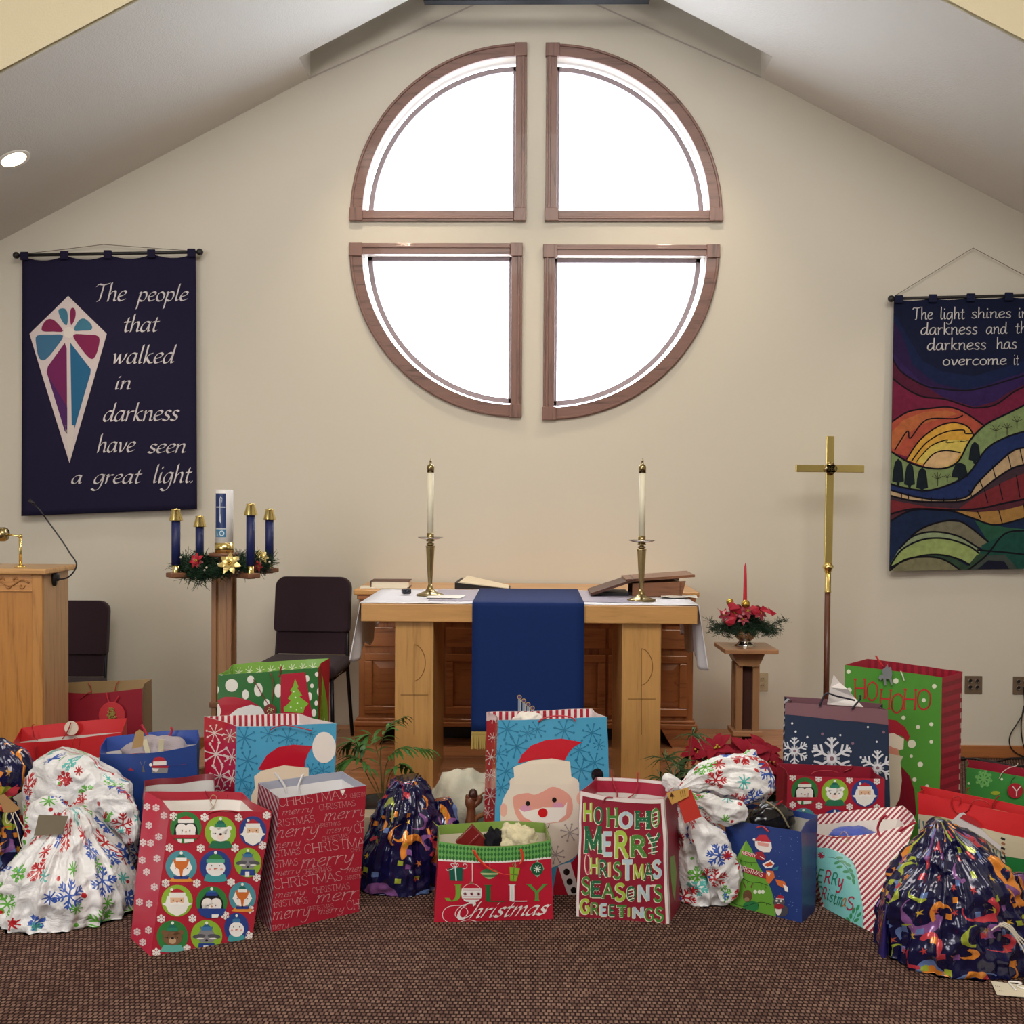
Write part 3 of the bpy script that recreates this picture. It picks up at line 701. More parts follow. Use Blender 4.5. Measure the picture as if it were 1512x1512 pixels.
# raised wooden platform of boards
PX0, PX1, PY0, PZT = -2.03, 1.75, 5.22, 0.18
mb = MB(); mb.b2((PX0, PY0 + .005, 0), (PX1, YW, PZT - .02)); mb.b2((PX0 - .004, PY0 - .012, 0), (PX1 + .004, PY0 + .004, PZT - .004))
plat = struct(mk('floor_platform', mb, FLX))
rw = 0.1185; rows = 15
for r_ in range(rows):
    y0 = PY0 - .012 + r_ * rw; x = PX0 - 0.01 - (0.5 if r_ % 2 else 0.0)
    while x < PX1:
        ln = 1.26; a0, a1 = max(x, PX0 - .01), min(x + ln, PX1 + .01)
        if a1 - a0 > .03:
            m_ = MB(); m_.b2((a0 + .001, y0 + .001, PZT - .019), (a1 - .001, min(y0 + rw, YW) - .001, PZT + random.uniform(-.0006, .0006)))
            mk('plank', m_, FLX, plat, bevel=.0015)
        x += ln

# ------------------------------------------------------------------ windows
GLASS = bpy.data.materials.new('window_glass'); GLASS.use_nodes = True
nt = GLASS.node_tree; nt.nodes.clear()
o_ = nt.nodes.new('ShaderNodeOutputMaterial'); t_ = nt.nodes.new('ShaderNodeBsdfTransparent'); g_ = nt.nodes.new('ShaderNodeBsdfGlossy'); g_.inputs['Roughness'].default_value = .02
mx_ = nt.nodes.new('ShaderNodeMixShader'); mx_.inputs[0].default_value = .05
nt.links.new(t_.outputs[0], mx_.inputs[1]); nt.links.new(g_.outputs[0], mx_.inputs[2]); nt.links.new(mx_.outputs[0], o_.inputs[0])
JAMB = mat('#b9ada2', .6)
for wi, (cx, cz, R, qx, qz) in enumerate(WIN):
    cw = 0.085      # casing width, outside the opening by half
    def arc(r0, r1, y0, y1, m_, a0=0.0, a1=PI / 2, n=28):
        vs = []
        for k in range(n + 1):
            a = a0 + (a1 - a0) * k / n; c, s_ = qx * math.cos(a), qz * math.sin(a)
            vs += [(cx + r0 * c, y0, cz + r0 * s_), (cx + r1 * c, y0, cz + r1 * s_), (cx + r1 * c, y1, cz + r1 * s_), (cx + r0 * c, y1, cz + r0 * s_)]
        fs = []
        for k in range(n):
            b = 4 * k
            for e in range(4): fs.append((b + e, b + (e + 1) % 4, b + 4 + (e + 1) % 4, b + 4 + e))
        fs += [(0, 1, 2, 3), (4 * n, 4 * n + 1, 4 * n + 2, 4 * n + 3)]
        m_.add(vs, fs)
    root = struct(mk('window_%d' % (wi + 1), (lambda m_: (arc(R - .028, R - .001, YW + .002, YW + .14, m_), m_.b2((cx + qx * .0, YW + .002, cz + qz * .001), (cx + qx * R, YW + .14, cz + qz * .02)),
                     m_.b2((cx + qx * .001, YW + .002, cz), (cx + qx * .02, YW + .14, cz + qz * R)), m_)[-1])(MB()), JAMB))
    # casing boards
    m_ = MB(); arc(R - .03, R + .055, YW - .022, YW - .001, m_); arc(R + .035, R + .05, YW - .03, YW - .02, m_); mk('window_casing', m_, CASEX, root, bevel=.003)
    m_ = MB(); m_.b2((cx + qx * .04, YW - .022, cz - qz * .045), (cx + qx * (R - .03), YW - .001, cz + qz * .03)); m_.b2((cx + qx * .04, YW - .03, cz - qz * .03), (cx + qx * (R - .03), YW - .02, cz - qz * .012)); mk('window_casing', m_, CASEX, root, bevel=.003)
    m_ = MB(); m_.b2((cx - qx * .045, YW - .022, cz + qz * .04), (cx + qx * .03, YW - .001, cz + qz * (R - .03))); m_.b2((cx - qx * .03, YW - .03, cz + qz * .04), (cx - qx * .012, YW - .02, cz + qz * (R - .03))); mk('window_casing', m_, CASEZ, root, bevel=.003)
    for (ex, ez) in ((0, 0), (R + .012, 0), (0, R + .012)):
        m_ = MB(); X_, Z_ = cx + qx * (ex - .0), cz + qz * (ez - .0)
        m_.b2((X_ - .045 - (.006 * qx if ex == 0 else 0), YW - .036, Z_ - .045), (X_ + .045, YW - .001, Z_ + .045)); mk('corner_block', m_, CASEZ, root, bevel=.004)
    # inner sash
    m_ = MB(); arc(R - .085, R - .05, YW + .10, YW + .14, m_); m_.b2((cx + qx * .02, YW + .10, cz + qz * .02), (cx + qx * (R - .05), YW + .14, cz + qz * .05)); m_.b2((cx + qx * .02, YW + .10, cz + qz * .02), (cx + qx * .05, YW + .14, cz + qz * (R - .05)))
    mk('window_sash', m_, mat('#8d8088', .5), root, bevel=.003)
    m_ = MB(); q = quarter(cx + qx * .02, cz + qz * .02, R - .05, qx, qz); m_.prism(q, lambda x, z, d: (x, d, z), YW + .118, YW + .122); mk('window_pane', m_, GLASS, root)

# ------------------------------------------------------------------ recessed downlights in the ceiling
def downlight(px, py, nm, label, power, spotat):
    # ray to the sloping ceiling
    d = ray(px, py); s = 1 if d[0] > 0 else -1
    t = (ZR - CAM[2]) / (d[2] + SL * abs(d[0])); c = CAM + d * t
    nrm = Vector((s * SL, 0, 1)).normalized(); R = nrm.to_track_quat('Z', 'Y').to_matrix()
    root = thing(nm, label, 'ceiling light', c)
    m_ = MB(); m_.lathe([(.075, -.004), (.098, -.006), (.1, 0.001), (.075, .001)], c, 28, R=R, caps=False); mk('light_trim', m_, WHITE, root, smooth=True)
    m_ = MB(); m_.lathe([(.0005, -.003), (.078, -.003), (.078, .001), (.0005, .001)], c, 28, R=R, caps=False); mk('light_lens', m_, mat('#ffe6c4', .4, emis=9.0), root, smooth=True)
    l = spot('downlight_lamp', c - np.array(nrm) * .03, spotat, power, WARM, 80, 1.0, .07)
downlight(20, 235, 'recessed_downlight', 'round lit recessed downlight in the sloping ceiling above the left banner', 28, (-2.6, 7.0, .9))
downlight(525, -22, 'recessed_downlight', 'recessed downlight just above the top edge left of the round window', 85, (-.55, 7.0, 1.1))
downlight(1058, -22, 'recessed_downlight', 'recessed downlight just above the top edge right of the round window', 85, (.65, 7.0, 1.1))
spot('downlight_lamp_right', (2.9, 6.0, 3.7), (2.5, 7.0, .9), 24, WARM, 80, 1.0, .07)

# ------------------------------------------------------------------ wall plates
def plate(nm, px0, py0, px1, py1, label, col, kind):
    a = P(px0, py1, YW); b = P(px1, py0, YW); c = (a + b) / 2
    root = thing(nm, label, 'outlet', (c[0], YW, c[2])); w_, h_ = b[0] - a[0], b[2] - a[2]
    m_ = MB(); m_.box((c[0], YW - .004, c[2]), (w_, .007, h_)); mk('cover_plate', m_, mat(col, .45), root, bevel=.002)
    if kind == 'duplex':
        for s in (-1, 1):
            m_ = MB(); m_.lathe([(.0001, 0), (.017, 0), (.017, .004), (.0001, .004)], (c[0], YW - .0075, c[2] + s * .023), 20, R=Matrix.Rotation(PI / 2, 3, 'X'), caps=False); f = mk('socket', m_, mat('#b0a184', .5), root)
            m_ = MB(); m_.box((c[0] - .006, YW - .012, c[2] + s * .023), (.0025, .002, .009)); m_.box((c[0] + .006, YW - .012, c[2] + s * .023), (.0025, .002, .009)); mk('slot', m_, BLACKM, f)
    else:
        for sx in (-1, 1):
            for s in (-1, 1):
                p = (c[0] + sx * w_ * .2, YW - .008, c[2] + s * h_ * .18 + .006)
                m_ = MB(); m_.lathe([(.012, 0), (.015, 0), (.016, .006), (.012, .006), (.011, .001)], p, 18, R=Matrix.Rotation(PI / 2, 3, 'X'), caps=False); f = mk('jack', m_, mat('#8b8078', .35, .7), root, smooth=True)
                m_ = MB(); m_.lathe([(.0001, 0), (.0115, 0), (.0115, .003), (.0001, .003)], p, 14, R=Matrix.Rotation(PI / 2, 3, 'X'), caps=False); mk('jack_hole', m_, BLACKM, f)
    return root
plate('power_outlet', 1117, 993, 1134, 1020, 'beige duplex power outlet low on the wall behind the flower stand', '#b7a88c', 'duplex')
plate('jack_plate', 1424, 998, 1450, 1024, 'brown metal wall plate with four round jacks and nothing plugged in', '#6d5c4c', 'jack')
plate('jack_plate', 1495, 999, 1521, 1025, 'brown metal wall plate with black cable plugged in, at the right edge', '#6d5c4c', 'jack')
m_ = MB()
def wallcurve(s, off=.015, r=.004, Y=YW): 
    m_.tube(cr([P(x, y, Y - off) for x, y in _pp(s)], 8), r, 6)
wallcurve('1511,1014 1513,1040 1511,1052 1502,1068 1492,1085 1491,1099 1498,1110 1512,1117 1530,1120', .03); wallcurve('1512,1042 1508,1065 1509,1090 1515,1110 1524,1119', .025)
cab = mk('audio_cable', m_, BLACKM, loc=P(1511, 1117, YW - .03)); tag(cab, 'black cable looping down from the wall plate at the right edge', 'cable')
m_ = MB(); m_.tube(cr([PZ(x, y, .008) for x, y in _pp('1410,1121 1440,1120 1470,1124 1490,1120 1530,1119')], 8), .007, 6); m_.tube(cr([PZ(x, y, .008) for x, y in _pp('1445,1122 1480,1128 1500,1131 1530,1130')], 8), .008, 6)
m_.tube(cr([PZ(x, y, .012) for x, y in _pp('1400,1120 1412,1120 1424,1120')], 4), .012, 8)
cab = mk('floor_cable', m_, BLACKM, loc=PZ(1450, 1122, 0)); tag(cab, 'black cable lying on the carpet along the right baseboard', 'cable')

# ------------------------------------------------------------------ banners
def banner(nm, label, corners4, Y, rodpx, tabs, hem, sagz=.02, cordpx=None, col='#1b1735', rodr=.011):
    TL, TR, BR, BL = [P(x, y, Y) for x, y in corners4]; c = (TL + TR) / 2
    root = thing(nm, label, 'banner', (c[0], Y, BL[2]))
    def disp(u, v, p):
        return np.array([0, -.012 * (1 - v) ** 1.5 * (math.sin(u * 9 + 1) * .6 + .6) - .004 * math.sin(u * 23) * (1 - v), 0]) + np.array([0, 0, -sagz * abs(math.sin(u * PI * (tabs - 1))) * (v ** 30)])
    G = quad_surf([BL, BR, TR, TL], 28, 40, disp); m_ = MB(); m_.grid(G)
    cloth = mk('banner_cloth', m_, mat(col, .85, bump=.12, bscale=400, sheen=.0), root, smooth=True, solid=.003)
    a, b = P(*rodpx[0], Y - .008), P(*rodpx[1], Y - .008); m_ = MB(); m_.tube([a, b], rodr, 10); m_.ball(a, rodr * 2.1); m_.ball(b, rodr * 2.1); mk('rod', m_, BLACKM, root, smooth=True)
    for k in range(tabs):
        u = k / (tabs - 1); u = min(max(u, .02), .98); p = TL * (1 - u) + TR * u; q = a * (1 - u) + b * u
        m_ = MB(); wd = .035 if tabs > 4 else .04
        m_.box((p[0], Y - .02, (q[2] + p[2]) / 2 - .004), (wd * 1.6, .012, abs(q[2] - p[2]) + .05)); mk('hanging_tab', m_, mat(col, .85), root, bevel=.005)
    if cordpx: m_ = MB(); m_.tube([P(x, y, Y + .03) for x, y in cordpx], .0022, 5); mk('hanging_cord', m_, mat('#6d6258', .8), root)
    S = Surf(G); 
    if S.n[1] > 0: S.n = -S.n
    return root, cloth, S
YBN = 6.94
root, cloth, S = banner('scripture_banner', 'dark navy cloth banner with white calligraphy and stained-glass kite emblem', [(33, 379), (289, 374), (291, 752), (33, 762)], YBN, [(24, 377), (295, 372)], 5, 0, .03, [(28, 376), (153, 361), (291, 371)])
pr = Print(S, 'px', .8)
LT = '#d8d4d8'; NIB = (math.radians(40), .125)
for txt, x0, x1, y, h in (('The', 139, 186, 445, 24), ('people', 203, 277, 445, 22), ('that', 181, 233, 490, 23), ('walked', 165, 257, 537, 24), ('in', 169, 193, 575, 20), ('darkness', 152, 263, 622, 24),
                          ('have', 143, 199, 668, 24), ('seen', 218, 274, 669, 21), ('a', 105, 121, 714, 19), ('great', 138, 207, 714, 21), ('light.', 225, 286, 713, 24)):
    pr.text(txt, x0, y, h, LT, 2, LOW, .035, NIB, .22, fit=x1 - x0, ang=-.01)
pr.poly('101,437 158,493 103,684 44,493', '#cdc2c4', 1)
def kpix(s): return [(x / 3.4375, y / 3.4375 + 340) for x, y in _pp(s)]
for s_, c_ in (('300,402 330,398 345,425 342,480 322,470 302,430', '#3f7590'), ('362,398 378,396 386,420 380,455 362,482 357,430', '#7c2750'), ('218,480 245,452 280,460 322,512 270,515 216,512', '#7c2750'), ('376,508 400,460 430,448 466,480 464,506 420,510', '#3f7590'),
               ('190,535 260,530 322,535 290,590 235,655 200,650 184,575', '#3d6a8c'), ('372,532 440,530 503,540 500,600 478,650 450,645 405,590', '#7c2450')):
    pr.poly(kpix(s_), c_, 2, smooth=True, n=3)
pr.poly(kpix('330,572 340,600 343,1034 330,1020 238,720 245,690'), '#6e2458', 2); pr.poly(kpix('358,570 462,705 460,730 372,1034 366,1034'), '#27628c', 2)
pr.poly(kpix('238,720 243,736 343,900 343,1034 330,1020'), '#4c2660', 3); pr.poly(kpix('330,990 380,990 357,1180'), '#d0c8c4', 3)
pr.ell(102, 491, 8, 8, '#d6d0cc', 3)
pr.build('printed_design', cloth, base=.0035)

root, cloth, S = banner('landscape_banner', 'quilted landscape banner with sunrise, fields and white scripture lettering', [(1320, 442), (1600, 436), (1600, 838), (1312, 843)], YBN, [(1316, 441), (1605, 434)], 6, 0, .012, [(1321, 437), (1437, 366), (1560, 432)], col='#141a38')
pr = Print(S, 'px', .85); pr.var = .38
def rp(s): return [(x / 2.965 + 1280, y / 2.965 + 350) for x, y in _pp(s)]
BK = '#0b0a18'
def area(s, col, layer, sm=True): pr.poly(rp(s), col, layer, smooth=False)
def curve(s, wd=1.6, layer=9): pr.line(rp(s), wd * 1.55, BK, layer, smooth=True)
area('120,262 960,262 960,720 120,720', '#0b1433', 1)
area('112,340 130,350 180,440 240,540 330,590 470,610 600,570 700,540 960,500 960,1300 90,1300', '#0f1c44', 2)
area('112,360 150,420 200,560 300,640 430,670 560,640 690,600 960,560 960,1300 90,1300', '#251440', 3)
area('108,500 160,560 240,640 330,665 420,672 520,650 600,620 700,590 960,590 960,1300 90,1300', '#2c1a4e', 4)
area('106,520 150,590 250,650 330,700 470,745 560,720 620,680 700,640 960,600 960,1300 90,1300', '#4c1630', 5)
area('104,615 160,660 230,700 330,705 420,730 480,748 560,740 640,680 700,650 960,600 960,1300 90,1300', '#6a1c3a', 6)
area('100,815 180,765 280,750 360,745 430,770 515,825 500,900 340,1010 100,940', '#a04a3a', 7)
area('102,860 160,800 250,765 350,760 400,775 340,790 240,820 180,860 130,930 104,925', '#a8603c', 8)
area('172,975 230,890 310,830 380,812 440,830 470,870 440,940 390,1000 340,1012 240,1000', '#c89a40', 8)
area('215,985 280,915 350,888 440,888 440,925 400,960 350,1010', '#c8b45a', 9)
area('245,1000 290,950 345,935 410,945 380,990 330,1010 270,1012', '#c8a87c', 10)
curve('100,815 180,765 280,750 360,745 430,770 515,828'); curve('120,935 160,870 180,850 190,880 260,800 380,795 420,780', 1.3); curve('172,975 230,890 310,830 380,812 440,830 470,875', 1.4); curve('195,980 260,900 340,855 420,845 430,860 465,860', 1.3); curve('215,985 280,915 350,888 350,900 440,890', 1.3); curve('245,1000 290,950 345,935 410,945', 1.3, 11)
curve('106,615 180,670 250,700 340,710 440,742 480,748 560,735 640,680 690,655', 1.5, 8); curve('106,520 150,590 250,650 330,665 440,672 560,645 690,605', 1.5, 8)
area('98,935 180,985 260,1010 340,1012 400,980 450,890 520,820 620,770 690,735 960,640 960,1300 92,1300', '#75895c', 11)
area('95,1080 160,1095 260,1110 350,1085 440,1040 520,930 600,880 690,850 960,800 960,1300 92,1300', '#1b2c5c', 12)
area('93,1105 200,1135 300,1150 390,1148 445,1130 480,1080 560,1000 640,935 700,920 960,880 960,1400 92,1400', '#b09878', 13)
area('93,1130 200,1155 330,1160 420,1155 470,1130 560,1060 640,1010 700,995 960,950 960,1400 92,1400', '#3a2a36', 14)
area('93,1150 260,1180 400,1190 470,1140 600,1070 700,1030 960,980 960,1400 92,1400', '#6e262e', 15)
area('93,1215 200,1190 330,1195 480,1190 600,1165 700,1145 960,1100 960,1500 92,1500', '#4c2430', 16)
area('93,1245 150,1215 250,1190 360,1195 480,1205 600,1195 700,1170 960,1150 960,1500 92,1500', '#9a7440', 17)
area('93,1250 170,1205 250,1190 370,1200 460,1230 560,1260 690,1230 960,1200 960,1500 92,1500', '#142444', 18)
area('190,1310 250,1270 340,1243 420,1250 530,1335 500,1360 400,1320 300,1305', '#6f6c5a', 19)
area('140,1365 200,1310 290,1290 400,1310 500,1365 460,1440 400,1400 300,1380 95,1440', '#849474', 20)
area('100,1440 150,1370 240,1325 340,1320 440,1350 490,1385 455,1430 400,1405 300,1395 180,1420', '#8ea064', 21)
area('95,1450 180,1410 280,1390 370,1400 440,1440 480,1390 520,1385 480,1440 470,1465 92,1465', '#2c4434', 22)
area('92,1466 160,1415 240,1400 330,1410 420,1466', '#76745a', 23)
area('470,1240 600,1270 700,1280 960,1260 960,1500 420,1466 500,1370 530,1335', '#24503e', 19)
area('500,1350 600,1300 700,1285 960,1280 960,1500 480,1466 500,1390', '#17463f', 21)
area('430,1466 520,1395 600,1390 650,1440 650,1466', '#3a4440', 24); area('480,1455 530,1415 600,1420 630,1466 470,1466', '#11132a', 25)
for s_ in ('98,935 180,985 260,1010 340,1012 400,980 450,890 520,820 620,770 690,735', '95,1078 160,1097 260,1110 350,1087 440,1040 520,930 600,880 690,850', '93,1105 200,1135 300,1150 390,1148 445,1130 480,1080 560,1000 640,935 700,920', '93,1130 200,1155 330,1160 420,1155 470,1130 560,1060 640,1010 700,995', '93,1215 200,1190 330,1195 480,1190 600,1165 700,1145', '93,1250 170,1205 250,1190 370,1200 460,1230 560,1260 690,1230',
           '190,1310 250,1270 340,1243 420,1250 530,1335', '140,1365 200,1310 290,1290 400,1310 500,1370', '100,1440 150,1370 240,1325 340,1320 440,1350 490,1385', '95,1450 180,1410 280,1390 370,1400 450,1435', '92,1466 160,1415 240,1400 330,1410 420,1466', '430,1466 520,1395 600,1300 690,1285', '480,1370 600,1380 690,1390'):
    curve(s_, 1.7, 26)
for x_, ya, yb_ in ((150, 1118, 1143), (180, 1122, 1147), (240, 1133, 1155), (280, 1138, 1158), (335, 1140, 1158), (390, 1138, 1158), (450, 1105, 1135), (498, 1060, 1098), (555, 1000, 1060), (622, 945, 1012), (675, 925, 995), (520, 1105, 1165), (585, 1080, 1150), (660, 1040, 1140), (490, 1200, 1235), (583, 1195, 1255), (690, 1165, 1240)):
    pr.line(rp('%d,%d %d,%d' % (x_ - (8 if x_ > 440 else 0), ya, x_ + (8 if x_ > 440 else 0), yb_)), 1.5, BK, 26)
for x_, y_, w_, h_ in ((135, 1025, 24, 55), (185, 1040, 22, 52), (240, 1058, 24, 50), (405, 1022, 34, 36), (470, 940, 24, 44)):
    pr.poly(rp(' '.join('%.0f,%.0f' % (x_ + w_ * a, y_ + h_ * b) for a, b in ((0, -1), (.7, -.7), (.9, 0), (1.1, .8), (.3, .9), (.2, 1.2), (-.2, 1.2), (-.3, .9), (-1.1, .8), (-.9, 0), (-.6, -.7)))), '#101c26', 26)
for x_, y_, r_ in ((308, 1055, 26), (350, 1052, 16), (563, 845, 26), (612, 835, 22), (655, 805, 24)):
    for k in range(5):
        a = PI * (k + .5) / 5; pr.line(rp('%.0f,%.0f %.0f,%.0f' % (x_, y_ + r_ * .2, x_ + r_ * math.cos(a), y_ - r_ * math.sin(a))), .8, '#3c3a2c', 26)
    pr.line(rp('%.0f,%.0f %.0f,%.0f' % (x_, y_, x_, y_ + r_ * 1.4)), 1.2, '#3c3a2c', 26)
AN = (math.radians(85), .07)
for txt, x0, x1, y, h in (('The', 200, 288, 362, 52), ('light', 318, 428, 360, 50), ('shines', 455, 632, 356, 46), ('in', 660, 706, 354, 46), ('darkness', 234, 484, 428, 50), ('and', 520, 614, 424, 48), ('the', 648, 730, 422, 50),
                          ('darkness', 262, 522, 496, 50), ('has', 565, 656, 491, 50), ('not', 690, 770, 490, 46), ('overcome', 330, 612, 562, 44), ('it', 640, 664, 560, 48)):
    x_, y_ = rp('%d,%d' % (x0, y))[0]; pr.text(txt, x_, y_, h / 2.965 * .95, '#c9c8cc', 28, LOW, .085, AN, 0, fit=(x1 - x0) / 2.965, ang=-.012)
pr.build('quilted_design', cloth, base=.0035, step=.00012)

# ------------------------------------------------------------------ cabinet behind the altar
def panel_front(mb, x0, x1, z0, z1, y, rail=.07, mi=0):
    """raised frame-and-panel board standing proud of the carcass, front at y"""
    mb.b2((x0, y, z0), (x1, y + .02, z1), mi)
def frame_panel(nm, parent, x0, x1, z0, z1, y, rail, knobx=None):
    m_ = MB(); t = .02
    m_.b2((x0, y, z1 - rail), (x1, y + t, z1)); m_.b2((x0, y, z0), (x1, y + t, z0 + rail)); m_.b2((x0, y, z0 + rail), (x0 + rail, y + t, z1 - rail)); m_.b2((x1 - rail, y, z0 + rail), (x1, y + t, z1 - rail))
    f = mk(nm, m_, CABX, parent, bevel=.006)
    m_ = MB(); a, b, c, d = x0 + rail, x1 - rail, z0 + rail, z1 - rail; e = min(.045, (d - c) * .3)
    vs = [(a, y + .018, c), (b, y + .018, c), (b, y + .018, d), (a, y + .018, d), (a + e, y + .004, c + e), (b - e, y + .004, c + e), (b - e, y + .004, d - e), (a + e, y + .004, d - e)]
    m_.add(vs, [(0, 1, 5, 4), (1, 2, 6, 5), (2, 3, 7, 6), (3, 0, 4, 7), (4, 5, 6, 7)]); mk('raised_panel', m_, CABX if (d - c) < (b - a) else CABZ, f)
    return f
zt = .18
CY = 6.45; x0, x1 = P(529, 1000, CY)[0], P(1024, 1000, CY)[0]
cab = thing('credenza', 'reddish oak credenza with panelled doors and drawers behind the altar', 'cabinet', ((x0 + x1) / 2, 6.7, zt))
m_ = MB(); m_.b2((x0, CY + .02, zt + .12), (x1, YW - .03, 1.13)); mk('cabinet_body', m_, CABZ, cab, bevel=.003)
m_ = MB(); m_.b2((x0 - .03, CY - .02, 1.13), (x1 + .03, YW - .025, 1.165)); mk('cabinet_top', m_, wood('credenza_top_oak', '#cf9a5c', '#a87440', 'X', coat=.4), cab, bevel=.008)
m_ = MB(); m_.b2((x0 - .01, CY - .005, 1.10), (x1 + .01, CY + .02, 1.13)); mk('cornice', m_, CABX, cab, bevel=.006)
m_ = MB(); m_.b2((x0 - .025, CY - .02, zt + .12), (x1 + .025, YW - .03, zt + .15)); m_.b2((x0 - .012, CY - .008, zt + .15), (x1 + .012, YW - .03, zt + .17)); mk('base_molding', m_, CABX, cab, bevel=.006)
for xs in ((x0 - .02, x0 + .2, 1), (x1 - .2, x1 + .02, -1)):
    m_ = MB(); a, b, s_ = xs; pl = [(a, zt + .12), (b, zt + .12), (b - .07, zt), (a, zt)] if s_ > 0 else [(a, zt + .12), (b, zt + .12), (b, zt), (a + .07, zt)]
    m_.prism(pl, lambda x, z, d: (x, d, z), CY - .005, CY + .03); m_.b2((a if s_ > 0 else b - .03, CY + .03, zt), (a + .03 if s_ > 0 else b, YW - .05, zt + .12)); mk('bracket_foot', m_, CABX, cab, bevel=.003)
m_ = MB(); m_.b2((x0 + .05, CY + .2, zt), (x1 - .05, CY + .24, zt + .12)); mk('toe_board', m_, BLACKM, cab)
zrow = [(.375, .76, 'door'), (.80, .925, 'drawer'), (.955, 1.085, 'drawer')]
wd = (x1 - x0 - .06) / 4
for k in range(4):
    a = x0 + .03 + wd * k
    for z0, z1, kind in zrow:
        if kind == 'door': frame_panel('door', cab, a + .008, a + wd - .008, z0, z1, CY, .05)
        else:
            m_ = MB(); m_.b2((a + .008, CY, z0), (a + wd - .008, CY + .02, z1)); f = mk('drawer', m_, CABX, cab, bevel=.007)
            if k in (0, 3): pass
# things on the credenza
def book(nm, label, c, sz, rz, cover, pages='#e8e0d0', tilt=0.0, cat='book'):
    root = thing(nm, label, cat, c); R = Matrix.Rotation(rz, 3, 'Z') @ Matrix.Rotation(tilt, 3, 'Y'); w_, d_, h_ = sz
    def bx(o, s): return (Vector(tuple(c)) + R @ Vector(o), s)
    m_ = MB()
    for dz in (.002, h_ - .002): p, s_ = bx((0, 0, dz), (w_, d_, .004)); m_.box(p, s_, R)
    p, s_ = bx((-w_ / 2 + .002, 0, h_ / 2), (.004, d_, h_)); m_.box(p, s_, R); mk('cover', m_, mat(cover, .5), root, bevel=.001)
    p, s_ = bx((.001, 0, h_ / 2), (w_ - .012, d_ - .012, h_ - .009)); m_ = MB(); m_.box(p, s_, R); mk('page_block', m_, mat(pages, .8), root)
    return root
zc_ = 1.166
a = P(578, 856, 6.62); book('hymnal', 'closed brown book with pale pages lying on the left end of the credenza', (a[0], 6.62, zc_), (.25, .18, .045), 0.03, '#5a3a30')
a = P(565, 861, 6.5); m_ = MB(); m_.box((a[0], 6.56, zc_ + .003), (.30, .16, .004), Matrix.Rotation(.1, 3, 'Z')); t = mk('paper_sheet', m_, mat('#e6dfcf', .8), loc=(a[0], 6.56, zc_)); tag(t, 'cream paper sheet under the closed book on the credenza', 'paper')
# an open hymnal lying on the credenza, pages propped
root = thing('open_book', 'open black-covered book with cream pages lying on the credenza', 'book', P(712, 862, 6.6))
a = P(712, 862, 6.6); m_ = MB(); cx = a[0]
m_.add([(cx - .17, 6.5, zc_ + .04), (cx + .18, 6.5, zc_ + .003), (cx + .18, 6.72, zc_ + .003), (cx - .14, 6.72, zc_ + .055), (cx - .17, 6.5, zc_ + .0), (cx + .18, 6.5, zc_ - .0), (cx + .18, 6.72, zc_), (cx - .14, 6.72, zc_ + .0)], [(0, 1, 2, 3), (4, 5, 6, 7), (0, 1, 5, 4), (1, 2, 6, 5), (2, 3, 7, 6), (3, 0, 4, 7)]); mk('cover', m_, BLACKM, root, bevel=.002)
m_ = MB(); m_.add([(cx - .13, 6.505, zc_ + .045), (cx + .17, 6.505, zc_ + .008), (cx + .17, 6.71, zc_ + .01), (cx - .10, 6.71, zc_ + .07), (cx - .15, 6.505, zc_ + .039), (cx + .175, 6.505, zc_ + .004), (cx + .17, 6.71, zc_ + .004), (cx - .12, 6.71, zc_ + .054)], [(0, 1, 2, 3), (4, 5, 6, 7), (0, 1, 5, 4), (1, 2, 6, 5), (2, 3, 7, 6), (3, 0, 4, 7)]); mk('page_block', m_, mat('#e8dcc4', .8), root)

# ------------------------------------------------------------------ altar
AY0, AY1 = 5.40, 6.20; ax0, ax1 = P(533, 905, AY0)[0], P(1030, 905, AY0)[0]; AZ = P(756, 893, AY0)[2]
alt = thing('altar_table', 'light oak altar table with two thick legs carved with crosses', 'altar', ((ax0 + ax1) / 2, (AY0 + AY1) / 2, zt))
m_ = MB(); m_.b2((ax0, AY0, AZ - .095), (ax1, AY1, AZ)); mk('tabletop', m_, wood('altar_oak_across', '#bd8f58', '#a1743f', 'X', coat=.2), alt, bevel=.004)
LEGM = wood('altar_oak_upright', '#b88b52', '#9f7440', 'Z', coat=.2)
for (pa, pb) in ((583, 640), (918, 976)):
    lx0, lx1 = P(pa, 1000, AY0 + .04)[0], P(pb, 1000, AY0 + .04)[0]
    m_ = MB(); m_.b2((lx0, AY0 + .04, zt + .001), (lx1, AY1 - .12, AZ - .096)); lg = mk('leg', m_, LEGM, alt, bevel=.004)
    S = Surf([[(lx0, AY0 + .04, zt), (lx0, AY0 + .04, AZ - .1)], [(lx1, AY0 + .04, zt), (lx1, AY0 + .04, AZ - .1)]]); S.n = np.array([0, -1.0, 0])
    pr = Print(S, 'px', .6); cxp = (pa + pb) / 2; off = 0 if pa < 700 else 6
    gr = '#7d5a30'
    pr.line([(cxp, 952 + off), (cxp, 1085)], 1.3, gr); pr.line([(cxp - 20, 1026 + off), (cxp + 21, 1026 + off)], 1.3, gr)
    pr.line([(cxp, 952 + off), (cxp + 6, 954 + off), (cxp + 12, 961 + off), (cxp + 16, 972 + off), (cxp + 16, 985 + off), (cxp + 12, 996 + off), (cxp + 6, 1003 + off), (cxp, 1006 + off)], 1.3, gr, smooth=True)
    pr.build('carved_cross', lg, base=.0004)
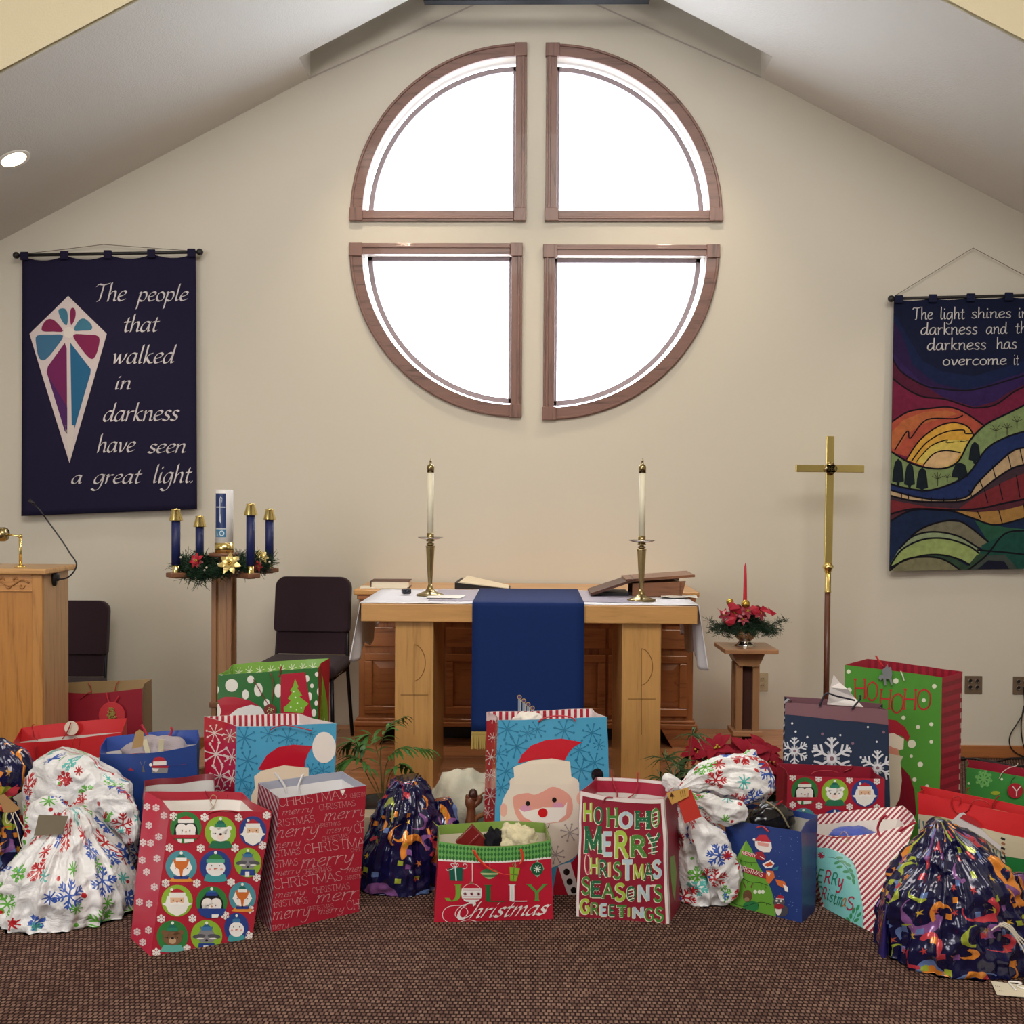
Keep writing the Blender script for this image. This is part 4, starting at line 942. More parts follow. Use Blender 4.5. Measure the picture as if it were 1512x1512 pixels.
# white linen over both ends
LIN = mat('#dfe0ea', .75, bump=.1, bscale=300); zz = AZ + .0035
root = thing('altar_linen', 'white linen cloth over the altar hanging down at both ends', 'cloth', (0, 5.8, AZ))
m_ = MB(); ly0 = AY0 + .004; m_.grid(quad_surf([(ax0 - .006, ly0, zz), (ax1 + .006, ly0, zz), (ax1 + .006, AY1 + .0, zz), (ax0 - .006, AY1 + .0, zz)], 24, 8, lambda u, v, p: np.array([0, 0, .0015 * math.sin(u * 40)])))
top_ = mk('linen_top', m_, LIN, root, smooth=True, solid=.002)
def drape(xe, s, zlow, nm='linen_drop'):
    G = []
    for i in range(33):
        u = i / 32; row = []
        y = ly0 + .01 + (AY1 - AY0 - .02) * u
        for j in range(17):
            v = j / 16; out = .008 + .03 * v + .018 * v * math.sin(u * 15 + 1.0) + .010 * v * math.sin(u * 31)
            row.append((xe + s * out, y - .03 * v * (1 - u) , zz - v * (zz - zlow - .05 * u + .03 * math.sin(u * 12) * v)))
        G.append(row)
    m_ = MB(); m_.grid(G); mk(nm, m_, LIN, root, smooth=True, solid=.002)
drape(ax0, -1, .89); drape(ax1, 1, .86)
# grey-violet protector sheet on the middle and papers
m_ = MB(); m_.box((.02, 5.82, zz + .004), (1.15, .62, .003)); t = mk('altar_protector', m_, mat('#a9a4b8', .35), loc=(.02, 5.82, zz)); tag(t, 'pale grey protector sheet lying on the altar linen', 'sheet')
# blue parament with gold fringe
root = thing('blue_parament', 'royal blue parament with gold fringe hanging over the altar front', 'altar cloth', (0, AY0, .6))
bx0, bx1 = P(697, 990, AY0 - .01)[0], P(862, 990, AY0 - .01)[0]; zb = P(756, 1080, AY0 - .01)[2]
BLUE = mat('#08265f', .8, bump=.15, bscale=350)
path = [(AY1 - .01, AZ + .013)] + [(AY0 + .02, AZ + .013), (AY0 + .002, AZ + .013), (AY0 - .009, AZ + .008), (AY0 - .013, AZ - .01)] + [(AY0 - .013 - .003 * k, AZ - .01 + (zb - AZ + .01) * k / 12) for k in range(1, 13)]
m_ = MB(); m_.grid([[(bx0 + (bx1 - bx0) * i / 12, y + (0.004 * math.sin(i * 1.1) * max(0, (AZ - z)) if z < AZ - .05 else 0), z) for (y, z) in path] for i in range(13)])
pc = mk('parament_cloth', m_, BLUE, root, smooth=True, solid=.002)
m_ = MB(); yf = AY0 - .05; zf = zb
m_.b2((bx0, yf - .003, zf - .008), (bx1, yf + .005, zf + .006))
nf = 150
for k in range(nf):
    x = bx0 + (bx1 - bx0) * (k + .5) / nf; dx = random.uniform(-.003, .003); L = .085 + random.uniform(-.006, .004)
    m_.add([(x - .0022, yf, zf), (x + .0022, yf, zf), (x + .0016 + dx, yf - .003, zf - L), (x - .0016 + dx, yf - .003, zf - L)], [(0, 1, 2, 3)])
fr = mk('gold_fringe', m_, mat('#b49a55', .5, .3), root); fr['kind'] = 'stuff'
S = Surf([[(bx0, yf + .001, zb), (bx0, AY0 - .013, AZ)], [(bx1, yf + .001, zb), (bx1, AY0 - .013, AZ)]]); S.n = np.array([0, -1.0, 0])
pr = Print(S, 'px', .5)
for k in range(4):
    x, y = 767 + k * 6.4, 1029 + k * 5.4
    pr.rect(x - 2, y + 3, x + 1.6, 1082, '#8a95a8', 1); pr.line([(x + 2, y + 4), (x + 2, 1082)], .8, '#c6c4bc', 1); pr.ell(x, y, 3.4, 3.4, '#b79a62', 1); pr.ell(x, y, 2.2, 2.2, '#143a80', 2); pr.ell(x, y, .9, .9, '#b03038', 3)
pr.build('embroidered_pipes', pc, base=.004)

# candlesticks
def candlestick(px, label, Yc=5.8):
    c = P(px, 878, Yc); z0 = zz + .0055
    root = thing('candlestick', label, 'candlestick', (c[0], Yc, z0))
    m_ = MB(); m_.lathe([(.078, 0), (.078, .004), (.055, .012), (.03, .022), (.016, .04), (.012, .06)], (c[0], Yc, z0), 32); mk('base', m_, OLDBRASS, root, smooth=True)
    m_ = MB(); m_.lathe([(.011, .055), (.0245, .27), (.026, .275), (.026, .28), (.012, .285)], (c[0], Yc, z0), 8); mk('stem', m_, OLDBRASS, root)
    m_ = MB(); m_.lathe([(.012, .28), (.014, .285), (.022, .288), (.022, .294), (.012, .297), (.012, .303), (.024, .306), (.024, .31), (.014, .312)], (c[0], Yc, z0), 24); mk('collar', m_, OLDBRASS, root, smooth=True)
    m_ = MB(); m_.lathe([(.012, .312), (.05, .318), (.072, .326), (.073, .329), (.05, .322), (.014, .318)], (c[0], Yc, z0), 32); mk('drip_pan', m_, SILVER, root, smooth=True)
    m_ = MB(); m_.lathe([(.0205, .312), (.0205, .352), (.018, .352)], (c[0], Yc, z0), 24); mk('candle_socket', m_, OLDBRASS, root, smooth=True)
    t2 = thing('altar_candle', label.replace('candlestick', 'candle').replace('tall brass', 'slim ivory').replace('standing on', 'in the brass candlestick on'), 'candle', (c[0], Yc, z0 + .34))
    m_ = MB(); m_.lathe([(.0185, .345), (.0185, .70)], (c[0], Yc, z0), 24); mk('wax', m_, mat('#e4e0cc', .4, trans=.25), t2, smooth=True)
    m_ = MB(); m_.lathe([(.0205, .695), (.0205, .725), (.019, .735), (.009, .742), (.006, .748), (.006, .758), (.009, .760), (.006, .764), (.002, .765), (.002, .775)], (c[0], Yc, z0), 20); mk('brass_follower', m_, OLDBRASS, t2, smooth=True)
candlestick(635, 'tall brass candlestick standing on the left end of the altar')
candlestick(947, 'tall brass candlestick standing on the right end of the altar', 5.6)
# missal stand: sloping wooden wedge
root = thing('missal_stand', 'dark walnut book stand with sloping top on the right of the altar', 'book stand', P(950, 880, 5.95))
mz = zz + .006; Y0, Y1 = 5.80, 6.10; xa, xb, xc2 = P(872, 880, Y0)[0], P(960, 880, Y0)[0], P(1018, 870, Y0)[0]
m_ = MB(); m_.prism([(xa + .24, mz), (xc2 - .04, mz), (xc2 - .02, mz + .085), (xa + .24, mz + .07)], lambda x, z, d: (x, d, z), Y0 + .02, Y0 + .035); m_.prism([(xa + .24, mz), (xc2 - .04, mz), (xc2 - .02, mz + .085), (xa + .24, mz + .07)], lambda x, z, d: (x, d, z), Y1 - .03, Y1 - .015)
m_.b2((xc2 - .055, Y0 + .02, mz), (xc2 - .04, Y1 - .02, mz + .08)); mk('stand_side', m_, WALX, root, bevel=.002)
m_ = MB(); m_.prism([(xa + .2, mz + .082), (xc2 + .03, mz + .112), (xc2 + .03, mz + .126), (xa + .2, mz + .096)], lambda x, z, d: (x, d, z), Y0, Y1); mk('stand_top', m_, WALX, root, bevel=.004)
m_ = MB(); m_.prism([(xa, mz + .004), (xa + .25, mz + .088), (xa + .25, mz + .102), (xa, mz + .018)], lambda x, z, d: (x, d, z), Y0 - .02, Y1 - .02); mk('stand_flap', m_, mat('#4a2a22', .4), root, bevel=.003)
m_ = MB(); m_.b2((xa + .02, Y0 + .03, mz), (xa + .22, Y1 - .06, mz + .02)); t = mk('service_book', m_, BLACKM, loc=(xa + .1, 5.9, mz), bevel=.003); tag(t, 'black book lying under the sloping stand flap on the altar', 'book')
a = PZ(600, 876, zz + .01); m_ = MB(); m_.box((a[0], a[1], zz + .022), (.05, .04, .03), Matrix.Rotation(.4, 3, 'Z')); m_.ball((a[0] + .01, a[1] - .02, zz + .025), .014)
t = mk('remote_clicker', m_, mat('#151a2a', .25), loc=(a[0], a[1], zz), bevel=.006); tag(t, 'small dark glossy device lying on the left of the altar linen', 'device')
for px_, rz_, lab in ((655, .1, 'white sheet of paper lying right of the left candlestick'), (1000, -.2, 'crumpled white paper lying at the right end of the altar')):
    a = PZ(px_, 881, zz + .008); m_ = MB(); G = quad_surf([(a[0] - .1, a[1] - .08, zz + .009), (a[0] + .1, a[1] - .1, zz + .009), (a[0] + .12, a[1] + .08, zz + .009), (a[0] - .08, a[1] + .1, zz + .009)], 8, 8, lambda u, v, p: np.array([0, 0, abs(nvec(p, 18)[2]) * (.012 if px_ > 800 else .002)]))
    m_.grid(G); t = mk('paper_sheet', m_, WHITE, loc=(a[0], a[1], zz), smooth=True); tag(t, lab, 'paper')

# ------------------------------------------------------------------ chairs
FAB = mat('#30202a', .9, bump=.3, bscale=500, sheen=.1); FRM = mat('#1b1c26', .4, .4)
def cushion(mb, w_, d_, h_, R, c, rad=.05, n=5):
    bm = bmesh.new(); bmesh.ops.create_cube(bm, size=1.0)
    for v in bm.verts: v.co = Vector((v.co.x * w_, v.co.y * d_, v.co.z * h_))
    es = [e for e in bm.edges]
    bmesh.ops.bevel(bm, geom=es, offset=min(rad, min(w_, d_, h_) * .45), segments=n, affect='EDGES', profile=.5)
    bm.verts.ensure_lookup_table(); mb.add([R @ v.co + Vector(tuple(c)) for v in bm.verts], [[v.index for v in f.verts] for f in bm.faces]); bm.free()
def roundslab(mb, w_, h_, t_, rc, R, c, top=True):
    """flat pad in XZ with rounded top corners, thickness along Y, bevelled"""
    pts = []
    def corner(cx, cz, a0):
        for k in range(7): a = a0 + PI / 2 * k / 6; pts.append((cx + rc * math.cos(a), cz + rc * math.sin(a)))
    r2 = rc
    corner(w_ / 2 - rc, h_ / 2 - rc, 0); corner(-w_ / 2 + rc, h_ / 2 - rc, PI / 2)
    rc = rc * .35
    corner(-w_ / 2 + rc, -h_ / 2 + rc, PI); corner(w_ / 2 - rc, -h_ / 2 + rc, 1.5 * PI)
    n = len(pts); vs = []; rings = [(-t_ / 2, .0, .90), (-t_ / 2, 0, .94), (-t_ * .3, 0, .99), (0, 0, 1.0), (t_ * .3, 0, .99), (t_ / 2, 0, .94)]
    for y, _, s_ in rings:
        for x, z in pts: vs.append(R @ Vector((x * (1 - (1 - s_) * .5), y, z * (1 - (1 - s_) * .5))) + Vector(tuple(c)))
    fs = []
    for i in range(len(rings) - 1):
        for k in range(n): fs.append((i * n + k, i * n + (k + 1) % n, (i + 1) * n + (k + 1) % n, (i + 1) * n + k))
    fs += [tuple(range(n)), tuple((len(rings) - 1) * n + k for k in range(n))[::-1]]
    mb.add(vs, fs)
I3 = Matrix.Identity(3)
def chair(label, x, y, z, rz):
    root = thing('stacking_chair', label, 'chair', (0, 0, 0), None)
    Rb = Matrix.Rotation(-.14, 3, 'X')
    m_ = MB(); cushion(m_, .52, .48, .085, I3, (0, 0, .50), .04); mk('seat', m_, FAB, root, smooth=True)
    m_ = MB(); roundslab(m_, .50, .36, .075, .07, Rb, (0, .255, .865)); mk('backrest', m_, FAB, root, smooth=True)
    m_ = MB(); roundslab(m_, .46, .17, .045, .03, Rb, (0, .225, .63)); mk('lower_back_pad', m_, FAB, root, smooth=True)
    for s_ in (-1, 1):
        m_ = MB(); m_.tube([(s_ * .235, -.19, .46), (s_ * .255, -.23, .0)], .012, 8); mk('leg', m_, FRM, root, smooth=True)
        m_ = MB(); m_.tube([(s_ * .225, .30, .98), (s_ * .235, .22, .5), (s_ * .24, .22, .42), (s_ * .255, .29, 0)], .012, 8); mk('leg', m_, FRM, root, smooth=True)
    m_ = MB(); m_.tube([(-.235, -.19, .45), (.235, -.19, .45), (.235, .22, .45), (-.235, .22, .45)], .011, 8, closed=True); mk('seat_frame', m_, FRM, root, smooth=True)
    root.location = (x, y, z); root.rotation_euler = (0, 0, rz); return root
a = P(449, 985, 6.45); chair('dark plum stacking chair on the platform beside the blue-candle stand', a[0], 6.4, zt, -.05)
a = P(118, 985, 6.5); chair('dark plum stacking chair half hidden behind the wooden lectern', a[0] - .16, 6.5, 0, .05)

# ------------------------------------------------------------------ lectern, lamp, microphone
LY = 5.3; lz = P(0, 840, LY)[2]; lx1 = P(63, 900, LY)[0]; lx0 = lx1 - .62; LD = .30
lec = thing('lectern', 'honey oak lectern with a carved vine rail, cut by the left edge', 'lectern', ((lx0 + lx1) / 2, LY + LD / 2, 0))
m_ = MB(); m_.b2((lx0, LY + .012, 0.0), (lx1, LY + LD, lz - .025)); mk('lectern_body', m_, wood('lectern_side_oak', '#b9926a', '#9c7850', 'Z', coat=.2), lec, bevel=.004)
m_ = MB(); m_.b2((lx1 - .055, LY - .004, 0.02), (lx1, LY + .012, lz - .03)); mk('corner_stile', m_, LECZ, lec, bevel=.003)
m_ = MB(); m_.b2((lx0, LY - .004, 0.02), (lx0 + .055, LY + .012, lz - .03)); mk('corner_stile', m_, LECZ, lec, bevel=.003)
m_ = MB(); m_.b2((lx0 + .055, LY + .002, 0.02), (lx1 - .055, LY + .012, lz - .115)); mk('front_panel', m_, wood('lectern_panel_oak', '#b57c3a', '#976126', 'Z', coat=.35), lec)
m_ = MB(); m_.b2((lx0 + .055, LY - .001, lz - .115), (lx1 - .055, LY + .012, lz - .028)); rail = mk('carved_rail', m_, OAKX, lec)
m_ = MB(); m_.b2((lx0 + .055, LY - .006, lz - .118), (lx1 - .055, LY, lz - .110)); m_.b2((lx0 + .055, LY - .006, lz - .036), (lx1 - .055, LY, lz - .030)); mk('bead_molding', m_, OAKX, rail, bevel=.002)
m_ = MB(); zr = lz - .073; vine = [(lx1 - .07 - k * .012, LY - .004, zr + .016 * math.sin(k * .55)) for k in range(42)]; m_.tube(vine, .0045, 6)
for k in range(14):
    xx = lx1 - .09 - k * .036; s_ = 1 if k % 2 else -1; m_.tube(cr([(xx, LY - .004, zr + s_ * .012), (xx - .012, LY - .004, zr + s_ * .026), (xx - .026, LY - .004, zr + s_ * .02), (xx - .022, LY - .004, zr + s_ * .008)], 4), [.002 + .004 * math.sin(PI * q / 12) for q in range(13)], 5)
mk('vine_carving', m_, mat('#a87440', .5), rail, smooth=True)
m_ = MB(); m_.b2((lx0 - .03, LY - .03, lz - .026), (lx1 + .03, LY + LD + .04, lz + .004)); mk('lectern_top', m_, wood('lectern_top_oak', '#c89a62', '#a97840', 'X', coat=.4), lec, bevel=.007)
root = thing('reading_lamp', 'brass reading lamp with cylindrical shade on top of the lectern', 'lamp', (P(30, 830, LY + .1)[0], LY + .1, lz + .004))
LM = lambda x, y: P(x, y, LY + .1)
m_ = MB(); a = LM(30, 792); m_.tube([(a[0], LY + .1, lz + .004), (a[0], LY + .1, a[2] + .005)], .0075, 12); m_.lathe([(.03, 0), (.03, .004), (.01, .01)], (a[0], LY + .1, lz + .004), 20); m_.ball((a[0], LY + .1, a[2]), .012); mk('lamp_post', m_, BRASS, root, smooth=True)
b = LM(10, 789); m_ = MB(); m_.tube([(a[0], LY + .1, a[2]), (b[0], LY + .1, b[2])], .005, 10); mk('lamp_arm', m_, BRASS, root, smooth=True)
RY = Matrix.Rotation(-PI / 2, 3, 'Y'); m_ = MB(); m_.lathe([(.006, -.004), (.012, 0), (.03, .002), (.034, .006), (.036, .012), (.038, .016), (.038, .17), (.034, .175), (.02, .176)], (b[0] + .004, LY + .1, b[2]), 28, R=RY); mk('lamp_shade', m_, OLDBRASS, root, smooth=True)
root = thing('gooseneck_microphone', 'black gooseneck microphone curving up from the lectern side', 'microphone', P(80, 858, LY + .12))
MX = lambda x, y: P(x, y, LY + .12)
a = MX(80, 853); m_ = MB(); m_.lathe([(.0001, 0), (.03, 0), (.03, .012), (.012, .014), (.012, .03), (.0001, .03)], (lx1 + .001, LY + .12, a[2]), 20, R=Matrix.Rotation(PI / 2, 3, 'Y') @ Matrix.Diagonal((1.5, .8, 1)), caps=False); mk('mount_plate', m_, BLACKM, root, smooth=True)
pts = cr([MX(x, y) for x, y in ((84, 854), (92, 855), (101, 852), (109, 844), (113, 834), (110, 826), (104, 818), (96, 805), (82, 785), (68, 766))], 6)
m_ = MB(); m_.tube(pts, .0042, 8); mk('gooseneck', m_, BLACKM, root, smooth=True)
m_ = MB(); m_.tube([MX(68, 766), MX(58, 752), MX(47, 741)], [.004, .0035, .0035], 8); m_.tube([MX(50, 744), MX(43, 738)], [.007, .008], 10); mk('microphone_capsule', m_, BLACKM, root, smooth=True)

# ------------------------------------------------------------------ advent candle stand, wreath, candles
AX, AYC = P(331, 900, 5.75)[0], 5.75; az = P(331, 843, AYC)[2]
st = thing('candle_stand', 'walnut post stand with four flat arms holding the blue candles', 'candle stand', (AX, AYC, zt))
m_ = MB()
for sx in (-1, 1):
    for sy in (-1, 1): m_.b2((AX + sx * .042 - .014, AYC + sy * .042 - .014, zt + .05), (AX + sx * .042 + .014, AYC + sy * .042 + .014, az - .03))
mk('corner_post', m_, WALZ, st, bevel=.003)
m_ = MB(); m_.b2((AX - .035, AYC - .035, zt + .05), (AX + .035, AYC + .035, az - .03)); mk('post_core', m_, wood('pale_walnut', '#9a7350', '#7a5638', 'Z'), st)
m_ = MB(); m_.box((AX, AYC, zt + .4), (.13, .13, .03)); mk('post_band', m_, WALX, st, bevel=.003)
for k in range(4):
    a = PI / 4 + k * PI / 2; m_ = MB(); m_.box((AX + .10 * math.cos(a), AYC + .10 * math.sin(a), zt + .03), (.16, .05, .055), Matrix.Rotation(a, 3, 'Z'), taper=.8); mk('foot', m_, WALX, st, bevel=.004)
arms = [(-.205, -.2), (.205, .2), (.205, -.2), (-.205, .2)]
for dx, dy in arms:
    an = math.atan2(dy, dx); L = math.hypot(dx, dy); m_ = MB(); R = Matrix.Rotation(an, 3, 'Z')
    m_.box(Vector((AX, AYC, az - .016)) + R @ Vector((L / 2 + .02, 0, 0)), (L - .01, .05, .022), R); m_.box(Vector((AX, AYC, az - .008)) + R @ Vector((L, 0, 0)), (.085, .075, .026), R); mk('arm', m_, WALX, st, bevel=.005)
    m_ = MB(); m_.lathe([(.018, 0), (.018, .05), (.0155, .05), (.0155, .01)], (AX + dx, AYC + dy, az + .005), 20, caps=False); mk('candle_cup', m_, BRASS, st, smooth=True)
pz = P(331, 816, AYC)[2]; m_ = MB(); m_.lathe([(.07, 0), (.085, .004), (.085, .018), (.078, .022), (.0001, .022)], (AX, AYC, pz - .022), 28); mk('top_disc', m_, WALX, st, smooth=True, bevel=.002)
m_ = MB(); m_.lathe([(.03, 0), (.03, pz - .022 - az)], (AX, AYC, az - .005), 16); mk('riser', m_, WALX, st, smooth=True)
m_ = MB(); m_.lathe([(.052, 0), (.052, .057), (.0495, .057), (.0495, 0)], (AX, AYC, pz), 32); mk('pillar_cup', m_, BRASS, st, smooth=True)
tops = [P(259, 768, AYC - .2)[2], P(402, 767, AYC + .2)[2], P(373, 760, AYC - .2)[2], P(296, 777, AYC + .2)[2]]
labs = ['blue candle with brass cap at the front left of the stand', 'blue candle with brass cap at the far right of the stand', 'blue candle with brass cap just right of the white pillar candle', 'blue candle with brass cap just left of the white pillar candle']
for (dx, dy), zt_, lab in zip(arms, tops, labs):
    r_ = thing('advent_candle', lab, 'candle', (AX + dx, AYC + dy, az + .01)); c = (AX + dx, AYC + dy, 0)
    m_ = MB(); m_.lathe([(.0235, az + .048), (.0235, zt_)], c, 24); m_.lathe([(.015, az + .012), (.015, az + .05)], c, 16); mk('wax', m_, mat('#16225a', .5, trans=.0), r_, smooth=True)
    m_ = MB(); m_.lathe([(.036, zt_ - .003), (.037, zt_), (.022, zt_ + .052), (.024, zt_ + .056), (.024, zt_ + .06), (.008, zt_ + .06), (.008, zt_ + .064), (.0005, zt_ + .064)], c, 28); mk('brass_follower', m_, BRASS, r_, smooth=True)
r_ = thing('pillar_candle', 'thick white pillar candle with blue panel and silver cross', 'candle', (AX, AYC, pz)); ptop = P(331, 723, AYC)[2]
m_ = MB(); m_.lathe([(.049, pz + .001), (.049, ptop - .004), (.046, ptop), (.0005, ptop - .003)], (AX, AYC, 0), 36); wx = mk('wax', m_, mat('#e9e8ea', .4, trans=.1), r_, smooth=True)
G = []
for i in range(13):
    th = -PI / 2 + (i / 12 - .5) * 1.75 - .12; G.append([(AX + .0495 * math.cos(th), AYC + .0495 * math.sin(th), pz + .05 + (ptop - pz - .05) * j / 12) for j in range(13)])
S = Surf(G); S.n = np.array([0, -1.0, 0]); pr = Print(S, 'uv', .4)
pr.rect(.06, .30, .84, .93, '#20366e', 1); pr.rect(.06, .13, .84, .27, '#3f7fa8', 1)
pr.rect(.06, .27, .84, .30, '#b9c0c8', 1)
pr.quads(ribbon([(.12, .68), (.8, .68)], .018) + ribbon([(.46, .84), (.46, .42)], .055), '#c9d0dc', 2); pr.line([(.42, .80), (.5, .86), (.6, .83), (.58, .77)], .02, '#c9d0dc', 2, smooth=True); pr.poly([(.44, .55), (.5, .55), (.55, .38), (.40, .42)], '#c9d0dc', 3)
pr.line([(.12, .14), (.22, .25), (.32, .14)], .02, '#d6e2ea', 3); pr.ell(.58, .2, .17, .05, '#d6e2ea', 2); pr.ell(.58, .2, .11, .035, '#3f7fa8', 3)
pr.build('blue_cross_panel', wx, base=.0012)

def needles_cloud(mb, pts, n, ln, wd, spread=1.0, up=0.2):
    for c in pts:
        for _ in range(n):
            d = Vector((random.gauss(0, 1), random.gauss(0, 1), random.gauss(up, .7))).normalized(); L = ln * random.uniform(.6, 1.2); s = d.orthogonal().normalized() * wd
            b = Vector(tuple(c)) + Vector((random.gauss(0, 1), random.gauss(0, 1), random.gauss(0, 1))) * ln * .25 * spread; e = b + d * L
            mb.add([b - s, b + s, e + s * .4, e - s * .4], [(0, 1, 2, 3)])
def petal_mesh(L, W, curl=.25, n=5, fold=.12):
    vs = []; fs = []
    for i in range(n + 1):
        t = i / n; w_ = W * math.sin(PI * min(1, t * .92 + .06)) ** .8 * (1 - t * .15); y = L * t; z = -curl * L * t * t + .06 * L * math.sin(PI * t)
        vs += [(-w_, y, z + fold * w_), (0, y, z), (w_, y, z + fold * w_)]
    for i in range(n):
        for k in range(2): a = i * 3 + k; fs.append((a, a + 1, a + 4, a + 3))
    return vs, fs
def place(mb, mesh, c, R, s=1.0, mi=0):
    vs, fs = mesh; mb.add([R @ (Vector(v) * s) + Vector(tuple(c)) for v in vs], fs, mi)
def RZX(yaw, pitch, roll=0): return Matrix.Rotation(yaw, 3, 'Z') @ Matrix.Rotation(pitch, 3, 'X') @ Matrix.Rotation(roll, 3, 'Y')
GREEN1 = mat('#17301f', .6, var=.5, bscale=30); GREEN2 = mat('#26492c', .45, var=.4, bscale=30)
RED1 = mat('#b01c34', .35, coat=.2); GOLD = mat('#c9a850', .25, .9)
wr = thing('advent_wreath', 'green artificial wreath with gold and red flowers around the stand arms', 'wreath', (AX, AYC, az + .03))
m_ = MB(); ring = []
for k in range(64):
    a = 2 * PI * k / 64; ring.append((AX + .215 * math.cos(a) + random.gauss(0, .012), AYC + .215 * math.sin(a) + random.gauss(0, .012), az + .035 + random.gauss(0, .01) - (.025 if 4.0 < a < 5.0 else 0)))
m_.tube(ring, .022, 6, closed=True); needles_cloud(m_, ring, 70, .06, .0022); o_ = mk('wreath_greenery', m_, GREEN1, wr); o_['kind'] = 'stuff'
lf = petal_mesh(.055, .016)
for k in range(46):
    a = random.uniform(0, 2 * PI); c = (AX + .215 * math.cos(a), AYC + .215 * math.sin(a), az + .045 + random.gauss(0, .012)); m_ = MB(); place(m_, lf, c, RZX(random.uniform(0, 6.28), random.uniform(.0, 1.0)), random.uniform(.8, 1.2))
    mk('leaf', m_, GREEN2, wr, smooth=True)
def flower(parent, c, r, m1, npet=7, face=(0, -1, .5), nm='flower', center=None):
    q = Vector(face).to_track_quat('Z', 'Y').to_matrix(); m_ = MB()
    for k in range(npet):
        for lay, sc_, pt in ((0, 1, .12), (1, .65, .5)):
            place(m_, petal_mesh(r, r * .28, .15), c, q @ RZX(2 * PI * (k + lay * .5) / npet, pt), sc_)
    f = mk(nm, m_, m1, parent, smooth=True); m_ = MB()
    for k in range(5): m_.ball((Vector(tuple(c)) + q @ Vector((r * .12 * math.cos(k * 1.26), r * .12 * math.sin(k * 1.26), r * .15))), r * .09, 5)
    mk('flower_centre', m_, center or GOLD, f, smooth=True); return f
flower(wr, P(339, 832, AYC - .25), .062, mat('#cdb877', .3, .6), face=(.1, -1, .45)); flower(wr, P(290, 828, AYC - .2), .045, RED1, face=(-.3, -1, .3)); flower(wr, P(386, 822, AYC - .05), .045, mat('#cdb877', .3, .6), face=(.7, -.8, .6)); flower(wr, P(380, 836, AYC - .12), .032, RED1, face=(.6, -.8, 0))
for px_, py_ in ((305, 838), (302, 842), (322, 833), (267, 823), (352, 826), (398, 830)):
    m_ = MB(); m_.ball(P(px_, py_, AYC - .25), .006, 6); mk('berry', m_, mat('#d9d2c0', .4), wr, smooth=True)

# ------------------------------------------------------------------ processional cross
CYR = 6.6; CC = lambda x, y: P(x, y, CYR)
c = CC(1225, 692); base_ = CC(1222, 875); top_z = CC(1226, 644)[2]
cr_ = thing('processional_cross', 'tall polished brass cross on a dark wooden pole by the right banner', 'cross', (base_[0], CYR, 0)); CX = c[0]
def xx(z): return base_[0] + (CX - base_[0]) * (z - base_[2]) / (c[2] - base_[2])
lean_ = (CX - base_[0]) / (c[2] - base_[2]); R = Matrix.Rotation(lean_, 3, 'Y')
z1 = CC(1223, 833)[2]
m_ = MB(); m_.box((xx((top_z + z1) / 2), CYR, (top_z + z1) / 2), (.05, .022, top_z - z1), R); mk('cross_upright', m_, BRASS, cr_, bevel=.003)
m_ = MB(); m_.box((CX, CYR, c[2]), (.435, .024, .048), R); mk('cross_arm', m_, BRASS, cr_, bevel=.003)
m_ = MB()
for k in range(4):
    a = k * PI / 2; m_.lathe([(.0001, 0), (.026, 0), (.028, -.006), (.026, -.014), (.0001, -.014)][::-1], (CX + .016 * math.cos(a), CYR - .012, c[2] + .016 * math.sin(a)), 20, R=Matrix.Rotation(PI / 2, 3, 'X') @ Matrix.Diagonal((1, 1, -1)), caps=False)
med = mk('medallion', m_, OLDBRASS, cr_, smooth=True)
S = Surf([[(CX - .03, CYR - .027, c[2] - .03), (CX - .03, CYR - .027, c[2] + .03)], [(CX + .03, CYR - .027, c[2] - .03), (CX + .03, CYR - .027, c[2] + .03)]]); S.n = np.array([0, -1., 0])
pr = Print(S, 'uv', .4); pr.text('IHS', .5, .28, .45, '#5a4a20', 1, CAP, .10, serif=.7, fit=.62, center=True); pr.build('engraved_letters', med, base=.001)
m_ = MB(); m_.lathe([(.012, .0), (.026, .004), (.028, .02), (.034, .026), (.034, .038), (.026, .05), (.018, .06)], (xx(z1), CYR, z1 - .05), 24); zc3 = base_[2]; m_.lathe([(.022, 0), (.022, .01), (.0195, .012), (.0195, z1 - .05 - zc3)], (xx(z1), CYR, zc3), 24); mk('brass_collar', m_, BRASS, cr_, smooth=True)
m_ = MB(); m_.tube([(base_[0], CYR, zc3 + .01), (base_[0] - .004, CYR, .03)], .0185, 14); mk('pole', m_, DARKZ, cr_, smooth=True)
m_ = MB(); m_.lathe([(.15, 0), (.15, .02), (.05, .035), (.03, .06), (.022, .08)], (base_[0] - .004, CYR, 0), 28); mk('stand_base', m_, DARKZ, cr_, smooth=True)

# ------------------------------------------------------------------ flower pedestal and centrepiece
PYC = 6.15; pzt = P(1100, 959, PYC - .14)[2]; PXC = P(1101, 960, PYC)[0]
pd = thing('plant_pedestal', 'narrow wooden pedestal stand holding the red candle centrepiece', 'stand', (PXC, PYC, zt))
PEDT = wood('pedestal_top', '#a87c58', '#87603e', 'X', coat=.3); PEDZ = wood('pedestal_wood', '#96704e', '#745236', 'Z')
m_ = MB(); m_.box((PXC, PYC, pzt - .012), (.315, .31, .026), Matrix.Rotation(.03, 3, 'Z')); mk('pedestal_top', m_, PEDT, pd, bevel=.004)
m_ = MB()
m_.prism([(-.095, 0), (.095, 0), (.075, -.055), (.055, -.08), (-.055, -.08), (-.075, -.055)], lambda x, z, d: (PXC + x, PYC + d, pzt - .026 + z), -.085, .085); mk('apron', m_, PEDZ, pd, bevel=.004)
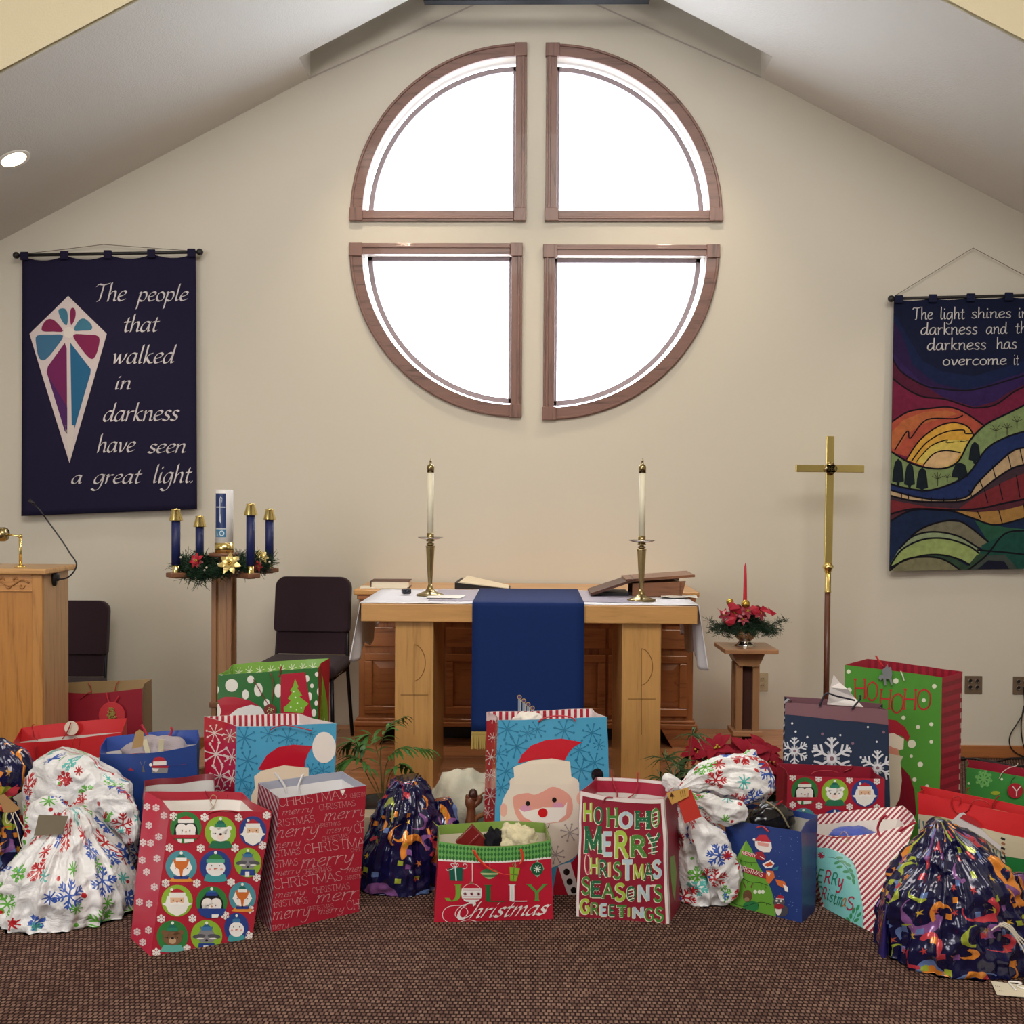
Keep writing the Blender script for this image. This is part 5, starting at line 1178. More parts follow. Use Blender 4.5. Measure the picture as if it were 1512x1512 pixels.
for sx in (-1, 1):
    for sy in (-1, 1): m_ = MB(); m_.b2((PXC + sx * .05 - .02, PYC + sy * .05 - .02, zt + .07), (PXC + sx * .05 + .02, PYC + sy * .05 + .02, pzt - .1)); mk('post', m_, PEDZ, pd, bevel=.003)
m_ = MB(); m_.b2((PXC - .035, PYC - .035, zt + .07), (PXC + .035, PYC + .035, pzt - .1)); mk('post_core', m_, mat('#3f2420', .6), pd)
m_ = MB(); m_.box((PXC, PYC, P(1103, 1079, PYC)[2]), (.175, .175, .03)); mk('post_band', m_, PEDT, pd, bevel=.004)
m_ = MB(); m_.box((PXC, PYC, zt + .035), (.28, .28, .07), taper=.8); mk('pedestal_base', m_, PEDT, pd, bevel=.004)
cp = thing('centrepiece', 'silver bowl arrangement of evergreen, red ribbons and a red candle', 'flower arrangement', (PXC, PYC, pzt))
bx_ = P(1100, 945, PYC)[0]; c0 = (bx_, PYC, pzt + .001)
m_ = MB(); m_.lathe([(.06, 0), (.062, .004), (.045, .018), (.035, .028), (.036, .034), (.055, .05), (.07, .075), (.076, .105), (.078, .115), (.07, .112), (.01, .06)], c0, 32, caps=False); mk('silver_bowl', m_, SILVER, cp, smooth=True)
m_ = MB(); core = []
for k in range(26):
    a = 2 * PI * k / 26 + random.gauss(0, .1); L = random.uniform(.12, .2); core += [(bx_ + t * L * math.cos(a), PYC + t * L * math.sin(a) * .8, pzt + .125 + .02 * math.sin(t * 2) - .05 * t * t) for t in (.2, .4, .6, .8, 1)]
for x_, y_ in ((1050, 918), (1058, 926), (1150, 920), (1158, 917), (1143, 925), (1076, 938), (1128, 930)): core.append(tuple(P(x_, y_, PYC - .02)))
for k in range(34):
    a = random.uniform(0, 6.28); q = random.uniform(0, .12); core.append((bx_ + q * math.cos(a), PYC + q * .8 * math.sin(a), pzt + .20 - q * .55 + random.gauss(0, .008)))
needles_cloud(m_, core, 34, .04, .0018, up=.15); o_ = mk('evergreen_sprigs', m_, GREEN1, cp); o_['kind'] = 'stuff'
m_ = MB(); tp = P(1098, 831, PYC); bt = P(1100, 892, PYC); m_.lathe([(.013, bt[2] - .06), (.0125, bt[2]), (.0095, (tp[2] + bt[2]) / 2 + .04), (.006, tp[2] - .02), (.002, tp[2] - .005), (.0008, tp[2])], (bt[0], PYC, 0), 18); mk('red_candle', m_, mat('#c01c34', .35, trans=.1), cp, smooth=True)
for x_, y_, r_, nm in ((1101, 892, .026, 'gold_ball'), (1078, 889, .022, 'gold_ball'), (1090, 897, .02, 'red_ball'), (1118, 900, .024, 'red_ball'), (1098, 908, .024, 'red_ball')):
    m_ = MB(); m_.ball(P(x_, y_, PYC - .08), r_, 10); mk(nm, m_, GOLD if 'gold' in nm else mat('#7c1424', .2, .5), cp, smooth=True)
RIB = mat('#b82840', .35, coat=.3)
for x_, y_, r_, fx in ((1086, 905, .05, -.4), (1104, 902, .05, .1), (1122, 905, .048, .5), (1070, 908, .042, -.8), (1097, 914, .04, 0)): flower(cp, P(x_, y_, PYC - .09), r_, mat('#98203a', .5, coat=.2), 6, (fx, -1, .5), 'red_flower')
for s_ in ('1080,903 1088,912 1084,922 1076,925 1070,919 1078,910', '1084,890 1094,898 1096,908 1086,904 1078,900', '1126,894 1136,900 1140,908 1130,904 1122,900', '1058,897 1066,903 1074,900 1068,908', '1110,893 1120,897 1124,906 1114,908 1108,900', '1074,893 1082,888 1086,896 1078,902', '1134,897 1147,906 1140,910'):
    pts = _pp(s_); m_ = MB(); yq = PYC - .12; m_.prism(pts, lambda x, y, d: P(x, y, yq + d + .02 * math.sin(x * .9 + y)), 0, .003); mk('ribbon', m_, RIB, cp)

# ------------------------------------------------------------------ potted plants
def frond(parent, pts, leaflets, L, W, m1, ms, droop=.5, r=.003, fan=False):
    pts = cr(pts, 8); m_ = MB(); m_.tube(pts, [r * (1 - .6 * i / len(pts)) for i in range(len(pts))], 5)
    f = mk('stem', m_, ms, parent, smooth=True); m_ = MB(); n = len(pts); lm = petal_mesh(1.0, W / L, .35, 4, .3)
    for k in range(leaflets):
        t = (k + .5) / leaflets; q = .45 + .55 * t if not fan else .88 + .12 * t
        i = min(n - 2, int(q * (n - 1))); p = pts[i]; d = Vector(tuple(pts[i + 1] - pts[i])).normalized()
        for s_ in (-1, 1):
            side = d.cross(Vector((0, 0, 1)));
            if side.length < .2: side = d.cross(Vector((0, 1, 0)))
            side = side.normalized() * s_; v = (side * (1 - .6 * t) + d * (.5 + .9 * t) + Vector((0, 0, -droop * .4 + random.gauss(0, .1)))).normalized()
            Rm = v.to_track_quat('Y', 'Z').to_matrix(); place(m_, lm, p, Rm, L * (1 - .45 * abs(t - .4)))
    mk('frond', m_, m1, f, smooth=True)
PALM = mat('#3c6b2e', .45, var=.35, bscale=8); PST = mat('#5c5a34', .6)
py_ = 5.02; pb = P(563, 1170, py_); pp = thing('potted_palm', 'small parlour palm in a dark pot behind the navy confetti bag', 'plant', (pb[0], py_, 0))
m_ = MB(); zpt = P(563, 1182, py_)[2]; m_.lathe([(.09, 0.0), (.12, zpt - .02), (.128, zpt - .02), (.128, zpt), (.115, zpt), (.11, zpt - .02), (.001, zpt - .02)], (pb[0], py_, 0), 28, caps=False); mk('pot', m_, BLACKM, pp, smooth=True)
Q = lambda x, y, dy=0: P(x, y, py_ + dy)
for pl, n_, L_, fan in (([(563, 1180), (561, 1130), (548, 1085), (532, 1098)], 8, .13, 0), ([(563, 1180), (552, 1150), (530, 1120), (508, 1125)], 9, .13, 0), ([(566, 1180), (570, 1130), (592, 1105), (636, 1108)], 12, .10, 0), ([(566, 1180), (562, 1110), (573, 1075), (598, 1058)], 10, .09, 0),
                    ([(568, 1180), (575, 1145), (592, 1128), (613, 1145)], 7, .08, 0), ([(562, 1180), (540, 1140), (527, 1098), (512, 1100)], 9, .12, 0)):
    frond(pp, [Q(x, y, random.uniform(-.12, .1) * (i / 3)) for i, (x, y) in enumerate(pl)], n_, L_, .012, PALM, PST)
m_ = MB(); bxl = P(541, 1190, 4.9); m_.box((P(548, 1200, 4.80)[0], 4.80, .13), (.14, .12, .26)); t = mk('beige_box', m_, mat('#b8ab94', .7), loc=(bxl[0], 4.80, 0), bevel=.003); tag(t, 'plain beige box wedged between the script bag and the palm pot', 'box')
# poinsettia
pcx = P(1098, 1110, 5.45); pn = thing('poinsettia', 'large red poinsettia plant with dark green leaves before the pedestal', 'plant', (pcx[0], 5.42, zt))
m_ = MB(); m_.lathe([(.09, zt + .002), (.12, zt + .17), (.125, zt + .18), (.11, zt + .18), (.001, zt + .16)], (pcx[0], 5.42, 0), 24, caps=False); mk('pot', m_, mat('#7a1c28', .35), pn, smooth=True)
def shared(nm, mesh, m1, parent, insts):
    first = None
    for c, R, s_ in insts:
        if first is None:
            mb_ = MB(); mb_.add(mesh[0], mesh[1]); me = bpy.data.meshes.new(nm); me.from_pydata(mb_.v, [], mb_.f); me.materials.append(m1); me.polygons.foreach_set('use_smooth', [True] * len(me.polygons)); first = me
        o = bpy.data.objects.new(nm, first); COL.objects.link(o); o.parent = parent
        o.matrix_local = Matrix.Translation(Vector(tuple(c)) - origin_of(parent)) @ (R.to_4x4() @ Matrix.Scale(s_, 4))
BR = petal_mesh(.125, .038, .25, 6, .18); LFm = petal_mesh(.16, .055, .35, 6, .15)
POR = mat('#8c1028', .7, var=.35, bscale=20); POG = mat('#1c3320', .65, var=.3, bscale=20)
heads = [(1030, 1110, 5.35, .8), (1056, 1106, 5.3, .9), (1085, 1112, 5.35, .8), (1105, 1112, 5.3, .9), (1128, 1110, 5.35, .9), (1140, 1128, 5.3, .9), (1062, 1122, 5.28, .8), (1138, 1150, 5.26, .9), (1120, 1128, 5.26, .9), (1092, 1128, 5.26, .8)]
ins = []; cent = MB()
for x_, y_, Y_, s_ in heads:
    c = P(x_, y_, Y_); tilt = Vector(((x_ - 1095) / 90, -.8, 1)).to_track_quat('Z', 'Y').to_matrix()
    for k in range(8): ins.append((c, tilt @ RZX(2 * PI * k / 8 + random.uniform(-.2, .2), random.uniform(0.0, .55)), s_ * random.uniform(.7, 1.05)))
    for k in range(4): cent.ball(Vector(tuple(c)) + Vector((random.gauss(0, .01), -.015, .015 + random.gauss(0, .006))), .006, 5)
shared('bract', BR, POR, pn, ins); mk('flower_buds', cent, mat('#b8a030', .5), pn, smooth=True)
ins = []
for k in range(44):
    x_ = random.uniform(1010, 1160); y_ = random.uniform(1112, 1185); ins.append((P(x_, y_, random.uniform(5.3, 5.55)), RZX(random.uniform(0, 6.28), random.uniform(-.9, .1)), random.uniform(.7, 1.1)))
shared('leaf', LFm, POG, pn, ins)
for x_, y_ in ((1060, 1140), (1085, 1140), (1115, 1140), (1135, 1150)):
    m_ = MB(); m_.tube(cr([(pcx[0], 5.42, zt + .15), tuple((np.array((pcx[0], 5.42, zt + .25)) + P(x_, y_, 5.4)) / 2), P(x_, y_ - 25, 5.4)], 5), .006, 6); mk('stem', m_, mat('#3c4a2c', .6), pn, smooth=True)
# grassy umbrella plant
gp = thing('umbrella_sedge', 'thin green grassy plant between the altar and the poinsettia', 'plant', (P(1000, 1150, 5.1)[0], 5.06, 0)); gx = P(1002, 1150, 5.06)[0]
m_ = MB(); m_.lathe([(.07, 0), (.09, .2), (.095, .22), (.08, .21), (.001, .2)], (gx, 5.06, 0), 20, caps=False); mk('pot', m_, mat('#3a2a22', .6), gp, smooth=True)
SED = mat('#46603a', .5, var=.4, bscale=10)
for (x_, y_, s_) in ((982, 1120, 1.1), (1000, 1128, .9), (1015, 1140, .8), (975, 1148, .8), (1022, 1085, 1.0), (995, 1150, .8)):
    tp = P(x_, y_, 5.06 + random.uniform(-.05, .05)); m_ = MB(); m_.tube(cr([(gx, 5.06, .2), ((gx + tp[0]) / 2 + .01, 5.06, (.25 + tp[2]) / 2), tp], 5), .0022, 5); f = mk('stem', m_, PST, gp, smooth=True); m_ = MB()
    for k in range(22):
        a = random.uniform(0, 6.28); L = .12 * s_ * random.uniform(.6, 1.1); e = tp + np.array([math.cos(a) * L, math.sin(a) * L * .6, random.uniform(-.08, .05)]); mid = (tp + e) / 2 + np.array([0, 0, .015])
        w_ = np.array([0, 0, .003]) if abs(math.cos(a)) > .5 else np.array([.003, 0, 0]); m_.add([tp - w_ * .5, tp + w_ * .5, mid + w_, mid - w_, e], [(0, 1, 2, 3), (3, 2, 4)])
    mk('leaf_tuft', m_, SED, f)

# ================================================================== GIFT BAGS
def sc_fn(k, ox, oy): return lambda s: [(x / k + ox, y / k + oy) for x, y in (_pp(s) if isinstance(s, str) else s)]
def snow_dots(pr, pts, col='#ece6e4', r=5.0, layer=2, w=1.5):
    for x, y in pts: pr.flake(x, y, r, col, layer, w=w, arms=6, branch=.42, rot=.5)
def face(pr, cx, cy, rx, ry, kind, bg, layer=2):
    e = lambda x, y, a, b, c, l=1, **k: pr.ell(cx + x * rx, cy + y * ry, a * rx, b * ry, c, layer + l, n=16, **k)
    g = lambda s, c, l=1: pr.poly([(cx + x * rx, cy + y * ry) for x, y in _pp(s)], c, layer + l)
    pr.ell(cx, cy, rx, ry, bg, layer, n=30)
    def hat(c1, c2, y0=-.35, hw=.45, h=.5, pom=True, x0=0):
        g('%.2f,%.2f %.2f,%.2f %.2f,%.2f %.2f,%.2f %.2f,%.2f' % (x0 - hw, y0, x0 - hw * .7, y0 - h * .6, x0, y0 - h, x0 + hw * .7, y0 - h * .6, x0 + hw, y0), c1, 3)
        g('%.2f,%.2f %.2f,%.2f %.2f,%.2f %.2f,%.2f' % (x0 - hw * 1.05, y0 + .1, x0 - hw * 1.05, y0 - .12, x0 + hw * 1.05, y0 - .12, x0 + hw * 1.05, y0 + .1), c2, 4)
        if pom: e(x0, y0 - h - .04, .1, .1, '#e8efe8', 5)
    eyes = lambda y, dx=.25, c='#2a2430': (e(-dx, y, .035, .045, c, 5), e(dx, y, .035, .045, c, 5))
    if kind == 'penguin':
        g('-.78,.55 -.7,-.1 -.4,-.5 0,-.62 .4,-.5 .7,-.1 .78,.55', '#17171f', 1); e(-.28, .12, .36, .38, '#f0ecea', 2); e(.28, .12, .36, .38, '#f0ecea', 2); g('-.6,.1 .6,.1 .6,.5 -.6,.5', '#f0ecea', 2)
        eyes(.2); e(0, .26, .06, .05, '#c89060', 5)
        if bg == '#2f7a3a' and layer == 2: pass
    elif kind == 'bear' or kind == 'brown':
        c = '#efeeea' if kind == 'bear' else '#7a5a40'; s_ = '#f2dcd4' if kind == 'bear' else '#c0a080'
        g('-.8,.95 -.55,.55 .55,.55 .8,.95 .4,1.0 -.4,1.0', '#247050' if kind == 'bear' else '#5fb0a8', 1)
        e(-.55, -.25, .16, .16, c, 2); e(.55, -.25, .16, .16, c, 2); e(0, .1, .64, .48, c, 3); g('-.64,.1 -.5,-.32 .5,-.32 .64,.1', c, 3); e(0, .28, .24, .2, s_, 4); e(0, .12, .1, .07, '#1c1a20', 5); eyes(.08, .32)
    elif kind == 'santa':
        g('-.62,-.3 .62,-.3 .74,.12 .95,.2 .7,.35 .55,.7 .0,.98 -.55,.7 -.7,.35 -.95,.2 -.74,.12', '#ecebe8', 2); g('-.45,-.2 .45,-.2 .42,.18 -.42,.18', '#e0b898', 3); g('-.5,.16 0,.06 .5,.16 .35,.3 0,.22 -.35,.3', '#f4f2f0', 4); eyes(-.03, .25); e(0, .06, .07, .05, '#c88070', 5)
    elif kind == 'fox':
        g('-.8,.95 -.4,.6 .4,.6 .8,.95 .3,1.0 -.3,1.0', '#e09038', 1); e(-.4, -.3, .14, .16, '#c86a38', 1); e(.4, -.3, .14, .16, '#c86a38', 1); g('-.72,.1 -.5,-.35 .5,-.35 .72,.1 .45,.5 .0,.68 -.45,.5', '#f0ecea', 2)
        g('-.5,-.35 .5,-.35 .35,.05 .12,.2 .06,.62 -.06,.62 -.12,.2 -.35,.05', '#cc6c2c', 3); e(0, .64, .08, .05, '#1c1a20', 5); g('-.5,.62 .5,.62 .45,.8 -.45,.8', '#24408c', 4); eyes(.12, .38)
    elif kind == 'snowman':
        g('-.75,.9 -.6,.5 .6,.5 .75,.9 .3,1.0 -.3,1.0', '#3f98a0', 1); e(0, .12, .62, .5, '#ecebec', 2); eyes(-.05, .25); g('-.1,.08 .16,.14 -.1,.2', '#d06850', 5); e(-.38, .18, .09, .07, '#e8a8a8', 4); e(.38, .18, .09, .07, '#e8a8a8', 4)
    elif kind == 'raccoon':
        g('-.35,-.4 -.45,-.62 -.2,-.48 .2,-.48 .45,-.62 .35,-.4', '#6c6c74', 1); g('-.6,0 -.35,-.42 .35,-.42 .6,0 .4,.4 -.4,.4', '#85858c', 2); e(-.48, .02, .42, .14, '#53535c', 3, rot=-.1); e(.48, .02, .42, .14, '#53535c', 3, rot=.1)
        e(-.4, .16, .24, .05, '#e8e6e4', 4); e(.4, .16, .24, .05, '#e8e6e4', 4); e(0, .28, .09, .07, '#1c1a20', 5); g('-.5,.45 .5,.45 .55,.85 -.55,.85', '#24408c', 4); g('-.2,.6 .1,.6 .1,.95 -.2,.95', '#ecebe8', 5)
    return hat, g, e
def folk_bag_front(pr, rows):
    for cx, cy, rx, ry, kind in rows:
        sp = kind.split('+'); bg = {'g': '#2f7a3c', 'l': '#8ab436', 'b': '#263f88', 't': '#4a90a0'}[sp[1]]
        hat, g, e = face(pr, cx, cy, rx, ry, sp[0], bg)
        h = sp[2] if len(sp) > 2 else ''
        if h == 'red': hat('#b02034', '#ecebe8', -.4, .5, .4, False); pr.ell(cx - .35 * rx, cy - .72 * ry, .1 * rx, .1 * ry, '#e8e8d8', 8, n=10)
        elif h == 'teal': hat('#1f6a60', '#ecebe8' if sp[0] == 'fox' else '#2c8068', -.42, .32, .38)
        elif h == 'green': hat('#2f7a3c', '#58a890', -.32, .55, .5)
        elif h == 'blue': hat('#2a5c90', '#3f78a8', -.45, .3, .32)
        if h == 'scarfred': hat('#b02034', '#ecebe8', -.4, .48, .35, False); g('-.85,.45 .85,.45 .8,.68 -.8,.68', '#b02034', 6); g('-.55,.72 -.25,.72 -.3,.98 -.5,.9', '#ecebe8', 6); g('-.1,.72 .5,.72 .5,.9 -.1,.96', '#ecebe8', 6)
        if h == 'scarfblue': hat('#2f6aa0', '#24408c', -.5, .35, .3); g('-.92,.42 -.6,.38 .6,.38 .92,.42 .7,.8 .3,.98 -.3,.98 -.7,.8', '#24408c', 6); g('0,.75 .45,.75 .4,.95 0,.97', '#ecebe8', 7)

RED = '#a81c34'
# ---- front row: folk-animal bag
k1 = sc_fn(5.815, 190, 1160)
B = paper_bag('gift_bag', 'red gift bag with four rows of animal and santa faces in circles, front left', [(251, 1197), (401, 1197), (372, 1385), (222, 1412)], lean=.12, depth=.2, dtop=.26, skew=-.26, topback=.014,
              front=RED, side='#c22848', belly=.01, rim=.012, gusset=.02, seed=1, wob=.003, group=None)  # sides are the same red as the front, tinted lighter as if lit
pr = B.pr()
cs = [(490, 360, 'penguin+g+scarfred'), (788, 400, 'bear+l+teal'), (1065, 390, 'santa+b+red'), (450, 692, 'fox+t+teal'), (745, 692, 'snowman+b+green'), (1022, 660, 'raccoon+l+blue'), (415, 988, 'santa+l+red'), (712, 1000, 'penguin+g+scarfblue'), (975, 955, 'fox+t+teal'), (375, 1293, 'brown+g+teal'), (668, 1290, 'raccoon+l+blue'), (925, 1218, 'snowman+b+blue')]
rows = []
for i, (x, y, kd) in enumerate(cs):
    (px, py), = k1([(x, y)]); rows.append((px, py, (23.2, 23.2, 20)[i % 3] if i != 11 else 18, (23.4, 23.6, 22)[i % 3], kd))
folk_bag_front(pr, rows)
snow_dots(pr, k1('385,265 652,272 945,275 1185,255 350,533 618,538 912,535 1147,513 317,838 585,838 878,828 1098,790 278,1142 547,1140 828,1112 1040,1060 237,1430 500,1400 1030,1285'), r=6.2, layer=2, w=1.7)
pr.build('printed_design', B.body)
pr = B.pr('left'); 
snow_dots(pr, k1('160,180 238,190 305,258 175,340 260,440 190,495 245,625 155,740 223,870 95,1000 178,1015 172,1240 75,1255 122,1345 125,490 118,640'), '#f2dce0', r=5.5, layer=1, w=1.5); pr.build('side_print', B.body)
B.cord([(303, 1168), (312, 1182), (322, 1192), (334, 1185), (336, 1172)], '#a01c30', .0026, 'back'); B.cord([(306, 1203), (312, 1199), (330, 1197), (352, 1199), (358, 1206)], '#b02438', .0026)
B.cord([(316, 1192), (310, 1182), (314, 1174), (320, 1178), (316, 1190), (310, 1195)], '#b49a78', .0015, 'back', .03, 'twine_loop')

# ---- red script bag
k2 = sc_fn(6.05, 370, 1130)
B = paper_bag('gift_bag', 'red gift bag covered in white Merry Christmas script, with white ribbon handles', [(412, 1178), (541, 1160), (530, 1346), (401, 1376)], lean=.05, depth=.2, dtop=.26, skew=0, topback=.0,
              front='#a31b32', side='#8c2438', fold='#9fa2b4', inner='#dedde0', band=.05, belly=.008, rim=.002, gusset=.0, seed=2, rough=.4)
pr = B.pr(); INK = '#d8a0a6'
CO = dict(font=CAP, w=.055, nib=(0.0, .045), serif=.8)
SCc = dict(font=LOW, w=.045, nib=(math.radians(50), .06), slant=.3)
ang = -.13
def h2(txt, x, y, h, fitw, kind): 
    (px, py), = k2([(x, y)]); pr.text(txt, px, py, h / 6.05, INK, 1, fit=fitw / 6.05, ang=ang, **(CO if kind == 'C' else SCc))
for t in (('CHRISTMAS', 250, 370, 78, 620, 'C'), ('CHRISTMAS', 890, 292, 38, 180, 'C'), ('merry', 275, 450, 60, 280, 's'), ('CHRISTMAS', 612, 402, 50, 330, 'C'), ('merry', 648, 500, 100, 400, 's'), ('CHRISTMAS', 130, 562, 58, 450, 'C'), ('CHRISTMAS', 578, 560, 34, 230, 'C'),
          ('merry', 170, 662, 110, 440, 's'), ('merry', 675, 612, 60, 230, 's'), ('CHRISTMAS', 925, 606, 80, 500, 'C'), ('CHRISTMAS', 638, 678, 38, 240, 'C'), ('merry', 200, 748, 66, 245, 's'), ('CHRISTMAS', 480, 790, 80, 620, 'C'), ('CHRISTMAS', 60, 840, 56, 395, 'C'), ('CHRISTMAS', 895, 775, 34, 200, 'C'),
          ('merry', 440, 925, 120, 480, 's'), ('CHRISTMAS', 60, 935, 58, 370, 'C'), ('CHRISTMAS', 467, 975, 42, 260, 'C'), ('merry', 215, 992, 56, 230, 's'), ('CHRISTMAS', 205, 1105, 82, 625, 'C'), ('merry', 850, 960, 60, 240, 's'), ('CHRISTMAS', 845, 1025, 36, 200, 'C'), ('CHRISTMAS', 550, 1145, 52, 345, 'C'),
          ('merry', 212, 1188, 58, 275, 's'), ('merry', 575, 1235, 110, 480, 's'), ('CHRISTMAS', 130, 1280, 56, 390, 'C'), ('CHRISTMAS', 508, 1300, 36, 235, 'C'), ('merry', 190, 1385, 110, 340, 's'), ('merry', 595, 1335, 60, 240, 's'), ('CHRISTMAS', 860, 1292, 80, 500, 'C'), ('merry', 180, 1470, 60, 160, 's')):
    h2(*t)
pr.build('printed_lettering', B.body)
pr = B.pr('left', 'uv')
for k in range(-8, 26): pr.quads([[(0, k * .06), (1, k * .06 - .3), (1, k * .06 - .272), (0, k * .06 + .028)]], '#b49aa4', 1)
pr.build('striped_side', B.body)
m_ = MB()
def ribbon3(pts, w_, B_, nm='handle', col='#e8e6ea', side='front', off=.012, parent=None):
    p3 = cr([B_.hp(x, y, off, side) for x, y in pts], 6); m = MB(); G = []
    for q in p3: G.append([q - B_.d * w_ / 2, q + B_.d * w_ / 2])
    m.grid(G); return mk(nm, m, mat(col, .4), B_.root, smooth=True, solid=.0012)
ribbon3([(424, 1176), (420, 1160), (410, 1146), (405, 1141)], .012, B, side='back'); ribbon3([(443, 1172), (441, 1160), (448, 1143)], .012, B, side='back')
m_ = MB(); m_.grid(quad_surf([B.hp(458, 1172), B.hp(464, 1172), B.hp(464, 1178), B.hp(456, 1180)], 2, 2)); 
for x_ in (457, 502):
    m_ = MB(); m_.add([B.hp(x_, 1173 - (x_ - 457) * .13, .004), B.hp(x_ + 8, 1172 - (x_ - 457) * .13, .004), B.hp(x_ + 4, 1181 - (x_ - 457) * .13, .006)], [(0, 1, 2)]); mk('ribbon_end', m_, WHITE, B.root)

# ---- jolly bag
k3 = sc_fn(7.56, 630, 1190)
B = paper_bag('gift_bag', 'short wide red gift bag reading Jolly Christmas with green diamond border', [(648, 1243), (813, 1240), (817, 1357), (641, 1362)], lean=.015, depth=.17, dtop=.22, topback=.0,
              front='#bb1a36', fold='#7a9a44', inner='#cfc8b4', band=.13, belly=.02, rim=.035, gusset=.0, seed=3, rough=.4, sag=.014)
pr = B.pr('front', 'uv')
pr.rect(0, .79, 1, 1, '#6aac5c', 1); pr.rect(0, .765, 1, .79, '#eceae8', 1)
for i in range(33):
    for j in range(3):
        u = (i + .5) / 33; v = .812 + j * .07; pr.quads([[(u - .013, v), (u, v - .035), (u + .013, v), (u, v + .035)]], '#2f7038', 2)
pr.build('diamond_border', B.body)
pr = B.pr('left', 'uv'); pr.rect(0, .79, 1, 1, '#6aac5c', 1); pr.rect(0, .765, 1, .79, '#eceae8', 1); pr.build('diamond_border', B.body); pr = B.pr('right', 'uv'); pr.rect(0, .79, 1, 1, '#6aac5c', 1); pr.rect(0, .765, 1, .79, '#eceae8', 1); pr.build('diamond_border', B.body)
pr = B.pr()
L = lambda s, w_=1.0, c='#e8e2e0', sm=False: pr.line(k3(s), w_, c, 2, smooth=sm)
L('318,605 318,650'); L('508,605 508,850'); L('706,605 706,700', .6); L('988,605 988,680', .8); L('1236,585 1236,620', .8)
pr.poly(k3('245,690 408,680 400,838 258,832'), '#14594a', 2); pr.line(k3('318,670 330,835'), 1.8, '#cfe4e4', 3); L('215,700 225,715 245,715 300,690 270,650 300,645 318,680 340,645 355,660 330,690 390,700 440,690 450,660 420,645 405,665', 1.0, '#dccfd4', True)
pr.poly(k3('595,740 640,705 700,695 760,705 815,742 760,790 700,822 640,790'), '#3f8050', 2); pr.quads([k3('600,745 812,745 790,765 620,765'), k3('650,795 750,795 720,812 680,812')], '#b8c890', 3)
pr.poly(k3('925,680 1042,690 1000,840 930,835'), '#8ab436', 2); pr.line(k3('975,690 965,835'), .9, '#3c7030', 3); pr.line(k3('930,760 1020,770'), .9, '#3c7030', 3); pr.line(k3('975,690 955,650 975,640 985,690 1005,655'), .7, '#7c9840', 3)
pr.poly(k3('1236,618 1290,650 1310,700 1285,745 1236,795 1180,745 1150,700 1180,650'), '#8fc0a0', 2); pr.ell(*k3([(1232, 700)])[0], 9, 9.5, '#155a3c', 3); pr.flake(*k3([(1235, 700)])[0], 5.8, '#e4efe6', 4, w=1.2, arms=8, branch=0)
def jl(ch, x, y, h, wfit, c):
    (px, py), = k3([(x, y)]); pr.text(ch, px, py, h / 7.56, c, 3, CAP, .05, (0.0, .17), serif=1.0, fit=wfit / 7.56)
jl('J', 215, 1062, 182, 180, '#7aa83c'); jl('L', 655, 1065, 180, 230, '#2c6a3a'); jl('L', 925, 1062, 182, 210, '#ecebee'); jl('Y', 1140, 1055, 180, 190, '#5c9848')
ox, oy = k3([(500, 970)])[0]; pr.ell(ox, oy, 15.4, 14, '#eadfe0', 2); pr.ell(ox, oy, 14.8, 13.4, '#bb1a36', 3); pr.quads([k3('392,915 610,915 618,970 606,1030 394,1030 384,970')], '#eceaea', 4); pr.line(k3('400,935 602,935'), .7, '#c08090', 5); pr.line(k3('400,1010 602,1010'), .7, '#c08090', 5)
pr.poly(k3('405,1045 595,1045 560,1068 440,1068'), '#eceaea', 4); pr.rect(ox - 2.4, oy - 17, ox + 2.4, oy - 13, '#8a7050', 5)
for x in (428, 503, 580): pr.flake(*k3([(x, 980)])[0], 2.6, '#7a2440', 6, w=.8, arms=8, branch=0)
SW = dict(font=LOW, w=.035, nib=(math.radians(60), .16), slant=.55)
(px, py), = k3([(470, 1250)]); pr.text('hristmas', px, py, 21, '#f0ecec', 5, fit=112, ang=-.05, **SW)
(px, py), = k3([(318, 1258)]); pr.text('C', px, py, 21, '#f0ecec', 5, fit=22, ang=-.05, font=LOW, w=.05, nib=(math.radians(60), .2), slant=.35)
L('545,1110 520,1090 450,1095 380,1120 330,1170 320,1220 360,1255 420,1240 460,1190 440,1140 400,1130', .9, '#f0ecec', True); L('440,1115 330,1110 230,1130 180,1190 190,1260 260,1310', .8, '#f0ecec', True); L('380,1290 470,1270 560,1290', .8, '#f0ecec', True); L('1270,1200 1320,1190 1350,1120 1390,1100', 1.0, '#f0ecec', True)
pr.build('printed_design', B.body)
ribbon3([(699, 1255), (708, 1270), (722, 1282), (740, 1290), (757, 1292)], .012, B, col='#e0402c', off=.03); ribbon3([(769, 1253), (772, 1268), (768, 1276)], .01, B, col='#e0402c', off=.03); ribbon3([(697, 1216), (699, 1228), (700, 1243)], .01, B, col='#a8341c', side='back', off=.05)
bagL = B
def blob(nm, c, r, m1, parent=None, amp=.25, seed=0, sc=(1, 1, 1), fr=6.0, n=22, zmin=None):
    m = MB(); m.ball((0, 0, 0), 1.0, n)
    for i, v in enumerate(m.v):
        q = Vector(v); f = 1 + amp * noise.noise(q * fr * .35 + Vector((seed, seed, 0))) + amp * .4 * noise.noise(q * fr + Vector((seed, 0, 0)))
        z = c[2] + q.z * r * f * sc[2]
        if zmin is not None: z = max(z, zmin)
        m.v[i] = (c[0] + q.x * r * f * sc[0], c[1] + q.y * r * f * sc[1], z)
    return mk(nm, m, m1, parent, smooth=True, loc=None if parent else c)
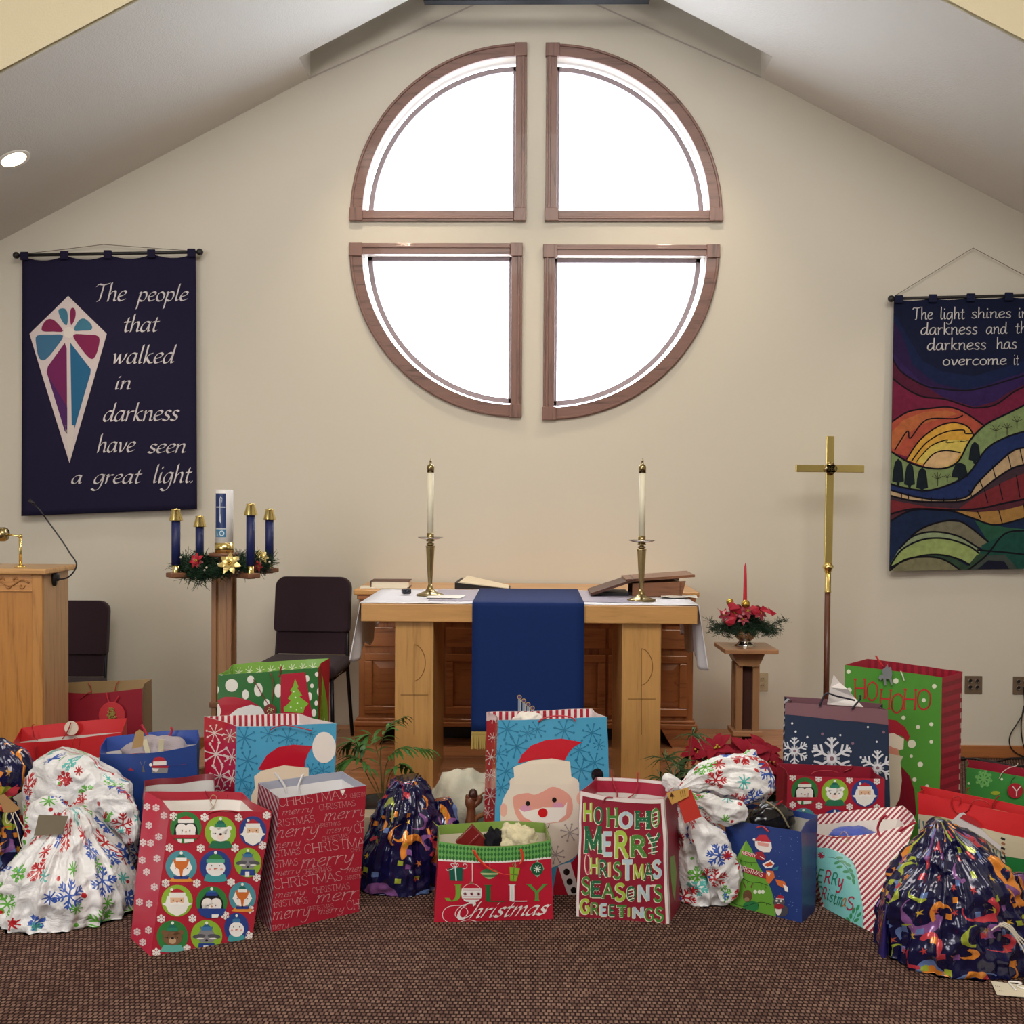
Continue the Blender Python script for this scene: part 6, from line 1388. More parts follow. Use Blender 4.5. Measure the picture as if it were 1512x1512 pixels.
t = blob('fleece_blanket', P(762, 1240, 4.36), .085, mat('#d8cfae', .95, bump=.6, bscale=60, sheen=.3), amp=.5, seed=2, sc=(1.0, .65, .75)); tag(t, 'fluffy cream fleece stuffed in the right side of the Jolly bag', 'blanket')
t = blob('black_garment', P(728, 1243, 4.33), .05, mat('#14141c', .8), amp=.5, seed=5, sc=(.7, .6, 1.1)); tag(t, 'black cloth item poking up in the middle of the Jolly bag', 'clothing')
m_ = MB(); c = P(697, 1242, 4.36); m_.box(c, (.10, .03, .10), Matrix.Rotation(.78, 3, 'Y')); m_.box(c + np.array([0, -.017, 0]), (.012, .004, .10), Matrix.Rotation(.78, 3, 'Y')); t = mk('small_present', m_, mat('#7a1418', .35, coat=.4), loc=c, bevel=.004); tag(t, 'small dark red wrapped present tilted in the left of the Jolly bag', 'present')

# ---- big santa face bags
kS = sc_fn(3.78, 620, 1020)
SKY = '#4a9fc8'
def asterisk(pr, x, y, r, col, layer=1, dots=True, arms=8, w=None):
    pr.flake(x, y, r, col, layer, w=w or r * .1, arms=arms, branch=0, ends=(r * .13 if dots else 0))
B = paper_bag('gift_bag', 'tall glossy blue gift bag with a large santa face, in the centre', [(735, 1064), (896, 1058), (905, 1320), (727, 1322)], lean=.04, depth=.17, dtop=.17, skew=-.27, topback=.0,
              front=SKY, side='#b81c34', fold='#e8dcdc', inner='#e0dcda', band=.07, belly=.02, rim=.008, gusset=.02, seed=4, rough=.2, coat=.8)
pr = B.pr(); DB = '#2f7fa8'
for x, y, r in ((487, 215, 60), (600, 235, 40), (655, 215, 45), (805, 220, 55), (960, 235, 50), (540, 310, 62), (440, 350, 45), (890, 330, 55), (975, 400, 50), (480, 450, 50), (1000, 300, 30), (455, 540, 45), (900, 440, 60), (985, 560, 45)): asterisk(pr, *kS([(x, y)])[0], r / 3.78, DB, 1)
CRM = '#e6dccf'
pr.poly(kS('535,480 500,540 460,620 450,720 470,850 560,950 700,990 800,960 860,930 890,880 900,760 905,640 890,560 850,480'), CRM, 2, smooth=True, n=4)
pr.poly(kS('522,425 620,388 740,376 838,395 850,520 530,520'), '#eae0d0', 3)
pr.poly(kS('545,405 570,355 620,305 700,275 790,266 905,286 860,312 830,345 808,388 735,376 640,384'), '#c41c30', 4)
pr.ell(*kS([(467, 665)])[0], 5.5, 10, '#e8b4a4', 3); pr.ell(*kS([(893, 600)])[0], 5, 9, '#e8b4a4', 3)
pr.poly(kS('520,620 530,585 600,570 640,580 690,560 740,535 800,555 845,600 848,680 790,730 600,740 540,700'), '#e4a294', 4, smooth=True, n=4); pr.ell(*kS([(590, 655)])[0], 8, 5, '#d898b8', 5); pr.ell(*kS([(770, 640)])[0], 8, 5, '#d898b8', 5)
pr.poly(kS('548,655 580,675 640,662 688,650 740,650 800,650 822,618 815,690 770,730 720,735 690,745 640,735 580,705'), '#efe9e4', 6)
pr.ell(*kS([(602, 628)])[0], 3.4, 3.6, '#1b1718', 7); pr.ell(*kS([(750, 608)])[0], 3.4, 3.6, '#1b1718', 7); pr.ell(*kS([(686, 680)])[0], 7, 7, '#cc1c24', 8)
pr.line(kS('672,752 690,770 712,765 722,742'), 1.0, '#5a2c28', 7, smooth=True)
pr.poly(kS('745,1100 765,985 850,955 905,880 1060,880 1060,1150 745,1150'), '#b81c34', 3); pr.poly(kS('770,975 840,955 900,1150 830,1150'), '#e2dcdc', 4)
for x, y in ((818, 1010), (835, 1065), (858, 1112)): pr.ell(*kS([(x, y)])[0], 4.6, 5, '#1b1718', 5)
for x, y, r in ((835, 790, 48), (757, 915, 48), (620, 900, 45)): asterisk(pr, *kS([(x, y)])[0], r / 3.78, '#a8a0a0', 5)
pr.ell(*kS([(990, 470)])[0], 9, 10, '#15181c', 5)
pr.build('santa_print', B.body)
pr = B.pr('left'); 
for x, y, r in ((412, 150, 30), (408, 260, 25), (398, 370, 40), (392, 470, 30), (395, 590, 45), (380, 680, 30), (385, 780, 40)): asterisk(pr, *kS([(x, y)])[0], r / 3.78, '#f0d8dc', 1, True)
pr.build('side_print', B.body)
pr = B.pr('inback', 'uv')
for k in range(0, 34, 2): pr.rect(k / 34, .9, (k + 1) / 34, 1.0, '#a81c34', 1)
pr.build('striped_fold', B.body)
B.cord([(795, 1066), (800, 1062), (812, 1058), (830, 1057), (845, 1060), (850, 1065)], '#c02838', .003)
t = blob('white_garment', P(779, 1062, 4.68), .055, mat('#e2ddd6', .9), amp=.4, seed=9, sc=(1.1, .7, .55)); tag(t, 'rolled white cloth showing above the rim of the tall santa bag', 'clothing')

kJ = sc_fn(3.5175, 300, 970)
B = paper_bag('gift_bag', 'glossy blue and red santa hat gift bag standing behind the red script bag', [(349, 1073), (496, 1068), (492, 1285), (343, 1292)], lean=.05, depth=.2, dtop=.24, skew=-.75, topback=.0,
              front=SKY, side='#c01c34', fold='#e8dcdc', inner='#e0dcda', band=.07, belly=.01, rim=.012, gusset=.02, seed=5, rough=.2, coat=.8)
pr = B.pr()
for x, y, r in ((215, 420, 55), (230, 540, 50), (440, 420, 50), (340, 400, 40), (200, 640, 50), (620, 590, 40), (560, 400, 30), (480, 470, 40), (560, 590, 35), (240, 690, 30)): asterisk(pr, *kJ([(x, y)])[0], r / 3.5, DB, 1)
pr.poly(kJ('285,585 330,510 390,468 470,455 570,462 545,500 530,540 525,600 420,570 330,590'), '#b81c30', 3); pr.ell(*kJ([(628, 470)])[0], 17.5, 23, '#e8e2de', 4)
pr.poly(kJ('265,620 300,592 420,562 548,575 548,640 540,900 245,900 250,720 270,680'), '#e6d6c0', 4)
pr.build('santa_print', B.body)
pr = B.pr('left')
for x, y, r in ((60, 395, 42), (68, 505, 62), (88, 620, 52), (140, 410, 32), (150, 520, 40), (150, 630, 40), (100, 700, 30), (40, 690, 30)): asterisk(pr, *kJ([(x, y)])[0], r / 3.5, '#f2e0dc', 1, True)
pr.build('side_print', B.body)
pr = B.pr('inback', 'uv')
for k in range(0, 34, 2): pr.rect(k / 34, .9, (k + 1) / 34, 1.0, '#a81c34', 1)
pr.build('striped_fold', B.body)
B.cord([(399, 1078), (406, 1074), (420, 1071), (440, 1074), (460, 1079)], '#b02030', .0026, off=.025)

B = paper_bag('gift_bag', 'green polka dot gift bag with a tree panel, standing before the right chair', [(322, 996), (470, 986), (470, 1184), (318, 1190)], z0=.18, yb=(5.28, 5.32), lean=.05, depth=.17, dtop=.2, skew=.18, topback=.02,
              front='#2f6e38', side='#2f6e38', back='#7ab04c', fold='#7fb04c', inner='#d8dccc', band=.5, belly=.008, rim=.012, gusset=.015, seed=6, rough=.22, coat=.7)
pr = B.pr()
for x, y, a, b in ((148, 148, 33, 33), (220, 195, 17, 25), (287, 170, 22, 35), (247, 117, 18, 20), (95, 80, 14, 16), (330, 240, 15, 22), (390, 175, 20, 35), (70, 170, 12, 22), (75, 290, 24, 46), (540, 112, 12, 18), (565, 150, 9, 12), (553, 205, 12, 22), (587, 240, 9, 14), (600, 180, 9, 20), (575, 290, 12, 20), (590, 90, 10, 12)): pr.ell(*kJ([(x, y)])[0], a / 3.5, b / 3.5, '#e8e6e0', 1)
pr.poly(kJ('75,225 110,207 170,208 240,225 300,260 320,300 320,420 60,420 80,330 95,280'), '#b01c34', 2); pr.poly(kJ('120,315 180,268 250,248 300,260 320,290 400,300 400,420 100,420'), '#e6e4e4', 3)
pr.poly(kJ('405,90 530,78 565,300 570,420 405,420'), '#b01c38', 4)
pr.poly(kJ('477,112 497,158 488,160 515,200 500,205 548,243 528,262 520,292 420,285 418,262 440,245 455,225 440,215 462,185 452,175 468,150'), '#7fb43c', 5)
for x, y in ((470, 180), (490, 240), (455, 260), (510, 265), (485, 275), (480, 210)): pr.ell(*kJ([(x, y)])[0], 1.2, 1.2, '#e8f0d8', 6)
pr.build('printed_design', B.body)
pr = B.pr('right', 'uv'); pr.rect(0, .45, 1, 1, '#b01c34', 1); pr.poly([(.5, .92), (.85, .68), (.95, .5), (.1, .5), (.2, .68)], '#7fb43c', 2); pr.rect(0, 0, 1, .45, '#6a9c44', 1); pr.flake(.5, .3, .3, '#e8f0d8', 2, w=.05, arms=8, branch=0); pr.build('side_print', B.body)
pr = B.pr('inback', 'uv')
for k in range(9): asterisk(pr, .06 + k * .11, .93, .045, '#e0ecc8', 1, False, w=.006)
pr.build('fold_print', B.body)
B.cord([(374, 1003), (384, 1020), (396, 1040), (400, 1044), (404, 1010), (398, 992)], '#8a2430', .002, off=.02); B.cord([(413, 990), (416, 984), (412, 1000)], '#a02030', .0026)
m_ = MB(); c = B.hp(399, 1049, .02); m_.lathe([(.0001, 0), (.032, 0), (.034, .003), (.032, .006), (.0001, .006)], c, 22, R=Matrix.Rotation(PI / 2, 3, 'X'), caps=False); mk('gift_tag', m_, mat('#7c2a28', .5), B.root)
m_ = MB()
for k in range(9): m_.ball(c + np.array([.02 * math.cos(k * 2.4) * (.3 + k * .08), -.008, .02 * math.sin(k * 2.4) * (.3 + k * .08)]), .0035, 4)
mk('tag_beads', m_, mat('#b8c890', .4), B.root)

# ---- hohoho merry christmas bag
k4 = sc_fn(6.3, 840, 1130)
B = paper_bag('gift_bag', 'maroon gift bag reading Ho Ho Ho Merry Christmas Season\'s Greetings', [(857, 1168), (981, 1179), (988, 1364), (851, 1353)], lean=.01, depth=.2, dtop=.24, skew=.2, topback=.0,
              front='#8f1a34', fold='#a81c3c', inner='#ded6d4', band=.14, belly=.012, rim=.014, gusset=.006, seed=7, rough=.5, coat=.1, crinkle=.006, sag=.01)
pr = B.pr('front', 'uv'); W_ = '#e6dcdc'
pr.rect(0, .965, 1, 1, W_, 1); pr.rect(0, 0, .028, 1, W_, 1); pr.rect(.965, 0, 1, 1, W_, 1); pr.build('white_piping', B.body)
pr = B.pr('right', 'uv'); pr.rect(0, 0, .1, 1, W_, 1); pr.rect(0, .975, 1, 1, W_, 1); pr.poly([(.25, .5), (.6, .46), (.75, .3), (.5, .1), (.3, .2)], '#7c9c4c', 1); pr.build('white_piping', B.body)
pr = B.pr('left', 'uv'); pr.rect(.9, 0, 1, 1, W_, 1); pr.rect(0, .975, 1, 1, W_, 1); pr.build('white_piping', B.body)
pr = B.pr('inback', 'uv'); pr.rect(0, .975, 1, 1, W_, 1); pr.build('white_piping', B.body)
pr = B.pr(); LG, DG, MG, BL, WG = '#a9c84c', '#1f6c46', '#4c8a3c', '#b8d0dc', '#d8d4b0'
def slab_letter(ch, x0, y0, x1, y1, col, style='', w=.17, serif=0.0, dx=-1.0, ang=0.0):
    (ax, ay), (bx, by) = k4([(x0, y1), (x1, y0)]); h = ay - by; wd_ = bx - ax
    o = dict(font=CAP, w=w, serif=serif, fit=wd_ * CAP[ch][0] / max(1, CAP[ch][0] - .9) if ch != 'I' else wd_)
    pr.text(ch, ax - .9 , ay + .7, h * 1.0, '#e8e0c8', 2, **{**o, 'w': w * 1.25}); pr.text(ch, ax, ay, h, col, 3, **o)
    if style == 'dots':
        for i in range(3):
            for j in range(5): pr.ell(ax + wd_ * (.15 + .33 * i + .1 * (j % 2)), by + h * (.1 + .2 * j), .55, .55, '#d8ecd8', 4, n=6)
    if style == 'stripe':
        for j in range(4): yy = by + h * (.12 + .24 * j); pr.quads([[(ax + wd_ * .05, yy + 3), (ax + wd_ * .9, yy), (ax + wd_ * .9, yy + 1.5), (ax + wd_ * .05, yy + 4.5)]], '#e8ead8', 4)
for a in (('H', 142, 345, 212, 520, LG), ('O', 240, 390, 310, 535, DG), ('H', 358, 400, 445, 565, MG, '', .15, 1.0), ('O', 475, 440, 582, 572, BL, '', .22), ('H', 625, 432, 745, 580, DG, 'dots', .24, 1.2), ('O', 775, 405, 838, 562, MG, 'stripe', .18),
          ('M', 150, 580, 290, 800, DG, 'dots', .22, 1.1), ('E', 318, 632, 398, 825, BL, '', .2), ('R', 432, 630, 540, 850, LG, '', .19, .8), ('R', 580, 668, 705, 842, MG, 'dots', .22, 1.0), ('Y', 735, 632, 835, 825, DG, 'stripe', .18),
          ('C', 150, 825, 198, 1000, '#c84868', '', .12), ('H', 200, 858, 268, 1010, LG, '', .16), ('R', 285, 890, 350, 1030, DG, 'dots', .18, .8), ('I', 368, 900, 398, 1035, '#d8b070', '', .22), ('S', 418, 905, 478, 1048, MG), ('T', 500, 895, 585, 1055, BL, '', .24, 1.0), ('M', 602, 918, 690, 1060, LG), ('A', 705, 905, 778, 1062, DG, 'dots', .14, .9), ('S', 785, 890, 850, 1035, BL, '', .22),
          ('S', 125, 1045, 188, 1190, MG), ('E', 210, 1085, 295, 1215, DG, 'dots', .2, .9), ('A', 320, 1095, 410, 1230, MG, '', .16, .9), ('S', 435, 1105, 512, 1250, LG, '', .2), ('O', 545, 1128, 615, 1250, DG, 'stripe', .2), ('N', 648, 1120, 745, 1258, BL, '', .2, .9), ("'", 765, 1110, 795, 1160, '#e8c8cc', '', .2), ('S', 795, 1118, 860, 1260, MG),
          ('G', 108, 1250, 185, 1370, LG, '', .22), ('R', 208, 1282, 272, 1385, MG), ('E', 295, 1292, 352, 1392, BL, '', .22), ('E', 375, 1300, 425, 1395, DG, '', .2), ('T', 445, 1308, 530, 1405, MG, 'dots', .22, 1.0), ('I', 552, 1320, 575, 1405, LG, '', .22), ('N', 598, 1322, 690, 1415, BL, '', .22, .9), ('G', 705, 1330, 782, 1440, MG), ('S', 805, 1325, 870, 1445, MG, '', .2)):
    slab_letter(*a)
pr.build('printed_lettering', B.body)
for s_ in ('903,1138 905,1155 911,1170 911,1178', '942,1140 941,1160 936,1172 925,1181 932,1187'): B.cord([tuple(p) for p in _pp(s_)], '#b0343c', .0028, 'back', .02)
B.cord([(891, 1184), (895, 1178), (905, 1178)], '#8c2834', .0032)

# ---- blue bag with mountain
k5 = sc_fn(4.877, 1060, 1170)
B = paper_bag('gift_bag', 'dark blue gift bag with santa, fox and a green Merry Christmas tree hill', [(1070, 1208), (1183, 1228), (1184, 1363), (1078, 1336)], lean=.02, depth=.16, dtop=.2, skew=.0, topback=.02,
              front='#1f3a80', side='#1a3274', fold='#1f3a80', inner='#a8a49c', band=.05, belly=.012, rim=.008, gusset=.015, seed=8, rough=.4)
pr = B.pr()
pr.poly(k5('205,345 240,400 290,520 340,600 385,700 410,790 420,900 60,900 60,700 120,500 160,420'), '#6aa83c', 1); pr.poly(k5('205,345 185,420 150,520 110,640 60,800 60,700 120,500'), '#8cc04c', 2)
pr.poly(k5('170,415 290,450 300,478 175,445'), '#c03040', 3); pr.text('MERRY', *k5([(172, 444)])[0], 5.2, '#f0e8e0', 4, CAP, .13, fit=22, ang=.24)
pr.poly(k5('150,515 345,580 350,625 150,560'), '#a02434', 3); pr.text('CHRISTMAS', *k5([(130, 545)])[0], 6.6, '#f0e8e0', 4, CAP, .13, fit=41, ang=.32)
pr.line(k5('150,480 200,500 260,505 290,500'), .6, '#1c3020', 3, smooth=True); pr.line(k5('140,590 220,640 300,650 360,670'), .7, '#1c3020', 3, smooth=True); pr.line(k5('100,790 180,820 260,800 320,790 390,810'), .7, '#1c3020', 3, smooth=True)
for x, y in ((165, 490), (200, 505), (240, 512), (170, 610), (215, 645), (260, 655), (310, 660), (345, 675), (200, 830), (290, 805), (350, 800)): pr.line(k5('%d,%d %d,%d' % (x, y, x + 3, y + 14)), .8, '#1c3020', 3)
pr.poly(k5('268,345 300,305 350,305 380,350 378,360 270,350'), '#c02c3c', 3); pr.ell(*k5([(262, 338)])[0], 2, 2, '#f0eeee', 4); pr.poly(k5('268,345 385,360 390,400 375,430 330,430 290,410 270,385'), '#efebea', 3); pr.poly(k5('285,355 370,368 365,392 290,380'), '#e0a098', 4); pr.poly(k5('270,430 320,425 345,470 330,490 280,480'), '#a02434', 3); pr.line(k5('305,460 340,482'), 1.2, '#f0eeee', 4)
pr.poly(k5('320,515 380,485 410,510 390,540 345,545'), '#f0eeee', 3); pr.poly(k5('335,520 380,498 400,520 360,535'), '#c8502c', 4); pr.poly(k5('350,560 400,565 412,610 370,660 345,630'), '#d87038', 3); pr.poly(k5('415,625 480,640 500,680 470,685 430,665'), '#d87038', 3); pr.poly(k5('470,660 505,680 508,715 485,710'), '#f0eeee', 4); pr.poly(k5('395,545 440,530 430,560 400,562'), '#2c7c98', 4); pr.poly(k5('350,565 380,580 370,610'), '#f0eeee', 4)
pr.ell(*k5([(215, 745)])[0], 7, 9, '#705038', 3); pr.ell(*k5([(210, 770)])[0], 4, 3, '#a08868', 4); pr.ell(*k5([(240, 820)])[0], 12, 8, '#2c8048', 2); pr.quads([k5('180,650 200,690 206,688 190,648'), k5('235,680 250,650 256,652 244,690')], '#705038', 3)
for x in (270, 300, 325): pr.ell(*k5([(x, 715)])[0], 2.6, 3, '#e8efe0', 3)
pr.ell(*k5([(440, 790)])[0], 9, 6, '#55555e', 3); pr.poly(k5('420,760 440,735 470,745 478,765'), '#b02434', 4); pr.quads([k5('420,760 478,765 476,773 420,768')], '#f0eeee', 5); pr.ell(*k5([(437, 840)])[0], 4.5, 9, '#e8e6e4', 4); pr.ell(*k5([(440, 820)])[0], 7, 4, '#a02434', 5); pr.ell(*k5([(425, 780)])[0], 2, 1.5, '#e8e6e4', 4); pr.ell(*k5([(455, 782)])[0], 2, 1.5, '#e8e6e4', 4); pr.ell(*k5([(460, 850)])[0], 10, 9, '#4a4a54', 2)
random.seed(3)
for k in range(40): x, y = random.uniform(390, 600), random.uniform(300, 860); pr.ell(*k5([(x, y)])[0], .6, .6, '#6a88c0', 1, n=6)
pr.build('printed_design', B.body)
m_ = MB()
for k in range(2): m_.tube(cr([P(1093, 1190, 4.5), P(1112, 1183, 4.5), P(1130, 1182, 4.45)], 4), .004, 6)
t = blob('black_package', P(1140, 1208, 4.45), .10, mat('#16151a', .18, coat=.8), amp=.16, seed=12, sc=(.95, .5, .7)); tag(t, 'shiny black wrapped package sticking out of the dark blue bag', 'package')
m_ = MB(); m_.tube(cr([P(x, y, 4.40) for x, y in ((1128, 1182), (1142, 1190), (1154, 1202), (1165, 1222))], 5), .0045, 6); t = mk('gold_edge', m_, mat('#c8bca0', .25, .7), t, smooth=True)
ribbon3([(1108, 1193), (1130, 1196), (1145, 1190), (1155, 1182)], .010, B, col='#c02030', side='back', off=.08); ribbon3([(1118, 1222), (1126, 1220), (1134, 1228)], .012, B, col='#d83c34')

# ---- striped bag with teal panel
STR = bpy.data.materials.new('candy_stripes'); STR.use_nodes = True; nt = STR.node_tree; b_ = nt.nodes['Principled BSDF']; g = NG(nt); tc = nt.nodes.new('ShaderNodeTexCoord'); X_, Y_, Z_ = g.sep(tc.outputs['Object'])
dgl = g.m('ADD', g.m('MULTIPLY', X_, .78), g.m('MULTIPLY', Z_, -.72)); dgl = g.m('ADD', dgl, g.m('MULTIPLY', Y_, -.5)); fr_ = g.m('FRACT', g.m('MULTIPLY', dgl, 52)); nt.links.new(g.mix(g.m('GREATER_THAN', fr_, .5), hexc('#ece4e2'), hexc('#9c1c3c')), b_.inputs['Base Color']); b_.inputs['Roughness'].default_value = .45
B = paper_bag('gift_bag', 'red and white candy striped gift bag with teal Merry Christmas panel', [(1200, 1230), (1352, 1214), (1297, 1382), (1213, 1338)], leanL=.02, leanR=.22, depth=.09, dtop=.11, skew=-1.6, topback=.01,
              front=STR, side=STR, back=STR, fold=STR, inner='#d8d0cc', band=.1, belly=.02, rim=.025, gusset=-.02, seed=9, sag=.03)
pr = B.pr()
pr.poly(k5('700,395 800,400 900,440 965,490 1000,560 1020,680 1045,820 1050,900 1045,1000 960,950 850,880 770,830 745,760 720,600'), '#7cc4c4', 1)
for x, y, a, ln in ((880, 470, .1, 42), (905, 500, .3, 42), (860, 505, -.4, 36), (940, 520, .5, 38), (880, 535, -.2, 38), (960, 560, .8, 38), (925, 570, 0, 40), (975, 600, 1.0, 40), (945, 615, .5, 34), (980, 640, 1.3, 36), (1010, 830, -1.1, 40), (980, 850, -1.3, 38), (1020, 880, -.8, 36), (960, 890, -1.5, 36), (1000, 920, -.6, 34), (940, 915, -2.2, 34)):
    pr.ell(*k5([(x, y)])[0], ln / 4.877 * .62, 2.2, '#2f8a58', 3, rot=a, n=12)
pr.line(k5('795,465 860,480 920,530 960,590 990,660'), .8, '#2f6a58', 2, smooth=True); pr.line(k5('965,950 985,900 1010,830'), .8, '#2f6a58', 2, smooth=True)
pr.flake(*k5([(747, 452)])[0], 5, '#a02040', 2, w=2.0, arms=8, branch=0)
for ch, x, y, h, wf, c in (('E', 715, 640, 90, 40, '#2f7050'), ('R', 765, 650, 92, 48, '#a02444'), ('R', 815, 662, 88, 45, '#247a64'), ('y', 862, 672, 95, 40, '#a02444'), ('C', 700, 760, 90, 48, '#247a64'), ('R', 745, 765, 85, 35, '#a02444'), ('i', 785, 770, 80, 16, '#2f7050'), ('s', 803, 782, 78, 26, '#247a64'), ('t', 828, 800, 85, 24, '#2f7050'), ('m', 855, 812, 100, 42, '#247a64'), ('a', 892, 815, 90, 32, '#a06c3c'), ('S', 925, 838, 92, 52, '#a02444')):
    pr.text(ch, *k5([(x, y)])[0], h / 4.877, c, 4, CAP if ch.isupper() else LOW, .13, fit=wf / 4.877, ang=.2)
pr.build('merry_christmas_panel', B.body)
ribbon3([(1202, 1229), (1225, 1236), (1250, 1236), (1268, 1240)], .012, B, col='#b82030', off=.02); B.cord([(1308, 1204), (1300, 1212), (1296, 1224), (1300, 1236)], '#b02438', .005, 'back', .05); ribbon3([(1352, 1214), (1340, 1220), (1328, 1228)], .014, B, col='#b02438', off=.02)
B.cord([(1238, 1236), (1246, 1228), (1252, 1234), (1248, 1244), (1255, 1240)], '#c8a878', .0016, 'front', .03, 'twine_bow')
t = blob('blue_cloth', P(1262, 1236, 4.5), .1, mat('#4a5cb4', .9, sheen=.3), amp=.25, seed=21, sc=(1.1, .8, .42)); tag(t, 'folded periwinkle blue cloth inside the candy striped bag', 'clothing')

# ---- navy snowflake bag
k6 = sc_fn(2.908, 1130, 960)
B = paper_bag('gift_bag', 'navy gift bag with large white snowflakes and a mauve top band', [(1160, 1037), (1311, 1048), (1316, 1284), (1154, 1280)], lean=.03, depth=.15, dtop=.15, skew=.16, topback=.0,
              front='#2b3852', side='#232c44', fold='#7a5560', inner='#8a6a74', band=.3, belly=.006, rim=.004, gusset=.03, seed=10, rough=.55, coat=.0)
pr = B.pr()
pr.quads([k6('80,220 540,250 540,322 80,276')], '#84606a', 1)
def bigflake(cx, cy, r):
    pr.flake(cx, cy, r, '#dcdfea', 2, w=r * .11, arms=6, branch=.42, rot=PI / 2)
    for k in range(6): a = PI / 2 + PI / 3 * (k + .5); pr.flake(cx, cy, r * .38, '#dcdfea', 2, w=r * .12, arms=6, branch=0, rot=PI / 3)
    pr.ell(cx, cy, r * .24, r * .24, '#dcdfea', 3); pr.ell(cx, cy, r * .1, r * .1, '#8a6a78', 4)
for x, y, r in ((125, 433, 60), (285, 465, 92), (482, 505, 75)): bigflake(*k6([(x, y)])[0], r / 2.908)
for x, y in ((115, 314), (180, 373), (322, 365), (410, 460), (478, 393), (210, 410), (130, 350), (440, 330)): pr.ell(*k6([(x, y)])[0], 1.6, 1.6, '#dfe2ee', 2, n=10)
for x, y in ((245, 360), (375, 400), (508, 352)): pr.ell(*k6([(x, y)])[0], 2.2, 2.2, '#8a6a80', 2, n=10)
pr.build('snowflake_print', B.body)
pr = B.pr('left', 'uv')
for k in range(-6, 26): pr.quads([[(0, k * .05), (1, k * .05 + .12), (1, k * .05 + .135), (0, k * .05 + .018)]], '#c8ccd8', 1)
pr.build('striped_side', B.body)
for s_ in ('1211,1043 1212,1038 1220,1024 1236,1028 1262,1034', '1258,1047 1262,1042 1270,1032 1270,1026'): B.cord([tuple(p) for p in _pp(s_)], '#1a1e30', .0045, off=.015)
m_ = MB(); c_ = [(1221, 1040), (1226, 1015), (1231, 996), (1240, 1008), (1252, 1018), (1262, 1030), (1275, 1044)]
m_.prism(c_, lambda x, y, d: P(x, y, 4.93 + d + .015 * math.sin(x * .25)), 0, .006); t = mk('tissue_paper', m_, mat('#e8e4e6', .7), loc=P(1245, 1040, 5.05)); tag(t, 'white tissue paper peaking out of the navy snowflake bag', 'tissue paper')

# ---- second folk-animal bag (right)
k7 = sc_fn(3.78, 960, 1060)
B = paper_bag('gift_bag', 'red animal faces gift bag half hidden behind the candy striped bag', [(1163, 1145), (1307, 1150), (1305, 1307), (1160, 1303)], lean=.03, depth=.13, dtop=.13, skew=-.18, topback=.02,
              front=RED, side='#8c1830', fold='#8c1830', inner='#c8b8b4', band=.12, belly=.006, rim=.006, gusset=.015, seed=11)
pr = B.pr(); rows = []
for x, y, kd in ((862, 408, 'penguin+g+scarfred'), (1030, 415, 'bear+l+teal'), (1197, 420, 'santa+b+red'), (855, 578, 'fox+t+teal'), (1030, 585, 'snowman+b+green'), (1195, 590, 'raccoon+l+blue')): rows.append((*k7([(x, y)])[0], 19.8, 20, kd))
folk_bag_front(pr, rows); snow_dots(pr, k7('795,332 940,338 1112,345 1265,352 795,485 942,490 1112,495 1265,500'), r=5.2, w=1.4); pr.build('printed_design', B.body)
B.cord([(1198, 1143), (1206, 1139), (1225, 1138), (1238, 1141)], '#a02030', .0026, off=.012); B.cord([(1246, 1139), (1256, 1135), (1258, 1130)], '#a02030', .0026, 'back')

# ---- green HOHOHO bag
B = paper_bag('gift_bag', 'tallest green gift bag reading HOHOHO with red striped side, at the right', [(1247, 981), (1391, 1000), (1386, 1257), (1252, 1253)], lean=.03, leanR=.04, depth=.10, dtop=.10, skew=1.35, topback=.015,
              front='#4f9638', side='#a01c34', back='#a01c34', fold='#a01c34', inner='#b8a8a0', band=.1, belly=.004, rim=.004, gusset=.0, seed=12, rough=.4, wob=.0)
pr = B.pr()
for ch, x, y, h, wf, rt in (('H', 380, 205, 80, 56, .0), ('O', 431, 214, 80, 54, .06), ('H', 486, 246, 78, 54, .1), ('O', 535, 266, 84, 58, .12), ('H', 590, 252, 84, 62, .05), ('O', 648, 254, 88, 66, .05)):
    pr.text(ch, *k6([(x, y)])[0], h / 2.908, '#c03038', 2, CAP, .09, (0., .09), serif=.7 if ch == 'H' else 0, fit=wf / 2.908, ang=rt)
for x, y, r in ((357, 92, 9), (360, 172, 11), (560, 132, 12), (725, 155, 10), (680, 215, 9), (593, 290, 9), (655, 330, 9), (712, 318, 9), (712, 393, 8), (628, 402, 18), (626, 455, 7), (665, 490, 12), (640, 555, 9), (694, 585, 9)): pr.ell(*k6([(x, y)])[0], r / 2.908, r / 2.908, '#e4e8d4', 3, n=14)
pr.poly(k6('520,295 560,300 600,330 620,370 612,395 590,370 550,360 515,372'), '#a82034', 2); pr.poly(k6('515,362 550,355 595,380 592,425 570,430 515,400'), '#e8dccc', 3); pr.poly(k6('515,400 572,425 578,460 515,470'), '#d8907c', 3); pr.poly(k6('515,440 560,450 592,455 580,480 586,560 575,640 545,690 515,700'), '#d8d0bc', 4)
pr.poly(k6('585,500 620,540 640,600 648,700 600,800 515,800 515,700 550,690 578,630'), '#7c1428', 2)
pr.build('hohoho_print', B.body)
pr = B.pr('right', 'uv')
for k in range(17): pr.rect(0, k / 17, 1, k / 17 + .026, '#84142c', 1)
pr.build('striped_side', B.body)
pr = B.pr('inback', 'uv')
for k in range(13): pr.rect(k / 13, .9, k / 13 + .035, 1, '#84142c', 1)
pr.build('striped_fold', B.body)
